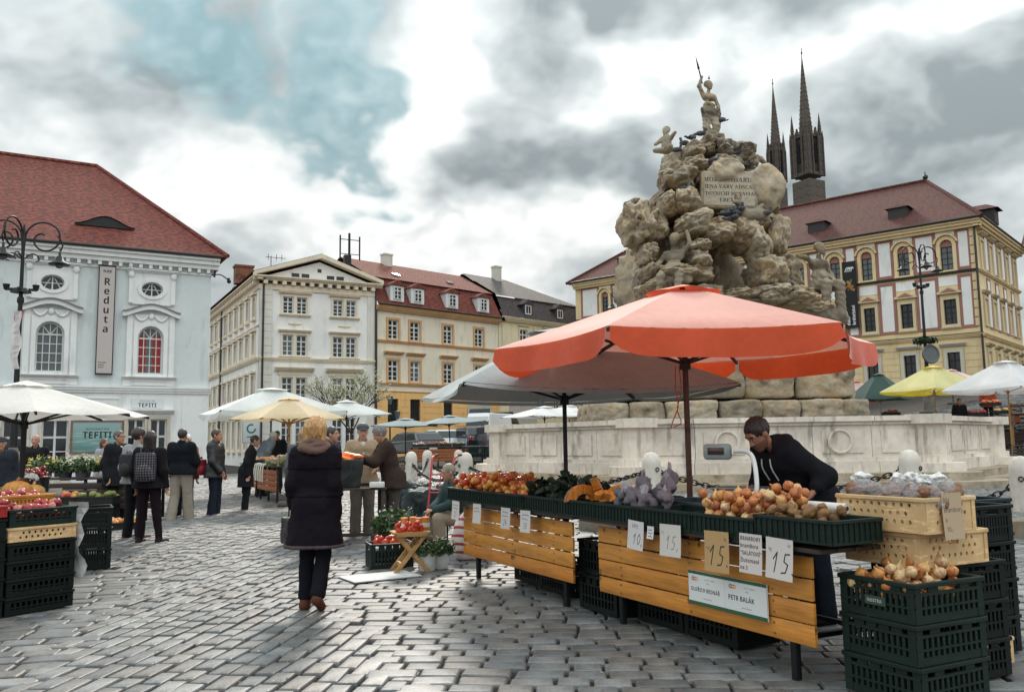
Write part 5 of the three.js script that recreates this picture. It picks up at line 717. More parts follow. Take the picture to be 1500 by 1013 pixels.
  statue('reclining_statue', [s(-.4, .2, 0, .3, .25, 0, .15, .18), s(.3, .3, 0, .45, .55, 0, .13, .09), s(-.4, .2, 0, -.75, .1, .2, .12, .08), s(-.75, .1, .2, -.95, -.15, .25, .08, .06), s(.35, .4, .1, .6, .2, .2, .08, .05), s(-.2, .3, .1, -.5, .35, .25, .1, .08)], .028, 6.55, 9.35, 24.0, PI - .3, dk, .9, .014, [.5, .72, 0, .5]);
}
// pigeons
{
  const gm = [[.07, .075, .085], [.11, .115, .13], [.045, .047, .055]].map(c => mat(c, .6));
  const body = mrg([sp(.07, 10, 8, 0, .07, 0, 1, .85, 1.7), sp(.036, 8, 6, 0, .165, .1), cy(.04, .028, .09, 8, 0, .12, .085, .5), bx(.07, .015, .12, 0, .065, -.15, .25)]), wing = [mrg(lump(.02, .04, .11, 4, .1, 1).translate(.062, .08, -.02)), mrg(lump(.02, .04, .11, 4, .1, 2).translate(-.062, .08, -.02))], bk = mrg([cy(.009, .002, .03, 5, 0, .16, .145, PI / 2)]), lg = mrg([bar([.02, 0, .01], [.02, .04, 0], .006, 4), bar([-.02, 0, .01], [-.02, .04, 0], .006, 4)]);
  for (const k of [body, ...wing, bk, lg]) keep(k);
  PIGEONS.forEach(([x, y, d, r], i) => { const p = thing('pigeon', 'grey pigeon perched on the fountain rocks', 'pigeon', [x, y, -d], r, 'pigeons perched on the fountain'); raw('body', body, gm[i % 3], p); raw('wing', wing[0], gm[(i + 1) % 3], p); raw('wing', wing[1], gm[(i + 1) % 3], p); raw('beak', bk, M.iron, p); raw('legs', lg, M.woodRed, p); p.scale.setScalar(1.2); });
}
// ---------- builders for the market ----------
M.green = mat([.012, .027, .021], .5, T.wear, T.wear, .0008, { specularIntensity: .5 }); M.greenD = mat([.007, .012, .011], .5, T.wear, T.wear, .0008, { specularIntensity: .45 }); M.blueGreen = mat([.014, .028, .035], .5, T.wear, T.wear, .0008, { specularIntensity: .5 }); M.amber = mat([.62, .27, .035], .45, T.wear); M.buff = mat([.84, .56, .28], .55, T.wear, T.wear, .0006); M.trayBlue = mat([.06, .085, .10], .5, T.wear); M.redPlastic = mat([.5, .03, .025], .4, T.wear); M.black = mat([.012, .012, .013], .6, T.wear);
const geoCache = {}, cached = (k, f) => geoCache[k] ??= keep(mrg(f()));
// slatted crate, floor at y = 0, long side along x
const crateGeo = (w, d, h, n = 9) => cached(`c${w},${d},${h},${n}`, () => {
  const g = [bb(-w / 2 + .01, w / 2 - .01, .008, .02, -d / 2 + .01, d / 2 - .01)], t = .012;
  for (const [L, z, r] of [[w, d / 2, 0], [w, d / 2, PI], [d, w / 2, PI / 2], [d, w / 2, -PI / 2]]) {
    const q = [rb(L + .02, .026, .03, .006, 0, h - .014, z), bb(-L / 2, L / 2, h * .68, h * .68 + .016, z - t, z + .006), bb(-L / 2, L / 2, h * .36, h * .36 + .012, z - t, z + .005), bb(-L / 2, L / 2, 0, .045, z - t, z), bb(-L / 2, -L / 2 + .05, .0, h - .02, z - t * 1.3, z + .003), bb(L / 2 - .05, L / 2, 0, h - .02, z - t * 1.3, z + .003)];
    for (let i = 0; i < n; i++) { const x = lerp(-L / 2 + .06, L / 2 - .06, (i + .5) / n); q.push(bb(x - .010, x + .010, .04, h * .69, z - t, z + .002)); }
    if (L === d) q.push(bb(-L * .3, -L * .16, h * .68, h - .02, z - t, z), bb(L * .16, L * .3, h * .68, h - .02, z - t, z)); else for (let i = 0; i < 4; i++) { const x = lerp(-L / 2 + .08, L / 2 - .08, (i + .5) / 4); q.push(bb(x - .035, x + .035, h * .7, h - .02, z - t, z)); }
    for (const k of q) g.push(k.rotateY(r));
  }
  return g;
});
const trayGeo = (w, d, h) => cached(`t${w},${d},${h}`, () => {   // shallow ribbed tray
  const g = [bb(-w / 2, w / 2, .0, .012, -d / 2, d / 2)];
  for (const [L, z, r] of [[w, d / 2, 0], [w, d / 2, PI], [d, w / 2, PI / 2], [d, w / 2, -PI / 2]]) { const q = [bb(-L / 2, L / 2, 0, h - .02, z - .01, z), rb(L + .016, .022, .026, .005, 0, h - .011, z), bb(-L / 2, L / 2, .0, .014, z - .01, z + .008)], n = Math.round(L / .045); for (let i = 0; i <= n; i++) { const x = lerp(-L / 2 + .006, L / 2 - .006, i / n); q.push(bb(x - .004, x + .004, .014, h - .022, z, z + .008)); } for (const k of q) g.push(k.rotateY(r)); }
  return g;
});
const perfGeo = (w, d, h, rows = 2) => cached(`p${w},${d},${h},${rows}`, () => {   // crate with round holes
  const g = [bb(-w / 2 + .01, w / 2 - .01, .006, .018, -d / 2 + .01, d / 2 - .01)];
  for (const [L, z, r] of [[w, d / 2, 0], [w, d / 2, PI], [d, w / 2, PI / 2], [d, w / 2, -PI / 2]]) {
    const holes = [], n = Math.round((L - .16) / .052); for (let j = 0; j < rows; j++) for (let i = 0; i < n; i++) { const x = -L / 2 + .1 + (i + (j % 2) * .5) * .052, y = h * .3 + j * h * .5 / Math.max(1, rows - 1) * (rows > 2 ? .95 : .62); if (x < L / 2 - .08 && !(L === d && Math.abs(x) < .07 && y > h * .45)) holes.push(ell(x, y, .0115, .0125, 9)); }
    if (L === d) holes.push(rect(-.045, .045, h * .62, h * .82));
    for (const k of [extr(rect(-L / 2, L / 2, 0, h - .02), .012, holes).translate(0, 0, z - .012), rb(L + .014, .024, .028, .006, 0, h - .012, z), bb(-L / 2, L / 2, 0, .014, z, z + .006), bb(-L / 2, -L / 2 + .03, .014, h - .02, z, z + .006), bb(L / 2 - .03, L / 2, .014, h - .02, z, z + .006)]) g.push(k.rotateY(r));
  }
  return g;
});
function crate(kind, dims, m, p, turn, label, group, name = 'crate') { const o = raw(name, kind(...dims), m); o.position.set(...p); o.rotation.y = turn; return tag(o, label, 'crate', group); }
// produce: a few shared shapes of each kind
const appleG = [0, 1, 2].map(i => keep(mrg(lathe([[.001, -.030], [.014, -.034], [.028, -.025], [.0375, -.004], [.036, .014], [.026, .029], [.012, .033], [.004, .026], [.001, .024]], 14).scale(1, .95 + i * .05, 1))));
const onionG = [0, 1, 2].map(i => keep(mrg(lathe([[.001, -.032], [.012, -.033], [.028, -.022], [.036 + i * .002, 0], [.031, .018], [.016, .03], [.006, .038], [.0045, .052], [.001, .055]], 14))));
const potatoG = [0, 1, 2, 3].map(i => keep(uvBox(plain(lump(.042, .03, .033, 5, .22, i * 9)))));
const speck = (c, r = .45, s = 2) => mat(c, r, T.speck ??= tex(128, .09, (u, v) => { const a = fb(u, v * .3, 10, 4, 151), b = fb(u, v, 6, 3, 155); const k = .62 + .5 * a; return [k, k * (.8 + .3 * b), k * .9]; }));
const appleM = [[.72, .12, .03], [.75, .26, .04], [.62, .06, .03], [.80, .42, .08], [.74, .19, .03]].map(c => speck(c, .35)), onionM = [[.68, .30, .09], [.60, .22, .07], [.74, .42, .18], [.52, .17, .07], [.78, .55, .32]].map(c => speck(c, .4)), potatoM = [[.48, .28, .12], [.40, .23, .11], [.55, .34, .16]].map(c => mat(c, .8, T.dirt)), redM = [[.42, .03, .04], [.52, .06, .07], [.35, .03, .05], [.60, .22, .2]].map(c => speck(c, .35));
function heap(name, geos, mats, n, p, turn, w, d, top, label, group, r = .036) {   // n loose pieces heaped in a rectangle w x d
  const c = Math.cos(turn), s = Math.sin(turn), done = [];   // each piece is let fall on those already there
  for (let i = 0; i < n; i++) {
    let best = null;
    for (let k = 0; k < 7; k++) { const x = rr(-.5, .5) * (w - r), z = rr(-.5, .5) * (d - r); let y = r * .92; for (const q of done) { const e = (q[0] - x) ** 2 + (q[2] - z) ** 2, R = 3.7 * r * r; if (e < R) y = Math.max(y, q[1] + Math.sqrt(R - e)); } if (!best || y < best[1]) best = [x, y, z]; }
    done.push(best); const o = raw(name, geos[Math.floor(rnd() * geos.length)], mats[Math.floor(rnd() * mats.length)]);
    o.position.set(p[0] + best[0] * c + best[2] * s, p[1] + best[1] + top, p[2] - best[0] * s + best[2] * c); o.rotation.set(rr(-1.2, 1.2), rr(0, 6), rr(-1.2, 1.2)); const q = rr(.86, 1.12); o.scale.setScalar(q); tag(o, label, name.replace('_', ' '), group);
  }
}
// parasol with panels, valance flaps, ribs, struts, vent, pole
const fabric = (c, t = .3) => mat(c, 1, T.canvas, null, 0, { transmission: t, thickness: 0 });
function parasol(o) {
  const root = thing(o.name ?? 'market_parasol', o.label, 'parasol', o.at, o.turn ?? 0, o.group), n = o.n ?? 8, { R, rim, apex } = o, val = o.val ?? 0, top = o.top, under = o.under, vm = o.vm ?? top, pm = o.pole ?? M.iron, ox = o.ox ?? 0, oz = o.oz ?? 0, r0 = R * .13, sag = o.sag ?? .035;
  const P = (i, t) => { const a = (i + .5) / n * 2 * PI, r = lerp(r0, R, t); return [Math.cos(a) * r + ox, lerp(apex - .03, rim, t), Math.sin(a) * r + oz]; };
  for (let i = 0; i < n; i++) {
    const pos = [], S = 8, A = t => P(i, t), B = t => P(i + 1, t), pt = (t, u, dy = 0) => { const a = A(t), b = B(t), q = a.map((v, k) => lerp(v, b[k], u)); q[1] -= sag * 4 * u * (1 - u) * t * R / 1.6 + dy; if (t > .999) { const cx = ox, cz = oz, f = 1 - .05 * 4 * u * (1 - u); q[0] = cx + (q[0] - cx) * f; q[2] = cz + (q[2] - cz) * f; } return q; };
    const f = [], f2 = []; for (let j = 0; j < S; j++) for (let k = 0; k < 8; k++) { const t0 = j / S, t1 = (j + 1) / S, u0 = k / 8, u1 = (k + 1) / 8; f.push([pt(t0, u0), pt(t0, u1), pt(t1, u1), pt(t1, u0)]); f2.push([pt(t0, u0, .014), pt(t0, u1, .014), pt(t1, u1, .014), pt(t1, u0, .014)]); }
    const smooth = l => { const g = mergeVertices(keepPN2(polys(l)), 1e-4); g.computeVertexNormals(); return g; };
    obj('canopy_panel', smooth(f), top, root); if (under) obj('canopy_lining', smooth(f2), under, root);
    if (val) {   // hanging flap with rounded lower corners and a few waves
      const v = [], q = (u, w) => { const b = pt(1, u), e = 1 - Math.pow(Math.abs(2 * u - 1), 8) * .62, wv = .018 * Math.sin(u * 9 + i * 2.1) * w + .012 * Math.sin(u * 21 + i) * w; const cx = b[0] - ox, cz = b[2] - oz, l = Math.hypot(cx, cz); return [b[0] + cx / l * (.012 + wv + .02 * w), b[1] - .004 - val * w * e, b[2] + cz / l * (.012 + wv + .02 * w)]; };
      for (let k = 0; k < 20; k++) for (let j = 0; j < 3; j++) { const a = lerp(.012, .988, k / 20), b = lerp(.012, .988, (k + 1) / 20); v.push([q(a, j / 3), q(b, j / 3), q(b, (j + 1) / 3), q(a, (j + 1) / 3)]); }
      obj('valance_flap', smooth(v), vm, root);
    }
    const e = P(i, 1), m = P(i, .55); obj('rib', beam([e[0], e[1] - .03, e[2]], [ox, apex - .1, oz], .022, .03), o.ribs ?? M.iron, root); obj('strut', beam([m[0], m[1] - .05, m[2]], [ox, rim - (o.drop ?? .12), oz], .018, .024), o.ribs ?? M.iron, root);
  }
  const cap_ = []; for (let i = 0; i < n; i++) { const a0 = (i + .5) / n * 2 * PI, a1 = (i + 1.5) / n * 2 * PI, rc = R * .2, y0 = apex - .06 + .035; for (let k = 0; k < 4; k++) { const q = u => { const a = lerp(a0, a1, u), w = .02 * Math.sin(u * PI); return [Math.cos(a) * rc + ox, y0 + w * (i % 2 ? 1 : .4) - .015, Math.sin(a) * rc + oz]; }; cap_.push([[ox, apex + .05, oz], q(k / 4), q((k + 1) / 4)]); } } obj('vent_cap', cap_.length ? polys(cap_) : [], vm, root); if (under) obj('vent_edge', [tube(Array.from({ length: n * 2 }, (_, i) => { const a = i / n * PI; return [Math.cos(a) * R * .2 + ox, apex - .045 + .018 * Math.sin(i * 1.9), Math.sin(a) * R * .2 + oz]; }), .008, 60, 5, true)], under, root);
  obj('pole', [bar([ox, 0.02, oz], [ox, apex + .02, oz], o.pr ?? .024, 12)], pm, root); obj('hub', cy(.05, .05, .1, 12, ox, rim - (o.drop ?? .12), oz), o.ribs ?? M.iron, root); obj('crown_hub', cy(.045, .045, .08, 12, ox, apex - .1, oz), o.ribs ?? M.iron, root);
  obj('base', [rb(.42, .09, .42, .015, ox, .05, oz), cy(.04, .035, .2, 10, ox, .19, oz)], mat([.25, .25, .24], .9, T.stone), root); return root;
}
const keepPN2 = g => { g.deleteAttribute('normal'); if (g.attributes.uv) g.deleteAttribute('uv'); return g; };

// ---------- the front stall ----------
const SR = -1.1001, sw = (s, t, y = 0) => [1.64 - .4535 * s + .8913 * t, y, -(5.35 + .8913 * s + .4535 * t)];   // along the stall, behind its front, height
{
  const plankG = [0, 1, 2].map(i => i), steel = mat([.02, .022, .025], .5, T.wear, null, 0, { metalness: .4 });
  const ochres = [[.76, .33, .06], [.70, .29, .052], [.80, .37, .075]].map(c => mat(c, .48, T.wood, T.wood, .0014));
  function table(s0, s1, label) {   // board-fronted table between s0 (near) and s1 (far)
    const c = (s0 + s1) / 2, L = s1 - s0, t = thing('market_table', label, 'table', sw(c, 0), SR, 'board-fronted tables of the front stall');
    for (let k = 0; k < 4; k++) { const y = .235 + k * .132; const p = obj('plank', rb(L, .122, .022, .004, 0, y + .061, rr(-.004, .004)), ochres[(k + Math.floor(rnd() * 3)) % 3], t); p.rotation.z = rr(-.003, .003); for (const x of [-L * .36, .03, L * .36]) for (const q of [-.032, .032]) obj('bolt', cy(.007, .006, .006, 8, x + rr(-.004, .004), y + .061 + q, .015, PI / 2), M.steel, p); }
    for (const x of [-L * .36, .03, L * .36]) obj('cleat', bx(.06, .54, .025, x, .5, -.026), ochres[1], t);
    for (const x of [-L * .4, L * .4]) for (const z of [-.06, -.82]) obj('leg', rb(.045, .79, .045, .005, x, .395, z), steel, t);
    for (let k = 0; k < 6; k++) obj('top_board', rb(L + .3, .025, .135, .004, 0, .803, .03 - k * .145), M.woodDark, t);
    obj('rail', [bx(L * .84, .03, .03, 0, .77, -.06), bx(L * .84, .03, .03, 0, .77, -.82), bx(L * .8, .03, .03, 0, .2, -.82), ...[-L * .4, L * .4].map(x => bx(.03, .03, .7, x, .24, -.44))], steel, t); return t;
  }
  table(-.23, 2.08, 'ochre board-fronted table carrying the two-name board on its planks'); table(2.49, 4.84, 'ochre board-fronted table under the heap of orange apples');
  // two rows of shallow trays
  const kinds = ['apples', 'apples', 'apples', 'kale', 'squash', 'mesh bags', 'a single beet', 'onions', 'potatoes'];
  for (let i = 0; i < 9; i++) { const s = 4.76 - i * .617, tl = { apples: 'shallow ribbed green tray heaped with orange-red apples', kale: 'shallow ribbed green tray under dark curly kale', squash: 'shallow ribbed green tray holding cut orange squash', 'mesh bags': 'shallow ribbed green tray of grey net bags', 'a single beet': 'nearly empty shallow green tray beside the onions', onions: 'shallow ribbed green tray heaped with yellow onions', potatoes: 'shallow ribbed green tray of small potatoes at the table end' }[kinds[i]];
    crate(trayGeo, [.605, .4, .14], i === 7 || i === 8 ? M.green : M.green, sw(s, .1, .817 + (i === 8 ? .03 : 0)), SR + rr(-.01, .01), tl, 'shallow trays along the front of the stall', 'tray'); }
  for (const [s, m, l] of [[4.6, M.black, 'black tray of apples in the second row of the stall'], [3.95, M.black, 'black tray behind the kale on the stall'], [2.2, M.green, 'green tray behind the squash on the stall'], [1.45, M.trayBlue, 'blue-grey ribbed tray beside the weighing scale']]) crate(trayGeo, [.6, .4, .16], m, sw(s, .53, .817), SR, l, 'shallow trays in the second row', 'tray');
  const ap = (s, t, n, lift = .085) => heap('apple', appleG, appleM, n, sw(s, t, .832), SR, .53, .33, lift, 'orange-red apple in the heap on the front stall', 'apples heaped on the front stall', .037);
  ap(4.76, .1, 52); ap(4.143, .1, 58); ap(3.526, .1, 34); ap(4.6, .53, 46, .12);
  heap('onion', onionG, onionM, 62, sw(.44, .1, .832), SR, .54, .34, .08, 'golden onion heaped on the front stall', 'onions heaped on the front stall', .037);
  heap('onion', onionG, onionM, 14, sw(.1, .2, .93), SR, .25, .2, .06, 'golden onion heaped on the front stall', 'onions heaped on the front stall', .037);
  heap('potato', potatoG, potatoM, 26, sw(-.12, .08, .86), SR, .48, .3, .07, 'small brown potato in the end tray', 'potatoes in the end tray', .036);
  { const p = raw('beet', keep(uvBox(plain(lump(.07, .05, .06, 6, .15, 3)))), mat([.16, .05, .04], .85, T.dirt)); p.position.set(...sw(.93, .16, .88)); tag(p, 'lone earthy beet in the nearly empty tray', 'beet'); }
  // kale: crumpled dark leaves
  for (const [s, t, k] of [[3.15, .08, 1], [2.9, .12, .9], [3.2, .4, 1.15], [2.85, .42, 1]]) {
    const root = thing('kale_bunch', 'bunch of nearly black curly kale leaves on the stall', 'kale', sw(s, t, .835), rr(0, 6), 'bunches of kale on the stall'), lm = [[.010, .022, .010], [.016, .032, .014], [.007, .016, .009]].map(c => mat(c, .6, null, null, 0, { transmission: .15, thickness: 0 }));
    for (let j = 0; j < 3; j++) { const f = []; for (let i = 0; i < 46; i++) { const a = rr(0, 6.28), e = rr(.1, 1.45), r = rr(.05, .2) * k, cx = Math.cos(a) * Math.cos(e) * r, cz = Math.sin(a) * Math.cos(e) * r, cyy = .03 + Math.sin(e) * r * 1.25, w = rr(.03, .06); const u = V(rr(-1, 1), rr(-.6, 1), rr(-1, 1)).normalize(), v = V(rr(-1, 1), rr(-1, 1), rr(-1, 1)).cross(u).normalize(), ring = []; for (let q = 0; q < 9; q++) { const b = q / 9 * 2 * PI, rad = w * (q % 2 ? .72 : 1) * rr(.8, 1.2); ring.push([cx + u.x * Math.cos(b) * rad + v.x * Math.sin(b) * rad, cyy + (u.y * Math.cos(b) + v.y * Math.sin(b)) * rad, cz + (u.z * Math.cos(b) + v.z * Math.sin(b)) * rad]); } for (let q = 0; q < 9; q++) f.push([[cx, cyy + .012, cz], ring[q], ring[(q + 1) % 9]]); } obj('leaves', polys(f), lm[j], root); }
  }
  // squash pieces: crescent slices with pale pips side
  const sqM = speck([.80, .30, .05], .5), skM = mat([.66, .36, .16], .6, T.dirt);
  [[2.38, .04, .35, 1.4], [2.2, .1, 1.2, 1.5], [2.42, .2, 2.2, 1], [2.05, .06, .1, .9], [2.12, .26, -.6, 1.4], [1.92, .12, 2.6, .8]].forEach(([s, t, r, k], i) => { const o = thing('squash_slice', 'thick cut wedge of orange squash on the stall', 'squash', sw(s, t, .935), r, 'cut squash on the stall'); const out = []; for (let q = 0; q <= 10; q++) { const a = PI * q / 10; out.push([Math.cos(a) * .12 * k, Math.sin(a) * .1 * k]); } const inn = out.slice().reverse().map(([x, y]) => [x * .45, y * .42]); obj('flesh', extr([...out, ...inn], .05, [], .006).translate(0, .005, -.025), sqM, o); const sk = []; for (let q = 0; q < 10; q++) sk.push([[...out[q], -.028].map((v, z) => z < 2 ? v * 1.03 : v), [...out[q + 1], -.028].map((v, z) => z < 2 ? v * 1.03 : v), [...out[q + 1], .028].map((v, z) => z < 2 ? v * 1.03 : v), [...out[q], .028].map((v, z) => z < 2 ? v * 1.03 : v)]); obj('rind', polys(sk), skM, o); if (i % 2) { o.rotation.x = -1.1; o.position.y += .04; } });
  // grey net bags
  for (const [i, [s, t, y, k]] of [[1.78, .05, .835, 1], [1.62, .0, .835, 1.1], [1.48, .06, .835, 1], [1.7, .2, .835, 1.15], [1.52, .22, .835, 1.1], [1.35, .14, .835, .9], [1.6, .12, .94, 1.1], [1.42, .2, .93, 1], [1.5, .3, 1.0, .95]].entries()) { const o = thing('net_bag', 'knotted grey-violet net bag of garlic on the stall', 'net bag', sw(s, t, y + .08), rr(0, 6), 'net bags on the stall'); const pr = []; for (let q = 0; q < 9; q++) { const a = rr(0, 6.3), e = rr(.01, .055) * k, y1 = .03 + rr(0, .1) * k; pr.push([Math.cos(a) * e * 1.3, y1, Math.sin(a) * e, Math.cos(a) * e * 1.3, y1 + .01, Math.sin(a) * e, .034, .03]); } const f0 = field(pr, .022); obj('bag', solid((x, y, z) => f0(x, y, z) + .004 * noise(x * 60, y * 60, z * 60 + i) + .006 * noise(x * 22, y * 22 + i, z * 22), pr, .0085, .03), mat([.34 + rr(-.06, .06), .31, .34], .6, T.weave2 ??= tex(128, .03, (u, v) => { const w = Math.abs(Math.sin(u * PI * 6)) * Math.abs(Math.sin(v * PI * 6)), q = .55 + .5 * w; return [q, q, q * 1.02]; }), T.clothB, .003), o); obj('tied_end', lump(.028, .05, .014, 6, .55, i * 3 + 1).rotateZ(rr(-.8, .8)).translate(rr(-.03, .03), .15 * k, 0), mat([.42, .37, .42], .6, T.cloth), o); }
  // weighing scale
  { const o = thing('weighing_scale', 'steel weighing scale with raised grey display on the stall', 'scale', sw(1.02, .6, .985), SR + .5); obj('housing', [rb(.36, .085, .32, .01, 0, .05, 0)], mat([.34, .30, .27], .4, T.wear, null, 0, { metalness: .6 }), o); obj('weighing_plate', [rb(.38, .012, .34, .004, 0, .1, 0)], M.steel, o); obj('display_arm', tube([[.14, .06, .17], [.17, .1, .17], [.16, .22, .14], [.12, .33, .08], [.05, .37, .02], [-.05, .375, 0]], .017, 30, 10), M.white, o); const d = obj('display', [rb(.22, .12, .07, .025, -.18, .37, .0)], mat([.30, .34, .34], .4, T.wear), o); obj('display_window', rb(.13, .055, .008, .003, -.18, .375, .036), mat([.05, .02, .018], .1), d); for (const x of [-.13, .13]) for (const z of [-.11, .11]) obj('foot', cy(.015, .015, .012, 8, x, .004, z), M.black, o); const st = printed(.05, .035, 64, 45, (c, W, H) => { c.fillStyle = '#dfe3e8'; c.fillRect(0, 0, W, H); c.fillStyle = '#3c5a8c'; c.fillRect(8, 8, 48, 28); }); const m = raw('sticker', st.g, st.m, o); m.position.set(-.1, .055, .1615); }
  crate(trayGeo, [.5, .4, .12], M.greenD, sw(1.02, .6, .817), SR, 'dark tray turned over beneath the weighing scale', 'shallow trays in the second row', 'tray');
  { const p = obj('support_board', rb(.56, .02, .46, .004), M.woodDark); p.position.set(...sw(1.02, .6, .953)); p.rotation.y = SR; tag(p, 'dark board lying under the weighing scale', 'board'); }
  // price cards hanging from the trays
  const DIG = { 0: [[.5, 0, .15, .25, .1, .65, .4, 1, .75, .8, .85, .35, .5, 0]], 1: [[.1, .35, .5, 0, .4, 1]], 2: [[.15, .2, .5, 0, .8, .25, .1, 1, .9, .95]], 3: [[.15, .1, .7, .1, .4, .45, .8, .7, .3, 1]], 4: [[.5, 0, .1, .65, .85, .6], [.65, .3, .55, 1]], 5: [[.8, .02, .3, .05, .25, .42, .75, .55, .6, .95, .1, 1]], ',': [[.2, .9, .1, 1.12]], '.': [[.2, .95, .28, 1]], '-': [[.1, .6, .8, .55]] };
  const scrawl = (c, x, y, s, txt) => { c.lineWidth = Math.max(3, s * .055); c.lineCap = c.lineJoin = 'round'; [...txt].forEach((ch, i) => { for (const p of DIG[ch] ?? []) { c.beginPath(); for (let k = 0; k < p.length; k += 2) { const X = x + i * s * .5 + p[k] * s * .42 + (1 - p[k + 1]) * s * .12, Y = y - s * .72 + p[k + 1] * s * .75; k ? c.lineTo(X, Y) : c.moveTo(X, Y); } c.stroke(); } }); };
  function card(s, y, w, h, col, draw, label, tilt = 0, t = -.132) { const p = printed(w, h, Math.round(w * 900), Math.round(h * 900), (c, W, H) => { c.fillStyle = col; c.fillRect(0, 0, W, H); c.fillStyle = '#2b2727'; c.strokeStyle = '#2b2727'; c.lineWidth = 4; draw(c, W, H); }); const g = new THREE.PlaneGeometry(w, h, 4, 6), q = g.attributes.position, b = rr(-.01, .01); for (let i = 0; i < q.count; i++) q.setZ(i, b * 40 * (q.getX(i) * q.getX(i)) + .012 * Math.pow((q.getY(i) / h - .5), 2)); g.computeVertexNormals(); const o = thing('price_card', label, 'price card', sw(s, t, y), SR); o.rotation.z = tilt; raw('sheet', g, p.m, o); return o; }
  const marks = (c, n, x, y, w, dy, s = 30) => { for (let i = 0; i < n; i++) { c.beginPath(); let X = x; c.moveTo(X, y + i * dy); while (X < x + w * rr(.7, 1)) { X += rr(6, 14); c.lineTo(X, y + i * dy + rr(-s * .3, s * .3)); } c.stroke(); } };
  card(1.37, .75, .2, .21, '#d8d4d2', (c, W, H) => { c.font = '34px sans-serif'; c.fillText('KIPE', 50, 48); scrawl(c, 60, 150, 92, '10,'); }, 'small white card reading 10 hung left of the blank-looking card', -.05); card(1.18, .785, .08, .09, '#dcdcdc', (c, W) => marks(c, 3, 10, 24, W - 20, 20, 20), 'tiny white slip between two price cards');
  card(.95, .75, .24, .22, '#d6cfc8', (c, W, H) => { c.globalAlpha = .5; scrawl(c, 60, 150, 110, '15,'); c.font = '26px sans-serif'; c.fillText('kg', 16, 60); }, 'faded white price card with pale handwritten 15', .02);
  card(.455, .725, .24, .26, '#bf9b6a', (c, W, H) => { scrawl(c, 30, 190, 150, '15.-'); c.font = '24px sans-serif'; c.fillText('kg', 170, 50); c.fillText('1kč', 12, 110); }, 'brown cardboard price card with large handwritten 15', .02);
  card(.14, .745, .2, .24, '#d9cfca', (c, W, H) => { c.font = 'bold 30px sans-serif'; ['BRAMBORY', 'bramBora', '"SALÁTOVÉ"', 'Žlutomasé', 'na 3'].forEach((t, i) => c.fillText(t, 6, 38 + i * 40)); }, 'white card with five lines of handwriting beside the 15 card');
  card(-.1, .74, .22, .24, '#dcd3ce', (c, W, H) => { scrawl(c, 40, 175, 140, '15.'); c.font = '24px sans-serif'; c.fillText('kg', 20, 70); c.fillText('ks', 160, 40); }, 'white price card with large handwritten 15 at the table end', -.03);
  [[4.77, 'white price card hung at the far end of the apple table'], [4.22, 'second white price card along the apple table from its far end'], [3.55, 'third white price card along the apple table from its far end'], [3.13, 'white price card hung under the apples nearest the kale']].forEach(([s, l], i) => card(s, .72, .2, .2, ['#d5d0cc', '#d9d2cc', '#d3cfcd', '#dad5d2'][i], (c, W, H) => { marks(c, 2, 26, 40, W * .7, 30, 24); scrawl(c, 50, 150, 70, ['25', '', '24', '30'][i]); }, l, rr(-.04, .04)));
  // name board
  { const w = .76, h = .225, p = printed(w, h, 960, 284, (c, W, H) => { c.fillStyle = '#e4e6e4'; c.fillRect(0, 0, W, H); c.fillStyle = '#2f5f43'; c.fillRect(0, 0, W, 26); c.fillRect(0, H - 30, W, 30); for (const [x, n, y] of [[30, 'OLDŘICH BEDNÁŘ', 168], [510, 'PETR BALÁK', 172]]) { for (const [k, q] of [[0, '#5b4a34'], [26, '#c9442e'], [52, '#e2952f']]) { c.strokeStyle = q; c.lineWidth = 8; c.beginPath(); c.arc(x + 30 + k, 66, 13, 0, 7); c.stroke(); } c.fillStyle = '#222'; c.font = `bold ${x < 100 ? 44 : 54}px sans-serif`; c.fillText(n, x, y); c.font = '17px sans-serif'; c.fillText('zel. trh  č. stánku', x + 190, 66); c.fillText('Brno', x + 210, 96); c.fillText('ovoce zelenina', x + 160, 226); } c.strokeStyle = '#999'; c.lineWidth = 2; c.beginPath(); c.moveTo(470, 30); c.lineTo(470, H - 34); c.stroke(); });
    const o = thing('name_board', 'white board with green edges and two printed names on the planks', 'sign', sw(.5, -.034, .44), SR); obj('board', bx(w, h, .01), M.white, o); raw('print', p.g.translate(0, 0, .0065), p.m, o); for (const [x, y] of [[-.34, .1], [.34, .1], [0, .1], [-.34, -.1], [.34, -.1], [0, -.1]]) obj('screw', cy(.006, .006, .004, 8, x, y, .008, PI / 2), M.steel, o); }
  // crates stored underneath
  for (const [s, t, l] of [[3.3, .45, 'dark crate stored under the middle of the apple table'], [3.95, .5, 'dark crate stored under the far end of the apple table'], [2.3, .3, 'dark crate with pale cartons standing in the gap between the tables'], [2.3, .78, 'dark crate behind the gap between the tables'], [1.6, .42, 'dark crate stored at the far end under the name board table'], [1.0, .42, 'dark crate stored under the name board']]) { crate(crateGeo, [.58, .38, .29], M.greenD, sw(s, t, .02), SR, l, 'crates stored under the front stall'); if (s === 2.3) crate(crateGeo, [.58, .38, .29], M.greenD, sw(s, t, .315), SR, l.replace('dark crate', 'upper dark crate'), 'crates stored under the front stall'); }
  // stacks at the near end
  const stack = (n, s, t, h, d, m, lab, grp, w = .5) => { for (let i = 0; i < n; i++) crate(crateGeo, [w, d, h, 10], m, sw(s, t, .015 + i * (h + .003)), SR + rr(-.02, .02), `${['lowest', 'second', 'third', 'fourth', 'fifth'][i]} ${lab}`, grp); };
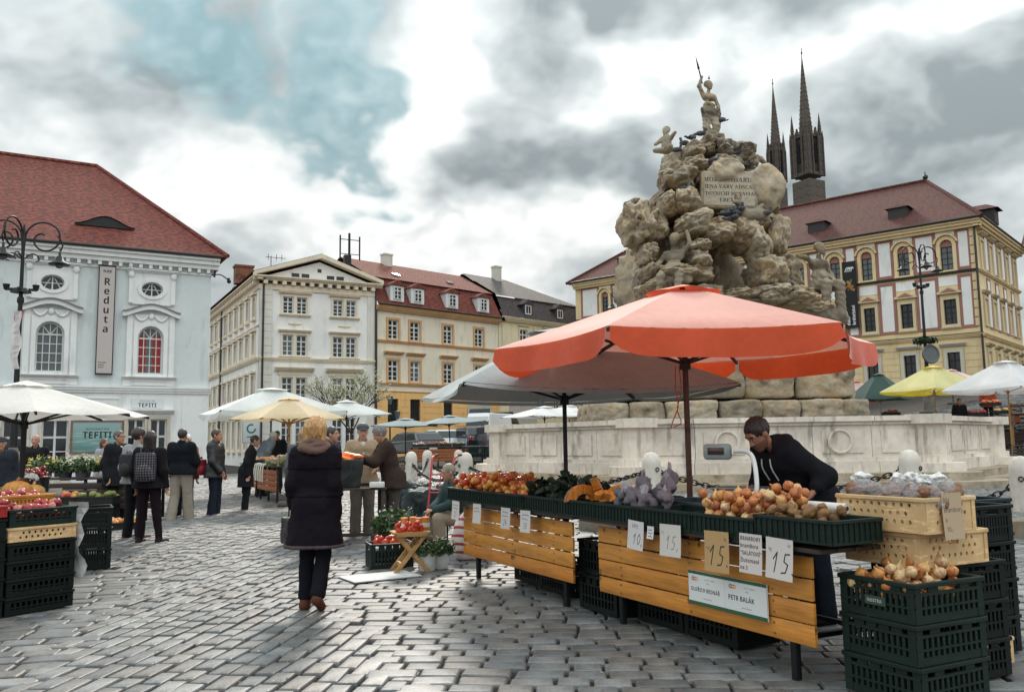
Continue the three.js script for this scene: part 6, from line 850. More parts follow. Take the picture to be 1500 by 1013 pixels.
  stack(3, -.55, .42, .215, .56, M.green, 'dark green crate in the stack with onions at the table end', 'crate stack with onions', .5); heap('onion', onionG, onionM, 60, sw(-.57, .36, .46), SR, .42, .44, .09, 'brown onion in the top crate at the table end', 'onions in the top crate', .037); { const l = printed(.14, .05, 140, 50, (c, W, H) => { c.fillStyle = '#39493f'; c.fillRect(0, 0, W, H); c.fillStyle = '#b8bdb5'; c.font = 'bold 26px sans-serif'; c.fillText('NOSTRA', 14, 35); }); const o = raw('crate_label', l.g, l.m); o.position.set(...sw(-.55, .128, .545)); o.rotation.y = SR; tag(o, 'small printed label on the onion crate', 'label'); }
  stack(3, -.3, .98, .225, .5, M.greenD, 'dark crate in the stack carrying the buff crates', 'crate stack behind the onions', .56);
  stack(4, .02, 1.62, .24, .42, M.greenD, 'dark green crate in the stack behind the buff crates', 'crate stack behind the buff crates', .56); stack(4, .33, 2.08, .242, .4, M.blueGreen, 'blue-green crate in the tall stack beside the open paving', 'blue-green crate stack', .58);
  crate(perfGeo, [.52, .6, .195, 3], M.buff, sw(-.38, .70, .705), SR, 'lower buff crate with round holes at the table end', 'buff perforated crates'); crate(perfGeo, [.62, .42, .2, 3], M.buff, sw(-.42, .57, .905), SR, 'upper buff crate with round holes carrying bagged potatoes', 'buff perforated crates'); { const c = crate(perfGeo, [.56, .36, .16, 2], M.buff, sw(-.15, 1.3, .02), SR, 'buff crate on the paving behind the stacks', 'buff perforated crates'); }
  // clear bags on the upper buff crate
  const poly = mat([.86, .85, .87], .12, null, null, 0, { transmission: .86, thickness: 0, ior: 1.35 });
  [[-.2, .5, 1], [-.42, .52, 1.15], [-.62, .5, 1], [-.4, .68, 1.1], [-.6, .68, .95]].forEach(([s, t, k], i) => { const o = thing('bag_of_potatoes', 'clear plastic bag of reddish potatoes on the buff crate', 'bag', sw(s, t, 1.01), rr(0, 6), 'bags of potatoes on the buff crate'); for (let j = 0; j < 18; j++) { const m = raw('potato', potatoG[j % 4], [mat([.52, .30, .20], .8, T.dirt)][0], o); m.position.set(rr(-.085, .085) * k, .045 + rr(0, .09), rr(-.065, .065) * k); m.rotation.set(rr(0, 6), rr(0, 6), 0); } const g = lump(.125 * k, .095, .1 * k, 12, .22, i * 11).translate(0, .085, 0); obj('plastic', [g], poly, o); obj('knot', lump(.05, .028, .035, 6, .6, i).translate(.02, .19, .02), M.white, o); });
  { const o = card(-.735, 1.01, .17, .26, '#c3aa8c', (c, W, H) => { c.font = '32px sans-serif'; ['Bílá', 'Brambory', 'a', '10,-'].forEach((t, i) => c.fillText(t, 10 + i * 4, 50 + i * 48)); }, 'cardboard price card leaning on the end of the buff crate', 0, .52); o.rotation.y = SR + PI / 2; o.rotation.x = 0; o.position.set(...sw(-.745, .56, 1.0)); }
  { const o = thing('paper_roll', 'white paper roll lying on the end tray', 'paper roll', sw(-.05, .34, .985), SR); obj('roll', cy(.032, .032, .3, 16, 0, .032, 0, 0, 0, PI / 2), M.paper, o); obj('core', cy(.014, .014, .302, 10, 0, .032, 0, 0, 0, PI / 2), M.woodDark, o); }
  // parasols of the stall
  const red = fabric([.86, .115, .035], .34), redTopGlare = fabric([.87, .40, .32], .3);  // one red fabric; sky glare is painted into the paler copy for the top
  parasol({ at: sw(2.08, .95), turn: PI / 6, n: 6, R: 1.70, rim: 2.28, apex: 2.79, val: .215, top: redTopGlare, vm: red, pole: mat([.12, .045, .03], .5, T.wood), ribs: mat([.03, .02, .018], .6), pr: .026, drop: .16, sag: .02, label: 'big six-sided parasol, coral top tinted for sky glare and orange-red valance, over the front stall' });
  const cord = obj('tangled_twine', [tube([[-.09, 2.1, .02], [-.1, 1.9, .03], [-.08, 1.75, .02], [-.13, 1.62, .03], [-.15, 1.55, .02]], .005, 24, 5), tube([[-.06, 2.1, .02], [-.05, 1.88, .03], [-.09, 1.72, .03], [-.06, 1.6, .03], [-.13, 1.56, .02]], .005, 24, 5)], mat([.6, .08, .05], .8)); cord.position.set(...sw(2.08, .95)); tag(cord, 'tangled red twine hanging beside the red parasol pole', 'twine');
  parasol({ at: sw(4.1, .88), turn: .24, n: 4, R: 1.95, rim: 2.0, apex: 2.66, top: fabric([.40, .43, .43], .02), val: .04, pole: M.iron, ribs: M.iron, sag: .05, drop: .1, label: 'grey square parasol on a black pole behind the red parasol' });
}
// ---------- bollards and chains ----------
{
  const bm = [[.74, .73, .70], [.68, .66, .63], [.78, .77, .74]].map(c => mat(c, .8, T.pale, T.stoneB, .006));
  const spots = [[12, 20], [7.95, 13.6], [6.67, 14.6], [2.53, 15.9], [-1.14, 20.5], [-2.9, 24.5], [-2.85, 28.6], [-2.0, 31.4]], where = ['at the right end of the basin', 'with the open paving in front of it', 'behind the buff crates', 'behind the net bags and red parasol pole', 'beside the round basin steps', 'behind the man in the brown jacket', 'in front of the parked cars', 'furthest behind the fountain'];
  const tops = spots.map(([x, d], i) => { const y = hgt(x, d), k = i === 1 ? 1.05 : 1; const o = thing('stone_bollard', `white round-topped stone bollard ${where[i]}`, 'bollard', [x, y, -d], rr(0, 6), 'stone bollards round the fountain'); obj('post', lathe([[.19, -.05], [.185, .1], [.17, .12], [.172, .58 * k], [.165, .66 * k], [.13, .755 * k], [.07, .80 * k], [.001, .815 * k]], 28), bm[i % 3], o); for (const q of [-1, 1]) obj('chain_ring', new THREE.TorusGeometry(.035, .009, 6, 12).translate(0, .5, q * .185), M.iron, o); return [x, y + .5, d]; });
  const lk = keep(mrg(new THREE.TorusGeometry(.05, .014, 6, 12).scale(1.5, .85, 1)));
  tops.slice(1).forEach((b, i) => { const a = tops[i], L = Math.hypot(a[0] - b[0], a[2] - b[2]); if (i === 0) return; const o = thing('iron_chain', `dark iron chain sagging to the bollard ${where[i + 1]}`, 'chain', [0, 0, 0], 0, 'chains between the bollards'), n = Math.round(L / .1), P = t => V(lerp(a[0], b[0], t), lerp(a[1], b[1], t) - .42 * 4 * t * (1 - t), -lerp(a[2], b[2], t)); for (let k = 0; k < n; k++) { const p = P((k + .5) / n), q = P(Math.min(1, (k + 1) / n)).sub(P(k / n)).normalize(), m = raw('link', lk, M.iron, o); m.position.copy(p); m.quaternion.setFromUnitVectors(V(1, 0, 0), q); m.rotateX(k % 2 ? PI / 2 : 0); } });
}
// ---------- stall on the left ----------
const lw = (s, t, y = 0) => [-4.42 + .545 * s - .839 * t, y, -(7.62 + .839 * s + .545 * t)], LR = .995;
function potLeaves(root, n, r, h, y0, mats, w = .03, name = 'foliage') { mats.forEach((m, j) => { const f = []; for (let i = 0; i < n; i++) { const a = rr(0, 6.28), q = Math.sqrt(rnd()) * r, y = y0 + rr(.1, 1) * h * (1 - .5 * (q / r) ** 2), u = V(rr(-1, 1), rr(-.3, 1), rr(-1, 1)).normalize(), v = V(rr(-1, 1), rr(-1, 1), rr(-1, 1)).cross(u).normalize(), l = w * rr(.7, 1.5), c = V(Math.cos(a) * q, y, Math.sin(a) * q), P = (s, t) => { const z = c.clone().addScaledVector(u, s * l).addScaledVector(v, t * l * .4); return [z.x, z.y, z.z]; }; f.push([P(-1, 0), P(-.2, 1), P(1, 0), P(-.2, -1)]); } obj(name, polys(f), m, root); }); }
const leafM = [[.05, .10, .025], [.08, .13, .03], [.03, .07, .02]].map(c => mat(c, .6, null, null, 0, { transmission: .3, thickness: 0 })), petal = c => mat(c, .7, null, null, 0, { transmission: .3, thickness: 0 });
{
  const st = (n, s, t, m, h, lab, y = .015, w = .6, d = .4) => { for (let i = 0; i < n; i++) crate(crateGeo, [w, d, h, 10], m, lw(s, t, y + i * (h + .003)), LR + rr(-.015, .015), `${['lowest', 'second', 'third', 'fourth', 'fifth'][i]} ${lab}`, 'dark crates of the left stall'); };
  st(4, .31, .21, M.greenD, .152, 'nearly black crate under the buff crate on the left stall'); st(5, -.32, .21, M.greenD, .165, 'nearly black crate of the stack with red crate on top'); st(3, .33, .65, M.greenD, .28, 'dark crate of the back stack under the amber crate'); st(3, -.32, .65, M.greenD, .28, 'dark crate of the back stack at the stall edge'); for (let i = 0; i < 3; i++) crate(crateGeo, [.6, .4, .24, 10], M.greenD, [-5.2, .015 + i * .243, -10.75], -1.1, ['lowest', 'middle', 'top'][i] + ' dark crate in the far stack beside the pumpkin table', 'dark crates of the left stall');
  crate(perfGeo, [.6, .4, .125, 2], M.buff, lw(.31, .21, .64), LR, 'buff crate with round holes under the red apples on the left', 'buff perforated crates on the left'); crate(crateGeo, [.6, .4, .155, 9], M.green, lw(.31, .21, .77), LR, 'green crate of red apples topping the left stack'); heap('red_apple', appleG, redM, 40, lw(.31, .21, .79), LR, .52, .33, .04, 'dark red apple in the green crate on the left stall', 'red apples on the left stall', .037);
  crate(trayGeo, [.6, .4, .1], M.redPlastic, lw(-.32, .21, .865), LR, 'red plastic tray at the edge of the left stall', undefined, 'tray'); crate(crateGeo, [.62, .42, .14, 14], M.amber, lw(.33, .66, .885), LR, 'translucent amber crate of red fruit on the left stall'); heap('red_apple', appleG, redM, 30, lw(.33, .66, .9), LR, .5, .34, .06, 'red apple in the amber crate on the left stall', 'red apples in the amber crate', .036);
  const l2 = (s, t, y = 0) => [-4.75 - .4535 * s - .8913 * t, y, -(8.9 + .8913 * s - .4535 * t)], L2 = 2.042;
  const tb = thing('market_table', 'dark wooden table of pumpkins under the white left parasol', 'table', l2(2.2, .5), L2); for (let k = 0; k < 6; k++) obj('top_board', rb(4.4, .03, .17, .004, 0, .86, .48 - k * .18), M.woodDark, tb); for (const x of [-2, 0, 2]) for (const z of [-.45, .45]) obj('leg', rb(.06, .845, .06, .005, x, .4225, z), M.woodDark, tb);
  const pm = [[.62, .26, .04], [.10, .12, .05], [.66, .36, .10], [.20, .15, .06], [.45, .30, .12]];
  [[1.0, .35, .16, 0, 'round orange pumpkin'], [.75, .7, .15, 1, 'dark green squash'], [1.35, .2, .12, 2, 'small ochre pumpkin'], [.55, .95, .14, 3, 'brown-green squash'], [1.2, .85, .13, 4, 'tan squash'], [1.6, .5, .11, 1, 'small dark green squash']].forEach(([s, t, r, c, l]) => { const o = thing('pumpkin', `${l} on the left stall table`, 'pumpkin', l2(s, t, .875), rr(0, 6)), g = new THREE.SphereGeometry(r, 32, 14), p = g.attributes.position; for (let i = 0; i < p.count; i++) { const a = Math.atan2(p.getZ(i), p.getX(i)), k = 1 - .1 * Math.pow(Math.abs(Math.sin(a * 5)), .5) * 0 - .09 * Math.pow(Math.abs(Math.cos(a * 5)), 6); p.setXYZ(i, p.getX(i) * k, p.getY(i) * .72, p.getZ(i) * k); } g.computeVertexNormals(); obj('flesh', g.translate(0, r * .72, 0), speck(pm[c], .5), o); obj('stalk', tube([[0, r * 1.35, 0], [.005, r * 1.5, 0], [.03, r * 1.65, .01]], .014, 6, 6), M.woodPale, o); });
  [[.5, .2, 2.5], [.75, .12, 2.2], [.35, .5, 2.6], [1.0, .05, 1.9]].forEach(([s, t, r], i) => { const o = raw('long_squash', keep(uvBox(plain(lump(.2, .045, .05, 8, .15, i * 4).translate(0, .045, 0)))), mat([[.17, .09, .06], [.25, .14, .09], [.2, .1, .08], [.12, .1, .06]][i], .8, T.dirt)); o.position.set(...l2(s, t, .878)); o.rotation.y = r; tag(o, 'long brown root vegetable lying on the left stall table', 'vegetable', 'long roots on the left stall'); });
  [[2.1, .3, 'plastic bag of reddish roots'], [2.0, .75, 'crumpled plastic bag of mushrooms'], [2.7, .35, 'shiny plastic bag of peppers']].forEach(([s, t, l], i) => { const o = thing('produce_bag', `${l} on the left stall table`, 'bag', l2(s, t, .878), i); obj('plastic', lump(.2, .11, .14, 10, .3, i * 5 + 40).translate(0, .1, 0), mat([[.30, .12, .09], [.45, .36, .32], [.22, .16, .14]][i], .25, T.dirt, T.clothB, .01), o); obj('fold', lump(.07, .05, .05, 6, .5, i).translate(.05, .22, 0), M.white, o); });
  crate(crateGeo, [.5, .36, .2, 9], M.black, l2(3.6, .28, .876), L2, 'black crate heaped with dark red radishes'); heap('radish', appleG, redM, 60, l2(3.6, .28, .96), L2, .46, .32, .06, 'dark red radish in the black crate', 'radishes in the black crate', .032);
  for (const [s, t, l] of [[1.5, 1.6, 'pale wooden box on the left stall beside the parasol pole'], [2.3, 1.6, 'pale wooden box behind the parasol pole'], [3.1, 1.6, 'pale wooden box in front of the man in the flat cap']]) crate(perfGeo, [.6, .4, .16, 2], M.woodPale, l2(s, t, .93), L2, l, 'pale wooden boxes'); const t2 = thing('market_table', 'dark wooden table behind the pumpkins on the left', 'table', l2(2.2, 1.6), L2); obj('top_board', rb(4, .04, .6, .006, 0, .905, 0), M.woodDark, t2); for (const x of [-1.8, 1.8]) for (const z of [-.25, .25]) obj('leg', rb(.06, .88, .06, .005, x, .44, z), M.woodDark, t2);
  { const f = []; const P = (u, v) => { const b = lw(.66 + .03 * Math.sin(v * 9), lerp(-.03, .25, u), 0); return [b[0] + .03 * Math.sin(v * 14 + u * 5), lerp(.25, .95, v), b[2] + .02 * Math.sin(v * 19)]; }; for (let i = 0; i < 4; i++) for (let j = 0; j < 12; j++) f.push([P(i / 4, j / 12), P((i + 1) / 4, j / 12), P((i + 1) / 4, (j + 1) / 12), P(i / 4, (j + 1) / 12)]); one('plastic_sheet', polys(f), mat([.75, .75, .74], .35, T.canvas, null, 0, { transmission: .25, thickness: 0 }), 'crumpled white plastic sheet hanging from the left crate stack', 'sheet'); }
  parasol({ at: [-6.25, 0, -11], turn: .2, n: 8, R: 1.5, rim: 1.88, apex: 2.28, top: fabric([.83, .80, .74], .35), val: .0, ribs: M.iron, pole: M.iron, pr: .035, label: 'white parasol on a thick black pole at the left' });
}
// ---------- small goods in the middle ----------
{
  const o = thing('slatted_table', 'dark slatted wooden table with a net shopping bag on it', 'table', [-2.4, 0, -12.75], .25); for (let k = 0; k < 4; k++) obj('top_board', rb(1.0, .03, .14, .005, 0, .81, .225 - k * .15), M.woodDark, o); for (const x of [-.45, .45]) { for (const z of [-.24, .24]) obj('leg', rb(.06, .795, .06, .005, x, .3975, z), M.woodDark, o); for (let k = 0; k < 4; k++) obj('side_slat', rb(.025, .09, .5, .004, x * 1.07, .25 + k * .13, 0), M.woodDark, o); } obj('stretcher', bx(.9, .05, .04, 0, .14, .0), M.woodDark, o);
  const bag = thing('shopping_bag', 'dark green woven shopping bag with orange contents held open on the table', 'bag', [-2.52, .827, -12.7], .25), wv = T.weave = tex(128, .06, (u, v) => { const k = .35 + .5 * (Math.sin(u * PI * 8) > 0 ? 1 : .3) * (.6 + .4 * Math.sin(v * PI * 16)); return [k, k, k]; }), bf = (x, y, z) => Math.max(Math.abs(x) - (.25 + y * .12 + .02 * noise(y * 6, z * 8)), Math.abs(z) - (.12 + y * .05 + .02 * noise(x * 7, y * 7, 2)), Math.abs(y - .2) - (.2 + .04 * noise(x * 5, 1, z * 5))) - .01; obj('sack', surf(bf, [-.4, -.08, -.25], [.4, .56, .25], .02), mat([.035, .055, .05], .7, wv, wv, .003), bag); obj('orange_wrapping', [lump(.16, .07, .1, 8, .5, 4).translate(.1, .43, 0), lump(.1, .05, .07, 8, .5, 9).translate(-.12, .44, .02)], mat([.85, .18, .03], .4), bag); obj('handle', [tube([[-.2, .38, .14], [-.22, .2, .2], [-.05, .1, .2], [.1, .2, .2], [.12, .38, .15]], .01, 20, 5)], M.iron, bag);
  one('foam_box', rb(.2, .08, .14, .01).translate(-1.98, .87, -12.55), M.white, 'small white foam box at the corner of the dark slatted table', 'box');
  crate(crateGeo, [.5, .36, .28, 9], M.green, [-1.5, .012, -10.45], .35, 'dark green crate of tomatoes beside the folding stool'); { const t = obj('crate_liner', rb(.44, .05, .3, .01).translate(0, .2, 0), M.paper); t.position.set(-1.5, .02, -10.45); t.rotation.y = .35; tag(t, 'crumpled white paper lining the tomato crate', 'paper'); } heap('tomato', appleG, [[.62, .05, .02], [.7, .1, .02]].map(c => speck(c, .25)), 14, [-1.5, .25, -10.45], .35, .38, .26, .01, 'red tomato in the crate beside the folding stool', 'tomatoes in the crate', .037);
  const s = thing('folding_stool', 'pale wooden folding stool with crossed legs carrying jars', 'stool', [-1.2, 0, -10.0], .3); for (let k = 0; k < 4; k++) obj('seat_slat', rb(.42, .02, .075, .004, 0, .45, .125 - k * .083), M.woodPale, s); for (const z of [-.13, .13]) { obj('leg', beam([-.19, .01, z], [.16, .435, z], .03, .045), M.woodPale, s); obj('leg', beam([.19, .01, z * .8], [-.16, .435, z * .8], .03, .045), M.woodPale, s); } obj('stretcher', [bx(.03, .04, .3, -.12, .1, 0), bx(.03, .04, .24, .12, .1, 0)], M.woodPale, s); obj('rail', [bx(.36, .035, .022, 0, .43, .165), bx(.36, .035, .022, 0, .43, -.165)], M.woodPale, s);
  [[-1.27, -10.05, .82], [-1.1, -10.02, .8], [-1.18, -10.14, .75], [-1.03, -10.12, .7]].forEach(([x, z, k], i) => { const j = thing('honey_jar', 'glass jar of amber honey with orange lid on the stool', 'jar', [x, .462, z], 0, 'honey jars on the stool'); obj('glass_body', lathe([[.001, 0], [.042, 0], [.045, .01], [.045, .1], [.038, .115], [.038, .122]], 18), mat([.75, .32, .03], .1, null, null, 0, { transmission: .35, thickness: 0 }), j); obj('lid', cy(.042, .042, .022, 18, 0, .132, 0), mat([.75, .2, .05], .4), j); obj('paper_label', new THREE.CylinderGeometry(.0458, .0458, .05, 18, 1, true).translate(0, .055, 0), M.paper, j); });
  heap('pepper', [keep(uvBox(plain(lump(.045, .03, .03, 5, .3, 8))))], [speck([.75, .06, .03], .25)], 9, [-1.2, .462, -9.9], .3, .32, .1, 0, 'shiny red pepper lying at the front of the stool', 'red peppers on the stool', .03);
  const bucket = (x, d, r, h, m, l, mats, fl, name = 'flower_bucket') => { const b = thing(name, l, 'flower bucket', [x, hgt(x, d), -d], rr(0, 6)); obj('bucket', lathe([[.001, .005], [r * .8, 0], [r, h], [r * 1.06, h], [r * .96, h - .02]], 20), m, b); potLeaves(b, 150, r * 1.6, h * 1.1, h * .8, leafM, .03); potLeaves(b, 90, r * 1.7, h * 1.05, h * 1.0, mats, fl, 'blossoms'); return b; };
  bucket(-1.02, 10.05, .11, .2, M.white, 'white pot of small cream flowers beside the folding stool', [petal([.75, .72, .5])], .018); bucket(-.86, 10.2, .1, .19, M.white, 'second white pot of cream flowers behind the first', [petal([.72, .7, .55])], .018);
  { const b = thing('plant_box', 'dark box of leafy potted plants beside the slatted table', 'plant box', [-1.55, 0, -11.35], .3); obj('box', [rb(.6, .32, .34, .01, 0, .16, 0)], M.black, b); potLeaves(b, 330, .3, .32, .3, leafM, .045); potLeaves(b, 60, .28, .3, .4, [petal([.75, .75, .65])], .02, 'blossoms'); }
  { const pr = printed(.78, .5, 400, 256, (c, W, H) => { c.fillStyle = '#d9dcdb'; c.fillRect(0, 0, W, H); for (let i = 0; i < 24; i++) { c.fillStyle = `rgba(${rr(120, 230)},${rr(160, 220)},${rr(160, 210)},.5)`; c.fillRect(rr(150, 320), rr(40, 200), rr(5, 40), rr(3, 10)); } }); const o2 = thing('plastic_mat', 'flat white printed sheet lying on the setts before the stool', 'mat', [-1.48, .012, -9.62], .55); raw('print', pr.g.rotateX(-PI / 2).translate(0, .006, 0), pr.m, o2); obj('sheet', bx(.78, .006, .5), M.white, o2); }
  { const b = thing('striped_sack', 'red and white striped sack standing beside the front stall', 'sack', [-.53, 0, -10.9], .2), sm = mat([1, 1, 1], .8); sm.map = tex(256, .3, (u, v) => { const k = Math.floor(v * 9 + .1 * Math.sin(u * 12)) % 3; return k === 0 ? [.62, .22, .22] : [.80, .76, .74]; }); obj('sack_body', surf((x, y, z) => Math.max(ellip(x, y, z, 0, .27, 0, .26 + .03 * noise(y * 7, x * 5), .36, .2), .01 - y) + .012 * noise(x * 9, y * 14, z * 9), [-.35, -.03, -.3], [.35, .7, .3], .018), sm, b); }
  [[-1.62, 15.4, 1, 'slumped dark teal bag in front of the hand truck'], [-1.95, 16.3, 1.15, 'full dark teal bag behind the slumped one'], [-1.35, 16.2, .95, 'dark teal bag leaning by the hand truck']].forEach(([x, d, k, l], i) => { const b = one('refuse_bag', lump(.38 * k, .34 * k, .32, 12, .22, i * 13 + 5, .5), mat([.035, .055, .06], .35, T.cloth, T.clothB, .006), l, 'bag'); b.position.set(x, hgt(x, d) + .27 * k, -d); });
  { const h = thing('hand_truck', 'red tubular hand truck leaning beside the stall', 'hand truck', P3(-1.27, 14.4), -.25), rm = mat([.55, .03, .03], .4, T.wear); for (const x of [-.17, .17]) { obj('side_tube', tube([[x, .12, .06], [x, .5, -.06], [x * 1.05, .95, -.2], [x * 1.2, 1.12, -.33], [x * 1.25, 1.16, -.5]], .018, 20, 8), rm, h); obj('grip', bar([x * 1.25, 1.16, -.46], [x * 1.27, 1.165, -.62], .022, 8), M.black, h); const w = obj('wheel', [new THREE.TorusGeometry(.1, .03, 8, 20).rotateY(PI / 2).translate(x * 1.25, .13, .0)], M.black, h); obj('rim', cy(.07, .07, .03, 14, x * 1.25, .13, 0, 0, 0, PI / 2), M.steel, w); } for (const [y, z] of [[.25, .0], [.55, -.08], [.85, -.17]]) obj('cross_bar', bar([-.17, y, z], [.17, y, z], .014, 6), rm, h); obj('toe_plate', bx(.4, .012, .2, 0, .03, .15), rm, h); obj('centre_bar', tube([[0, .25, .0], [0, .55, -.08], [0, .85, -.17]], .01, 8, 6), rm, h); }
}
// ---------- further stalls on the left ----------
function boardTable(p, turn, L, label, m) { const t = thing('market_table', label, 'table', p, turn); for (let k = 0; k < 4; k++) obj('plank', rb(L, .115, .022, .004, 0, .3 + k * .125, .45), m, t); obj('table_top', rb(L + .1, .03, .95, .005, 0, .815, 0), M.woodDark, t); for (const x of [-L * .45, 0, L * .45]) for (const z of [-.4, .4]) obj('leg', rb(.05, .8, .05, .005, x, .4, z), M.black, t); return t; }
function goods(p, turn, w, d, cols, label, r = .05, n = 26, name = 'produce_crate') { const o = thing(name, label, 'crate', p, turn); obj('box', keep(trayGeo(w, d, .12)), M.black, o); cols.forEach((c, j) => { const g = []; for (let i = 0; i < n; i++) g.push(lump(r * rr(.8, 1.15), r * .9, r, 1, .1, i).translate(rr(-.42, .42) * w, .1 + rr(0, .6) * r * 2, rr(-.4, .4) * d)); const m = obj('produce', g, speck(c, .5), o); m.userData.kind = 'stuff'; }); return o; }
{
  const A = -1.1, tp = (s, t, y) => { const x = -5.35 - .4535 * s + .8913 * t, d = 19.6 + .8913 * s + .4535 * t; return [x, hgt(x, d) + y, -d]; };
  boardTable(tp(1.2, .45, 0), A, 2.2, 'reddish board table of cauliflowers under the cream parasol', M.woodRed); boardTable(tp(3.7, .45, 0), A, 2.3, 'reddish board table behind the cauliflowers under the white parasol', M.woodRed);
  const cf = keep(uvBox(plain(lump(.105, .085, .1, 10, .3, 3)))), cm = mat([.78, .77, .66], .8, T.dirt, T.stoneB, .01);
  for (let i = 0; i < 15; i++) { const o = thing('cauliflower', 'white cauliflower with pale leaves heaped on the board table', 'cauliflower', tp(.3 + (i % 5) * .24, .1 + Math.floor(i / 5) * .22, .83 + (i > 9 ? .1 : i > 4 ? .06 : 0)), i, 'cauliflowers on the board table'); const m = raw('head', cf, cm, o); m.position.y = .1; potLeaves(o, 10, .12, .1, .02, [leafM[1], petal([.4, .5, .2])], .07, 'leaf'); }
  goods(tp(1.9, .3, .83), A, .5, .5, [[.75, .24, .04]], 'heap of orange carrots on the board table', .045, 40); goods(tp(2.9, .3, .83), A, .8, .6, [[.62, .4, .25], [.5, .3, .2]], 'tray of tan potatoes on the board table', .06, 20); goods(tp(3.9, .4, .83), A, .9, .6, [[.6, .12, .08], [.7, .5, .4]], 'tray of red and pale vegetables behind the potatoes', .06, 20); goods(tp(4.7, .4, .83), A, .6, .6, [[.7, .5, .05], [.1, .16, .04]], 'tray of yellow and green vegetables at the table end', .05, 20);
  for (let i = 0; i < 7; i++) { const o = thing('leek_bunch', 'pale leeks hanging down the front of the board table', 'leeks', tp(1.35 + i * .27, -.04, .84), A, 'leeks hanging on the board table'); obj('stems', [-.02, .02].map((x, j) => tube([[x, .03, -.2], [x, .02, -.02], [x * 1.5, -.08, .03], [x * 2, -.32 - j * .06, .035]], .014, 10, 6)), mat([.70, .70, .58], .6), o); obj('roots', lump(.02, .03, .02, 3, .5, i).translate(.0, -.36, .035), M.paper, o); }
  const wt = fabric([.78, .80, .77], .3);
  parasol({ at: P3(-5.0, 19.2), n: 8, R: 1.32, rim: 1.9, apex: 2.36, top: fabric([.80, .63, .38], .4), ribs: M.woodPale, pole: M.woodPale, label: 'cream parasol on a pale wooden pole over the cauliflowers', turn: .2 }); parasol({ at: P3(-6.75, 24), n: 4, R: 2.35, rim: 2.2, apex: 2.85, top: wt, val: .16, label: 'large white square parasol behind the cream one', turn: .5 }); parasol({ at: P3(-6.0, 31), n: 4, R: 2, rim: 2.2, apex: 2.7, top: wt, label: 'small white parasol behind the blonde woman', turn: .3 });
  const gg = fabric([.30, .36, .37], .15); [[-4.75, 38, 'flat grey parasol before the barred orange wall', .1, 2], [-2.75, 38, 'tilted dark grey parasol before the parked cars', .4, 1.8]].forEach(([x, d, l, t, R], i) => { const p = parasol({ at: P3(x, d), n: 4, R, rim: 1.75, apex: 2.05, top: gg, turn: t, label: l }); if (i) p.rotation.z = .05; });
  // flower stand by the theatre
  boardTable(P3(-8.2, 17), 0, 2.6, 'low table of flower buckets in front of the theatre', M.woodDark);
  [[-9.2, 16.9, [.75, .62, .12]], [-8.85, 17.1, [.7, .68, .5]], [-8.4, 16.85, [.74, .70, .55]], [-8.0, 17.1, [.75, .55, .1]], [-7.6, 16.9, [.78, .5, .06]], [-7.2, 17.05, [.7, .35, .2]], [-8.6, 17.35, [.6, .62, .3]]].forEach(([x, d, c], i) => { const b = thing('flower_bucket', ['bucket of yellow flowers at the end of the flower table', 'bucket of cream flowers beside the yellow ones', 'bucket of white flowers in the middle of the flower table', 'bucket of golden flowers behind the man in black', 'bucket of deep yellow flowers on the flower table', 'bucket of coral flowers at the table corner', 'bucket of greenish flowers at the back'][i], 'flower bucket', [x, .832, -d], i, 'flower buckets in front of the theatre'); obj('bucket', lathe([[.001, .004], [.1, 0], [.13, .2], [.135, .2]], 16), mat([.12, .13, .16], .6), b); potLeaves(b, 120, .26, .3, .16, leafM, .05); potLeaves(b, 80, .27, .26, .28, [petal(c)], .035, 'blossoms'); });
  for (const [x, d, c, l] of [[-9.1, 16.2, [[.7, .45, .06]], 'crate of yellow produce standing before the flower table'], [-8.4, 16.15, [[.5, .06, .05], [.65, .3, .08]], 'crate of red and orange produce before the flower table'], [-7.7, 16.1, [[.2, .25, .06]], 'crate of green produce before the flower table']]) { goods([x, .45, -d], .1, .62, .42, c, l, .06, 22); crate(crateGeo, [.62, .42, .43, 8], M.greenD, [x, .012, -d], .1, 'dark crate under the ' + l.replace('crate of ', '').replace(' standing', ''), 'dark crates before the flower table'); }
  goods(P3(-6.9, 15.2, 0), .3, .6, .4, [[.7, .3, .06]], 'crate of orange produce on the ground by the flower table');
  // board with a round emblem behind the leather-jacketed man
  const em = printed(.5, .7, 100, 140, (c, W, H) => { c.fillStyle = '#cfd6d8'; c.fillRect(0, 0, W, H); c.strokeStyle = '#3f6d6c'; c.lineWidth = 10; c.beginPath(); c.arc(50, 58, 24, 0, 5.2); c.stroke(); c.fillStyle = '#445'; c.fillRect(24, 104, 52, 6); }); const eb = thing('notice_board', 'pale notice with a round green emblem under the white parasol', 'sign', [-7.9, hgt(-7.9, 26) + 1.75, -26]); raw('print', em.g.translate(0, 0, .012), em.m, eb); obj('board', [bx(.54, .74, .02), bar([0, -.37, -.02], [0, -1.76, -.02], .025, 6)], M.steel, eb);
}
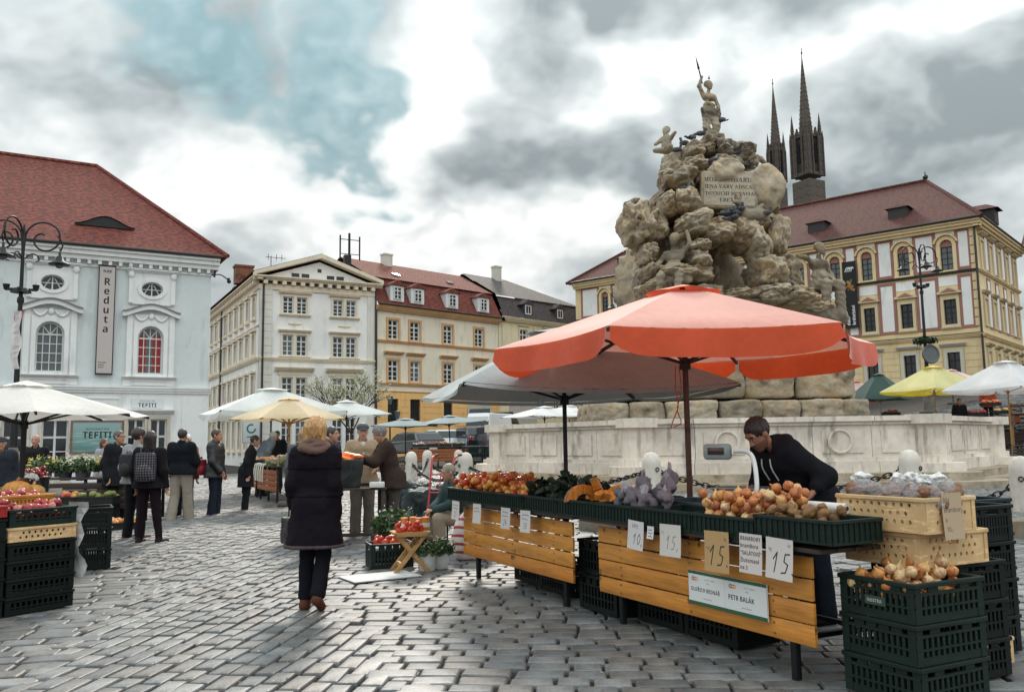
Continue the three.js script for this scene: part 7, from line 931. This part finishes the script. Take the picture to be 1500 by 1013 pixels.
// ---------- stalls on the right, beyond the fountain ----------
{
  const Y = fabric([.82, .76, .34], .35), Wt = fabric([.82, .82, .82], .3), Gn = fabric([.045, .085, .075], .1), Pk = fabric([.75, .5, .45], .3), wp = M.woodPale;
  const at_ = (x, d) => P3(x, d);
  parasol({ at: at_(15.6, 36.5), n: 6, R: 1.4, rim: 3.02 - hgt(15.6, 36.5), apex: 4.1 - hgt(15.6, 36.5), top: Gn, ribs: M.steel, pole: M.steel, label: 'dark green parasol over the fruit stall beyond the fountain', turn: .2 });
  parasol({ at: at_(16.7, 34), n: 4, R: 2.0, rim: 3.25 - hgt(16.7, 34), apex: 4.18 - hgt(16.7, 34), top: Y, vm: fabric([.8, .62, .03], .4), val: .12, pole: wp, ribs: wp, label: 'yellow square parasol beyond the fountain', turn: .35 });
  parasol({ at: at_(17.3, 30), n: 4, R: 2.1, rim: 3.05 - hgt(17.3, 30), apex: 4.0 - hgt(17.3, 30), top: Wt, val: .1, pole: wp, ribs: wp, label: 'big white square parasol at the right edge beyond the fountain', turn: .45 });
  parasol({ at: at_(20.5, 40), n: 6, R: 1.5, rim: 3.9 - hgt(20.5, 40), apex: 4.5 - hgt(20.5, 40), top: Pk, label: 'pale pink parasol behind the yellow one', turn: .1 }); parasol({ at: at_(16.4, 41), n: 6, R: 1.5, rim: 3.3 - hgt(16.4, 41), apex: 4.1 - hgt(16.4, 41), top: Pk, vm: fabric([.6, .08, .05], .3), val: .15, label: 'pink parasol with red edge behind the dark green one', turn: .4 });
  [['white flat-topped parasol showing just over the basin rim', 1.5, 41, Wt, 3.1], ['pale pink low parasol showing over the basin rim', 4.0, 44, Pk, 3.15], ['white low parasol beside the pink one over the basin rim', 3.0, 46, Wt, 3.35]].forEach(([l, x, d, m, y]) => parasol({ at: at_(x, d), n: 4, R: 2.2, rim: y - .45 - hgt(x, d), apex: y - hgt(x, d), top: m, label: l, turn: .5 }));
  const T3 = (x, d, t, L, l) => boardTable(P3(x, d), t, L, l, M.woodDark);
  T3(15.2, 35.4, -.3, 3, 'dark fruit table under the green parasol'); T3(17.6, 32.6, -.3, 3.2, 'dark fruit table under the yellow parasol'); T3(18.2, 28.8, -.4, 2.6, 'dark rack table under the big white parasol');
  const cols = [[[.75, .5, .04], [.6, .06, .04]], [[.5, .03, .04]], [[.7, .16, .05], [.75, .35, .08]], [[.6, .08, .05]], [[.72, .55, .05], [.08, .14, .03]], [[.3, .09, .06]], [[.55, .2, .08]], [[.7, .45, .1]]];
  [[13.9, 35.2], [14.6, 35.3], [15.3, 35.5], [16.0, 35.7], [16.4, 32.3], [17.2, 32.5], [18, 32.8], [18.7, 33]].forEach(([x, d], i) => { for (const [k, y] of [[0, .84], [1, 1.06]]) { const o = goods(P3(x - k * .1, d + k * .5, y), -.3, .66, .5, cols[(i + k * 3) % 8], `${['front', 'raised back'][k]} crate of ${['yellow and red', 'dark red', 'orange', 'red', 'yellow and green', 'brown', 'tan', 'golden'][(i + k * 3) % 8]} produce under the ${i < 4 ? 'green' : 'yellow'} parasol`, .07, 14); } });
  for (let i = 0; i < 4; i++) goods(P3(17.3 + i * .65, 28.6 + i * .2, .83), -.4, .6, .5, [[[.25, .12, .07]], [[.3, .2, .1]], [[.75, .5, .03]], [[.2, .1, .06]]][i], ['tray of brown goods', 'tray of tan goods', 'tray of yellow goods', 'tray of dark goods'][i] + ' under the big white parasol', .05, 16);
  const rk = thing('wooden_rack', 'wooden shelf rack of goods at the right edge beyond the fountain', 'rack', P3(19.2, 30.6), -.4); for (const x of [-1.3, 0, 1.3]) obj('upright', rb(.07, 1.6, .07, .005, x, .8, 0), M.woodPale, rk); for (const y of [.9, 1.2, 1.5]) obj('shelf', rb(2.7, .04, .4, .005, 0, y, .1), M.woodRed, rk); for (let i = 0; i < 9; i++) obj('packet', rb(.16, .22, .12, .01, -1.15 + i * .28, 1.03 + (i % 2) * .3, .12), [M.woodRed, M.paper, M.amber][i % 3], rk);
  for (let k = 0; k < 3; k++) crate(crateGeo, [.9, .7, .35, 9], M.greenD, P3(17.2 + k * .95, 27.6 + .2 * k, .02), -.3, ['black crate left of the white parasol pole beyond the basin', 'black crate beside the white parasol pole', 'black crate at the picture edge under the white parasol'][k], 'black crates beyond the basin');
}
// ---------- street lamps ----------
function ornateLamp(p, h, label, turn = 0, k = 1, sign) {
  const o = thing('street_lamp', label, 'street lamp', p, turn), c = M.iron, g = mat([.20, .205, .21], .6, T.stone);
  obj('pedestal', [rb(.62, .1, .62, .02, 0, .05, 0), lathe([[.28, .1], [.25, .2], [.24, 1.0], [.27, 1.06], [.3, 1.1], [.3, 1.16], [.2, 1.22], [.13, 1.4], [.1, 1.5]], 12)], g, o);
  obj('pole', [lathe([[.1, 1.45], [.075, 2.6], [.1, 2.66], [.1, 2.74], [.07, 2.8], [.055, h - 2.1], [.085, h - 2.05], [.085, h - 1.95], [.05, h - 1.9], [.04, h - .45], [.06, h - .4], [.02, h]], 12)], c, o);
  obj('bracket_ring', [cy(.26, .2, .1, 10, 0, h - 1.75, 0), bx(.75, .06, .1, 0, h - 1.72, 0), bx(.1, .06, .5, 0, h - 1.72, 0), ...[-.34, .34].map(x => cy(.06, .09, .14, 8, x, h - 1.66, 0))], c, o);
  const arms = [[1, 0], [-1, 0], [-.35, .94]].slice(0, 2 + (k > 1 ? 0 : 1));
  for (const [ax, az] of arms) {
    const P = (r, y) => [ax * r, h - .55 + y, az * r], sp1 = []; for (let i = 0; i <= 26; i++) { const a = PI * 1.0 - i / 26 * PI * 2.6, r = lerp(.42, .1, Math.max(0, (i - 8) / 18)); sp1.push(P(.46 + Math.cos(a) * r, .2 + Math.sin(a) * r * 1.05)); }
    obj('scroll_arm', [tube([P(0, -.55), P(.02, -.1), ...sp1], .026, 70, 6), tube([P(.05, -.35), P(.2, -.22), P(.34, -.26), P(.38, -.38), P(.3, -.42)], .018, 20, 5), tube([P(.8, .3), P(.92, .1), P(.88, -.1)], .02, 12, 5)], c, o);
    const L = obj('lantern', [lathe([[.001, .16], [.03, .15], [.035, .05], [.08, .02], [.11, -.08], [.2, -.13], [.27, -.17], [.26, -.19], [.1, -.19]], 14).translate(...P(.86, -.28)), bar(P(.86, -.12), P(.86, -.02), .012, 5)], c, o); obj('lamp_glass', sp(.1, 12, 8, ...P(.86, -.49), 1, .8, 1), M.glassL, L);
  }
  if (sign) obj('round_mirror', [new THREE.TorusGeometry(.38, .06, 8, 24).translate(.1, sign, .2), cy(.36, .36, .04, 24, .1, sign, .2, PI / 2)], M.glassL, o); if (sign) { potLeaves(o, 160, .5, .3, sign + .5, [leafM[2], M.greenD], .1, 'hanging_plant'); }
  return o;
}
const bigLamp = ornateLamp([-12.75, 0, -22], 7.3, 'ornate black street lamp with scrolled arms before the theatre', .35); ornateLamp(P3(18.4, 38), 7.4, 'ornate street lamp with round mirror in front of the yellow palace', .2, 1, 2.6); ornateLamp(P3(5.6, 40), 7.9, 'ornate street lamp rising behind the left side of the fountain', .1);
{ const fl = obj('flag', polys(Array.from({ length: 10 }, (_, i) => { const P = (u, v) => [-12.75 + .1 - u * .22 + .03 * Math.sin(v * 14), 5.0 - v * 1.5, -21.9 + .05 * Math.sin(v * 9 + u * 3)]; return [P(0, i / 10), P(1, i / 10), P(1, (i + 1) / 10), P(0, (i + 1) / 10)]; })), fabric([.78, .74, .72], .2)); tag(fl, 'limp white flag tied to the ornate lamp by the theatre', 'flag'); const rd = obj('red_corner', bb(-12.87, -12.66, 4.75, 5.0, -21.97, -21.95), mat([.5, .03, .04], .8), fl); }
{ const o = thing('street_lamp', 'slim twin-lantern street lamp in front of the orange wall', 'street lamp', P3(-7.15, 50)); obj('pole', lathe([[.12, 0], [.1, .5], [.05, .6], [.04, 3.1], [.001, 3.2]], 10), M.iron, o); for (const [x, y] of [[0, 3.2], [.42, 2.3]]) { const l = obj('lantern', [lathe([[.001, .62], [.05, .58], [.2, .5], [.19, .48], [.1, .0], [.001, -.02]], 6).translate(x, y, 0), bar([0, y - .3, 0], [x, y, 0], .02, 5)], M.iron, o); obj('lamp_glass', lathe([[.175, .46], [.1, .03]], 6).translate(x, y, .012), M.glassL, l); } }
// ---------- parked cars ----------
function car(p, turn, c, label, van) {
  const o = thing('parked_car', label, 'car', p, turn, 'cars parked in front of the orange house'), pm = mat(c, .25, null, null, 0, { clearcoat: 1, clearcoatRoughness: .05, metalness: .2 }), H = van ? 2.1 : 1.48, L = van ? 4.9 : 4.3;
  const prof = van ? [[-L / 2, .35], [L / 2, .35], [L / 2, .95], [L / 2 - .9, 1.15], [L / 2 - 1.5, 2.0], [L / 2 - 1.9, H], [-L / 2 + .1, H], [-L / 2, 1.9]] : [[-L / 2, .35], [L / 2, .35], [L / 2 + .03, .7], [L / 2 - .2, .85], [L / 2 - 1.15, .98], [L / 2 - 1.85, 1.42], [L / 2 - 2.3, H], [-L / 2 + .55, H - .03], [-L / 2 + .1, 1.05], [-L / 2 - .03, .75]];
  const g = extr(prof, 1.6, [], .07).translate(0, 0, -.8), q = g.attributes.position; for (let i = 0; i < q.count; i++) { const y = q.getY(i); if (y > .95) q.setZ(i, q.getZ(i) * lerp(1, .8, (y - .95) / (H - .95))); } g.computeVertexNormals(); obj('body', g, pm, o);
  const gl = van ? [[L / 2 - 1.0, 1.2], [L / 2 - 1.5, 1.9], [.3, 1.9], [.3, 1.2]] : [[L / 2 - 1.35, 1.0], [L / 2 - 1.95, 1.38], [-L / 2 + .65, 1.38], [-L / 2 + .3, 1.05]]; for (const s of [-1, 1]) { const w = extr(gl, .02).translate(0, 0, -.01), r = w.attributes.position; for (let i = 0; i < r.count; i++) r.setZ(i, r.getZ(i) + s * lerp(.865, .715, clamp((r.getY(i) - .98) / (H - .95), 0, 1))); obj('side_window', w, M.glass, o); }
  for (const e of [-1, 1]) obj('windscreen', polys([e > 0 ? [[L / 2 - 1.1, 1.02, .74], [L / 2 - 1.1, 1.02, -.74], [L / 2 - 1.83, H - .1, -.66], [L / 2 - 1.83, H - .1, .66]].map(([x, y, z]) => [x + .05, y + .03 + (van ? .2 : 0), z]) : [[-L / 2 + .12, 1.04, -.74], [-L / 2 + .12, 1.04, .74], [-L / 2 + .5, H - .1, .66], [-L / 2 + .5, H - .1, -.66]].map(([x, y, z]) => [x - .06 - (van ? .15 : 0), y + (van ? .35 : 0), z])]), M.glass, o);
  for (const x of [-L * .31, L * .31]) for (const z of [-.78, .78]) { const w = obj('wheel', new THREE.TorusGeometry(.23, .09, 8, 20).translate(x, .31, z), M.black, o); obj('rim', cy(.17, .17, .1, 14, x, .31, z * 1.03, PI / 2), M.steel, w); }
  for (const z of [-.62, .62]) { obj('headlight', rb(.08, .14, .32, .03, L / 2 - .02, .72, z), M.glassL, o); obj('tail_light', rb(.08, .22, .18, .03, -L / 2 - .02, .85, z * 1.1), M.redPlastic, o); } obj('number_plate', [bx(.02, .11, .5, -L / 2 - .09, .6, 0)], M.white, o); obj('bumper', [rb(.14, .16, 1.6, .04, L / 2 + .02, .45, 0), rb(.14, .16, 1.6, .04, -L / 2 - .04, .45, 0)], M.black, o);
}
car(P3(-5.4, 46), 2.2, [.03, .035, .04], 'black car parked behind the shoppers'); car(P3(-4.1, 47.5), 2.0, [.62, .64, .65], 'silver car parked beside the black one'); car(P3(-2.35, 46.5), 1.95, [.02, .02, .024], 'black estate car parked in the middle of the row'); car(P3(-1.15, 45), 1.9, [.10, .11, .12], 'dark grey car parked beside the basin'); car(P3(-.9, 51), 1.1, [.75, .76, .77], 'white van parked behind the dark cars', 1);
{ for (let i = 0; i < 6; i++) crate(crateGeo, [.8, .5, .3, 9], M.blueGreen, P3(-1.55 + (i % 2) * .85, 33, .02 + Math.floor(i / 2) * .303), .1, ['lowest', 'lowest', 'middle', 'middle', 'top', 'top'][i] + ' blue-green crate of the ' + (i % 2 ? 'second' : 'first') + ' stack beyond the bollards', 'blue-green crates beyond the bollards'); boardTable(P3(-3.1, 35.5), .1, 2.4, 'small reddish board table in front of the parked cars', M.woodRed); for (let i = 0; i < 4; i++) goods(P3(-3.9 + i * .55, 35.5, .83), .1, .5, .5, [[[.6, .55, .5]], [[.5, .1, .05]], [[.7, .4, .1]], [[.2, .25, .1]]][i], ['pale goods', 'red goods', 'orange goods', 'green goods'][i] + ' in a tray on the small table before the cars', .05, 12); }
// ---------- small tree in white blossom ----------
{
  const x = -7.75, d = 41, o = thing('blossom_tree', 'small slender tree in pale blossom before the white corner house', 'tree', P3(x, d)), bark = mat([.07, .055, .045], .9, T.stone), tw = [], tips = [], br = (a, dir, L, r, k) => { const b = a.clone().addScaledVector(dir, L), m = a.clone().lerp(b, .5).add(V(rr(-.06, .06), 0, rr(-.06, .06)).multiplyScalar(L)); tw.push(tube([a, m, b], r, 5, 5)); if (k === 0) { tips.push(b, m, a.clone().lerp(b, .75)); return; } for (let i = 0; i < (k > 2 ? 5 : 4); i++) br(a.clone().lerp(b, rr(.55, 1)), dir.clone().add(V(rr(-.9, .9), rr(-.1, .5), rr(-.9, .9))).normalize(), L * rr(.52, .78), r * .55, k - 1); };
  obj('trunk', [bar([0, -.1, 0], [.05, 1.7, 0], .08, 8, .055)], bark, o); for (let i = 0; i < 4; i++) br(V(.05, 1.6, 0), V(rr(-1, 1), 1, rr(-1, 1)).normalize(), 1.55, .035, 3); obj('branches', tw, bark, o);
  [[.62, .60, .46], [.42, .44, .26]].forEach((c, j) => { const f = []; for (const t of tips) for (let i = 0; i < 1 + (rnd() < .4 ? 1 : 0); i++) { const q = t.clone().add(V(rr(-.12, .12), rr(-.12, .12), rr(-.12, .12))), u = V(rr(-1, 1), rr(-1, 1), rr(-1, 1)).normalize(), v = V(rr(-1, 1), rr(-1, 1), rr(-1, 1)).cross(u).normalize(), l = rr(.03, .055); f.push([[1, 0], [0, .8], [-1, 0], [0, -.8]].map(([s, w]) => { const z = q.clone().addScaledVector(u, s * l).addScaledVector(v, w * l); return [z.x, z.y, z.z]; })); } obj(j ? 'young_leaves' : 'crown', polys(f), petal(c), o); });
}
// ---------- fallen leaves and scraps in the joints ----------
{
  const g = new THREE.BufferGeometry(); g.setAttribute('position', new THREE.Float32BufferAttribute([-.5, 0, 0, 0, .12, .28, .5, .02, 0, 0, .1, -.28], 3)); g.setIndex([0, 1, 2, 0, 2, 3]); g.computeVertexNormals();
  const im = new THREE.InstancedMesh(uvBox(g), mat([1, 1, 1], .8), 700), o = new THREE.Object3D(), c = new THREE.Color(); im.name = 'leaf_litter'; tag(im, 'scattered dry leaf scraps lying between the setts', 'litter', null, 'stuff'); im.castShadow = im.receiveShadow = true;
  for (let i = 0; i < 700; i++) { const d = 4.4 + 13 * rnd() * rnd(), x = rr(-.62, .62) * d; o.position.set(x, hgt(x, d) + .008, -d); o.rotation.set(rr(-.3, .3), rr(0, 6.3), rr(-.3, .3)); o.scale.setScalar(rr(.008, .028)); o.updateMatrix(); im.setMatrixAt(i, o.matrix); const k = rnd(); im.setColorAt(i, k < .5 ? c.setRGB(.16, .09, .04) : k < .8 ? c.setRGB(.32, .22, .08) : c.setRGB(.5, .47, .42)); }
  scene.add(im);
}
// ---------- people ----------
const FACE = (x, z) => Math.atan2(x, z);   // turn that makes a figure look along (x, z)
const dk = [.018, .018, .022], navy = [.014, .017, .026], jean = [.022, .028, .042];
person({ at: [-1.79, 0, -7.82], turn: PI - .06, h: 1.70, label: 'woman with blonde hair in a dark knee-length coat walking away', hair: 'bob', hairLen: .1, hairC: [.46, .25, .10], puff: .006, messy: 1.7, scarf: [.19, .115, .095], skin: [.5, .28, .2], face: 1, bulk: .72, shw: .82,
  knL: [.085, .5, .05], anL: [.085, .085, .02], knR: [-.075, .5, .03], anR: [-.085, .17, -.17], toR: [-.09, .04, -.07], elL: [.195, 1.13, -.06], wrL: [.235, .93, .1], elR: [-.19, 1.12, -.05], wrR: [-.195, .87, .02],
  top: { name: 'coat', hem: .56, e: .03, flare: .03, c: [.013, .009, .014], wrinkle: .012, belt: 1.04, cape: 1, fringe: [.10, .075, .08] }, bottom: { c: [.010, .010, .015], e: -.004, flare: .016, cut: .09 }, boot: .03, shoeC: [.13, .045, .025] });
{ const b = thing('handbag', 'black leather handbag on the arm of the woman in the dark coat', 'handbag', [-2.03, .58, -7.92], PI / 2 + .5); b.scale.setScalar(.85); obj('bag_body', surf((x, y, z) => Math.max(Math.abs(x) - .17 + y * .12, Math.abs(z) - .07 + .02 * noise(x * 9, y * 9), Math.abs(y - .12) - .13) - .01, [-.25, -.05, -.15], [.25, .3, .15], .014), mat([.02, .018, .02], .35, T.wear, T.clothB, .001), b); obj('handle', tube([[-.1, .24, 0], [-.09, .36, 0], [0, .42, 0], [.09, .36, 0], [.1, .24, 0]], .008, 20, 6), M.black, b); obj('clasp', bx(.05, .02, .01, 0, .2, .08), M.steel, b); }
person({ at: [-7.6, 0, -16.6], turn: FACE(.75, .35), h: 1.78, label: 'grey-haired man in glasses and black coat facing the shoppers', hairC: [.09, .08, .075], glasses: 1, top: { hem: .72, e: .045, c: dk, inner: [.5, .5, .52] }, bottom: { c: dk }, skin: [.5, .26, .17], look: .2 });
person({ at: [-5.98, 0, -13.75], turn: FACE(.35, -1), h: 1.76, label: 'person in light grey sweatshirt and black backpack seen from behind', hairC: [.03, .018, .014], puff: .008, top: { name: 'sweatshirt', hem: .88, e: .025, c: [.36, .36, .37] }, bottom: { c: dk }, knL: [.13, .5, .02], anL: [.16, .085, 0], look: -.4 });
person({ at: [-5.55, 0, -13.2], turn: FACE(.1, -1), h: 1.70, label: 'woman with long dark hair and a plaid backpack seen from behind', hair: 'long', hairLen: .3, hairC: [.022, .012, .012], top: { hem: .86, e: .03, c: [.016, .014, .017] }, bottom: { c: [.020, .012, .016], e: -.006, flare: 0 }, knL: [.1, .5, .0], anL: [.13, .085, 0], knR: [-.13, .5, 0], anR: [-.19, .085, 0], bulk: .9 });
{ const plaid = mat([1, 1, 1], .7); plaid.map = tex(128, .16, (u, v) => { const a = (u * 4) % 1, b = (v * 4) % 1, k = (a < .22 ? .45 : a < .3 ? .75 : .06) * .5 + (b < .22 ? .45 : b < .3 ? .75 : .06) * .5; return [k + .02, k * .95 + .015, k + .03]; }); const sack = (p, t, m, l, s = 1) => { const o = thing('backpack', l, 'backpack', p, t); o.scale.setScalar(s); obj('main_bag', surf((x, y, z) => Math.max(Math.abs(x) - .15, Math.abs(y - .22) - .22, Math.abs(z) - .075) * .7 + .3 * (ellip(x, y, z, 0, .22, 0, .17, .25, .1)) - .004, [-.24, -.08, -.16], [.24, .54, .16], .016), m, o); obj('front_pocket', surf((x, y, z) => ellip(x, y, z, 0, .14, .07, .125, .13, .06), [-.16, -.02, -.02], [.16, .3, .15], .014), m, o); for (const q of [-1, 1]) obj('strap', tube([[q * .09, .42, -.06], [q * .11, .5, -.12], [q * .13, .46, -.2]], .018, 12, 6), M.black, o); obj('top_loop', tube([[-.04, .45, -.05], [0, .5, -.05], [.04, .45, -.05]], .008, 8, 5), M.black, o); };
  sack([-5.54, .95, -13.02], .1, plaid, 'dark plaid backpack worn by the long-haired woman', .95); sack([-6.06, 1.0, -13.58], -.3, mat([.015, .015, .018], .7, T.cloth), 'black backpack worn by the person in grey', .8); sack([-6.36, .88, -17.6], 1.0, mat([.32, .015, .025], .6, T.cloth), 'red bag slung behind the man in the leather jacket', .72); }
person({ at: [-6.43, 0, -16.75], turn: FACE(.05, -1), h: 1.80, label: 'man in black jacket and khaki trousers walking away', hairC: [.035, .028, .022], top: { hem: .9, e: .04, c: [.010, .012, .016] }, bottom: { c: [.36, .31, .25], e: .012, flare: .03 }, knL: [.11, .5, .0], anL: [.14, .085, -.1], knR: [-.11, .5, .05], anR: [-.12, .085, .1], bulk: 1.12, elL: [.27, 1.13, .02], wrL: [.16, 1.02, .2], elR: [-.27, 1.13, .02], wrR: [-.16, 1.02, .2] });
person({ at: [-6.1, 0, -17.7], turn: FACE(1, .1), h: 1.80, label: 'man in dark leather jacket and jeans standing in profile', hairC: [.06, .03, .018], skin: [.52, .25, .16], top: { hem: .8, e: .035, c: mat([.018, .018, .02], .42, T.wear, T.clothB, .001), collar: .01 }, bottom: { c: jean, flare: .03 }, elR: [-.25, 1.12, .05], wrR: [-.2, .92, .2] });
person({ at: [-6.7, 0, -17.6], turn: FACE(.5, .8), h: 1.66, label: 'brown-haired person in brown jacket facing the camera behind the backpack woman', hair: 'bob', hairLen: .12, hairC: [.12, .06, .03], top: { hem: .85, c: [.10, .05, .035] }, bottom: { c: [.02, .02, .025] } });
person({ at: [-7.25, 0, -19.2], turn: FACE(-.2, 1), h: 1.72, label: 'white-haired person in grey trousers behind the khaki trousered man', hairC: [.6, .58, .55], top: { hem: .85, c: [.40, .18, .12] }, bottom: { c: [.20, .19, .18] } });
person({ at: [-5.75, 0, -18.6], turn: FACE(1, -.3), h: 1.7, label: 'person in black coat bending over the vegetable table', hairC: [.03, .025, .02], lean: .25, top: { hem: .6, c: dk }, bottom: { c: dk } });
person({ at: [-2.42, 0, -13.85], turn: FACE(.3, 1), h: 1.78, label: 'smiling elderly man in flat cap and beige jacket behind the slatted table', cap: [.07, .075, .08], hairC: [.4, .38, .36], skin: [.55, .29, .20], face: 1, nod: .15, top: { hem: .82, e: .03, c: [.42, .30, .19], inner: [.65, .6, .58] }, bulk: .92, bottom: { c: [.17, .14, .12], e: .012 }, elL: [.28, 1.15, .1], wrL: [.16, 1.05, .33], elR: [-.28, 1.15, .05], wrR: [-.2, 1.0, .25] });
person({ at: [-2.95, 0, -14.0], turn: FACE(1, .2), h: 1.74, label: 'dark-haired person in navy coat standing behind the man in the cap', hairC: [.03, .028, .028], top: { hem: .7, c: navy }, bottom: { c: dk } });
person({ at: [-1.83, 0, -13.15], turn: FACE(-1, .25), h: 1.76, label: 'grey-haired man in dark brown jacket reaching into the shopping bag', hairC: [.16, .155, .15], puff: .008, skin: [.52, .28, .19], face: 1, lean: .28, nod: .35, top: { hem: .78, e: .045, c: [.055, .035, .028] }, bottom: { c: [.11, .09, .075], e: .015 }, elL: [.24, 1.18, .3], wrL: [.1, 1.24, .53], elR: [-.24, 1.18, .28], wrR: [-.1, 1.22, .5], palmL: [0, 0, 1], palmR: [0, 0, 1], curl: .8 });
person({ at: sw(1.15, 1.42), turn: FACE(-1, .38), h: 1.80, label: 'dark-haired man in black hoodie leaning over the scale behind the stall', hairC: [.022, .012, .010], skin: [.40, .19, .12], stubble: .45, face: 1, lean: .72, nod: .42, headFollow: .35, bulk: 1.14, top: { name: 'hoodie', hem: .78, e: .034, c: [.016, .016, .021], hood: 1, sleeve: .35, wrinkle: .011 }, strings: 1, bottom: { c: jean }, elL: [.34, 1.12, .12], wrL: [.33, .93, .34], elR: [-.3, 1.08, .22], wrR: [-.2, .98, .45] });
person({ at: [-.75, 0, -11.75], turn: FACE(-1, .55), h: 1.62, label: 'seated person in beige trousers and teal cardigan beside the apple table', hairC: [.25, .2, .16], pel: [0, .5, -.05], lean: .3, knL: [.12, .5, .38], anL: [.1, .085, .34], knR: [-.1, .5, .4], anR: [-.11, .085, .42], top: { name: 'cardigan', hem: .85, e: .035, c: [.05, .085, .085] }, bottom: { c: [.42, .33, .25], e: .014, flare: .03 }, elL: [.25, .72, .18], wrL: [.06, .62, .4], elR: [-.25, .72, .18], wrR: [-.06, .63, .4], shoeC: [.05, .03, .025] });
{ const o = thing('folding_chair', 'low dark chair under the seated person', 'chair', [-.72, 0, -11.78], FACE(-1, .55)); obj('seat', rb(.4, .03, .38, .01, 0, .365, -.03), M.black, o); for (const x of [-.17, .17]) for (const z of [-.18, .13]) obj('leg', bar([x, 0, z], [x, .36, z], .014, 6), M.iron, o); }
person({ at: [-2.72, 0, -11.6], turn: PI + .2, h: 1.18, label: 'small child in red partly hidden behind the blonde woman', hair: 'bob', hairC: [.2, .1, .05], top: { hem: .75, c: [.55, .03, .03] }, bottom: { c: [.55, .05, .04] }, shoeC: [.7, .7, .7] });
person({ at: [-9.2, 0, -15.5], turn: FACE(.6, 1), h: 1.68, label: 'stallholder in flat cap and tan pullover under the white left parasol', cap: [.03, .035, .05], hairC: [.3, .28, .26], top: { hem: .85, e: .05, c: [.03, .033, .045], inner: [.30, .22, .16] }, bottom: { c: dk } });
person({ at: [-10.3, 0, -18.6], turn: FACE(.2, 1), h: 1.76, label: 'bald man in black jacket near the theatre wall', hair: 'bald', top: { hem: .8, c: dk }, bottom: { c: dk }, skin: [.5, .26, .19] });
person({ at: [-10.2, 0, -21.5], turn: FACE(1, .2), h: 1.68, label: 'person with auburn hair behind the flower buckets', hairC: [.10, .035, .02], hair: 'bob', hairLen: .1, top: { hem: .8, c: [.4, .4, .42] }, bottom: { c: dk } });
person({ at: [-8.9, 0, -20.6], turn: FACE(.4, 1), h: 1.66, label: 'person with fair hair and red scarf behind the flower buckets', hairC: [.5, .35, .25], hair: 'bob', hairLen: .1, scarf: [.5, .06, .05], top: { hem: .8, c: [.35, .1, .08] }, bottom: { c: dk } });
person({ at: P3(-6.6, 22.6), turn: FACE(.7, -.7), h: 1.75, label: 'grey-haired person in grey pullover bending behind the cauliflowers', hairC: [.35, .34, .33], lean: .5, top: { hem: .8, c: [.13, .15, .165] }, bottom: { c: dk } });
person({ at: P3(-6.9, 25.2), turn: FACE(0, 1), h: 1.7, label: 'dark-haired vendor in black behind the potato trays', hairC: [.02, .018, .018], top: { hem: .8, c: dk }, bottom: { c: dk } });
person({ at: P3(-5.2, 22.4), turn: FACE(.2, 1), h: 1.62, label: 'dark-haired vendor in red behind the cauliflower heap', hairC: [.015, .012, .012], hair: 'bob', hairLen: .12, top: { hem: .8, c: [.35, .03, .03] }, bottom: { c: dk } });
person({ at: P3(-3.22, 13.3), turn: FACE(-.3, -1), h: 1.66, label: 'person with light brown hair and grey coat seen past the blonde woman', hair: 'bob', hairLen: .13, hairC: [.30, .19, .10], top: { hem: .6, c: [.12, .13, .14] }, bottom: { c: dk } });
person({ at: P3(17.6, 33.9), turn: FACE(-.2, 1), h: 1.72, label: 'vendor in black under the yellow parasol beyond the fountain', hairC: [.04, .03, .02], top: { hem: .7, c: dk }, bottom: { c: dk } });
person({ at: P3(18.9, 34.2), turn: FACE(-.4, 1), h: 1.66, label: 'vendor in rust-red jacket beside the yellow parasol pole', hairC: [.12, .05, .03], hair: 'bob', hairLen: .1, top: { hem: .7, c: [.35, .06, .03] }, bottom: { c: dk } });
person({ at: P3(14.0, 36.6), turn: FACE(.3, 1), h: 1.72, label: 'person in grey-blue jacket under the dark green parasol', hairC: [.05, .04, .03], top: { hem: .7, c: [.08, .11, .13] }, bottom: { c: dk } });
renderer.render(scene, camera);
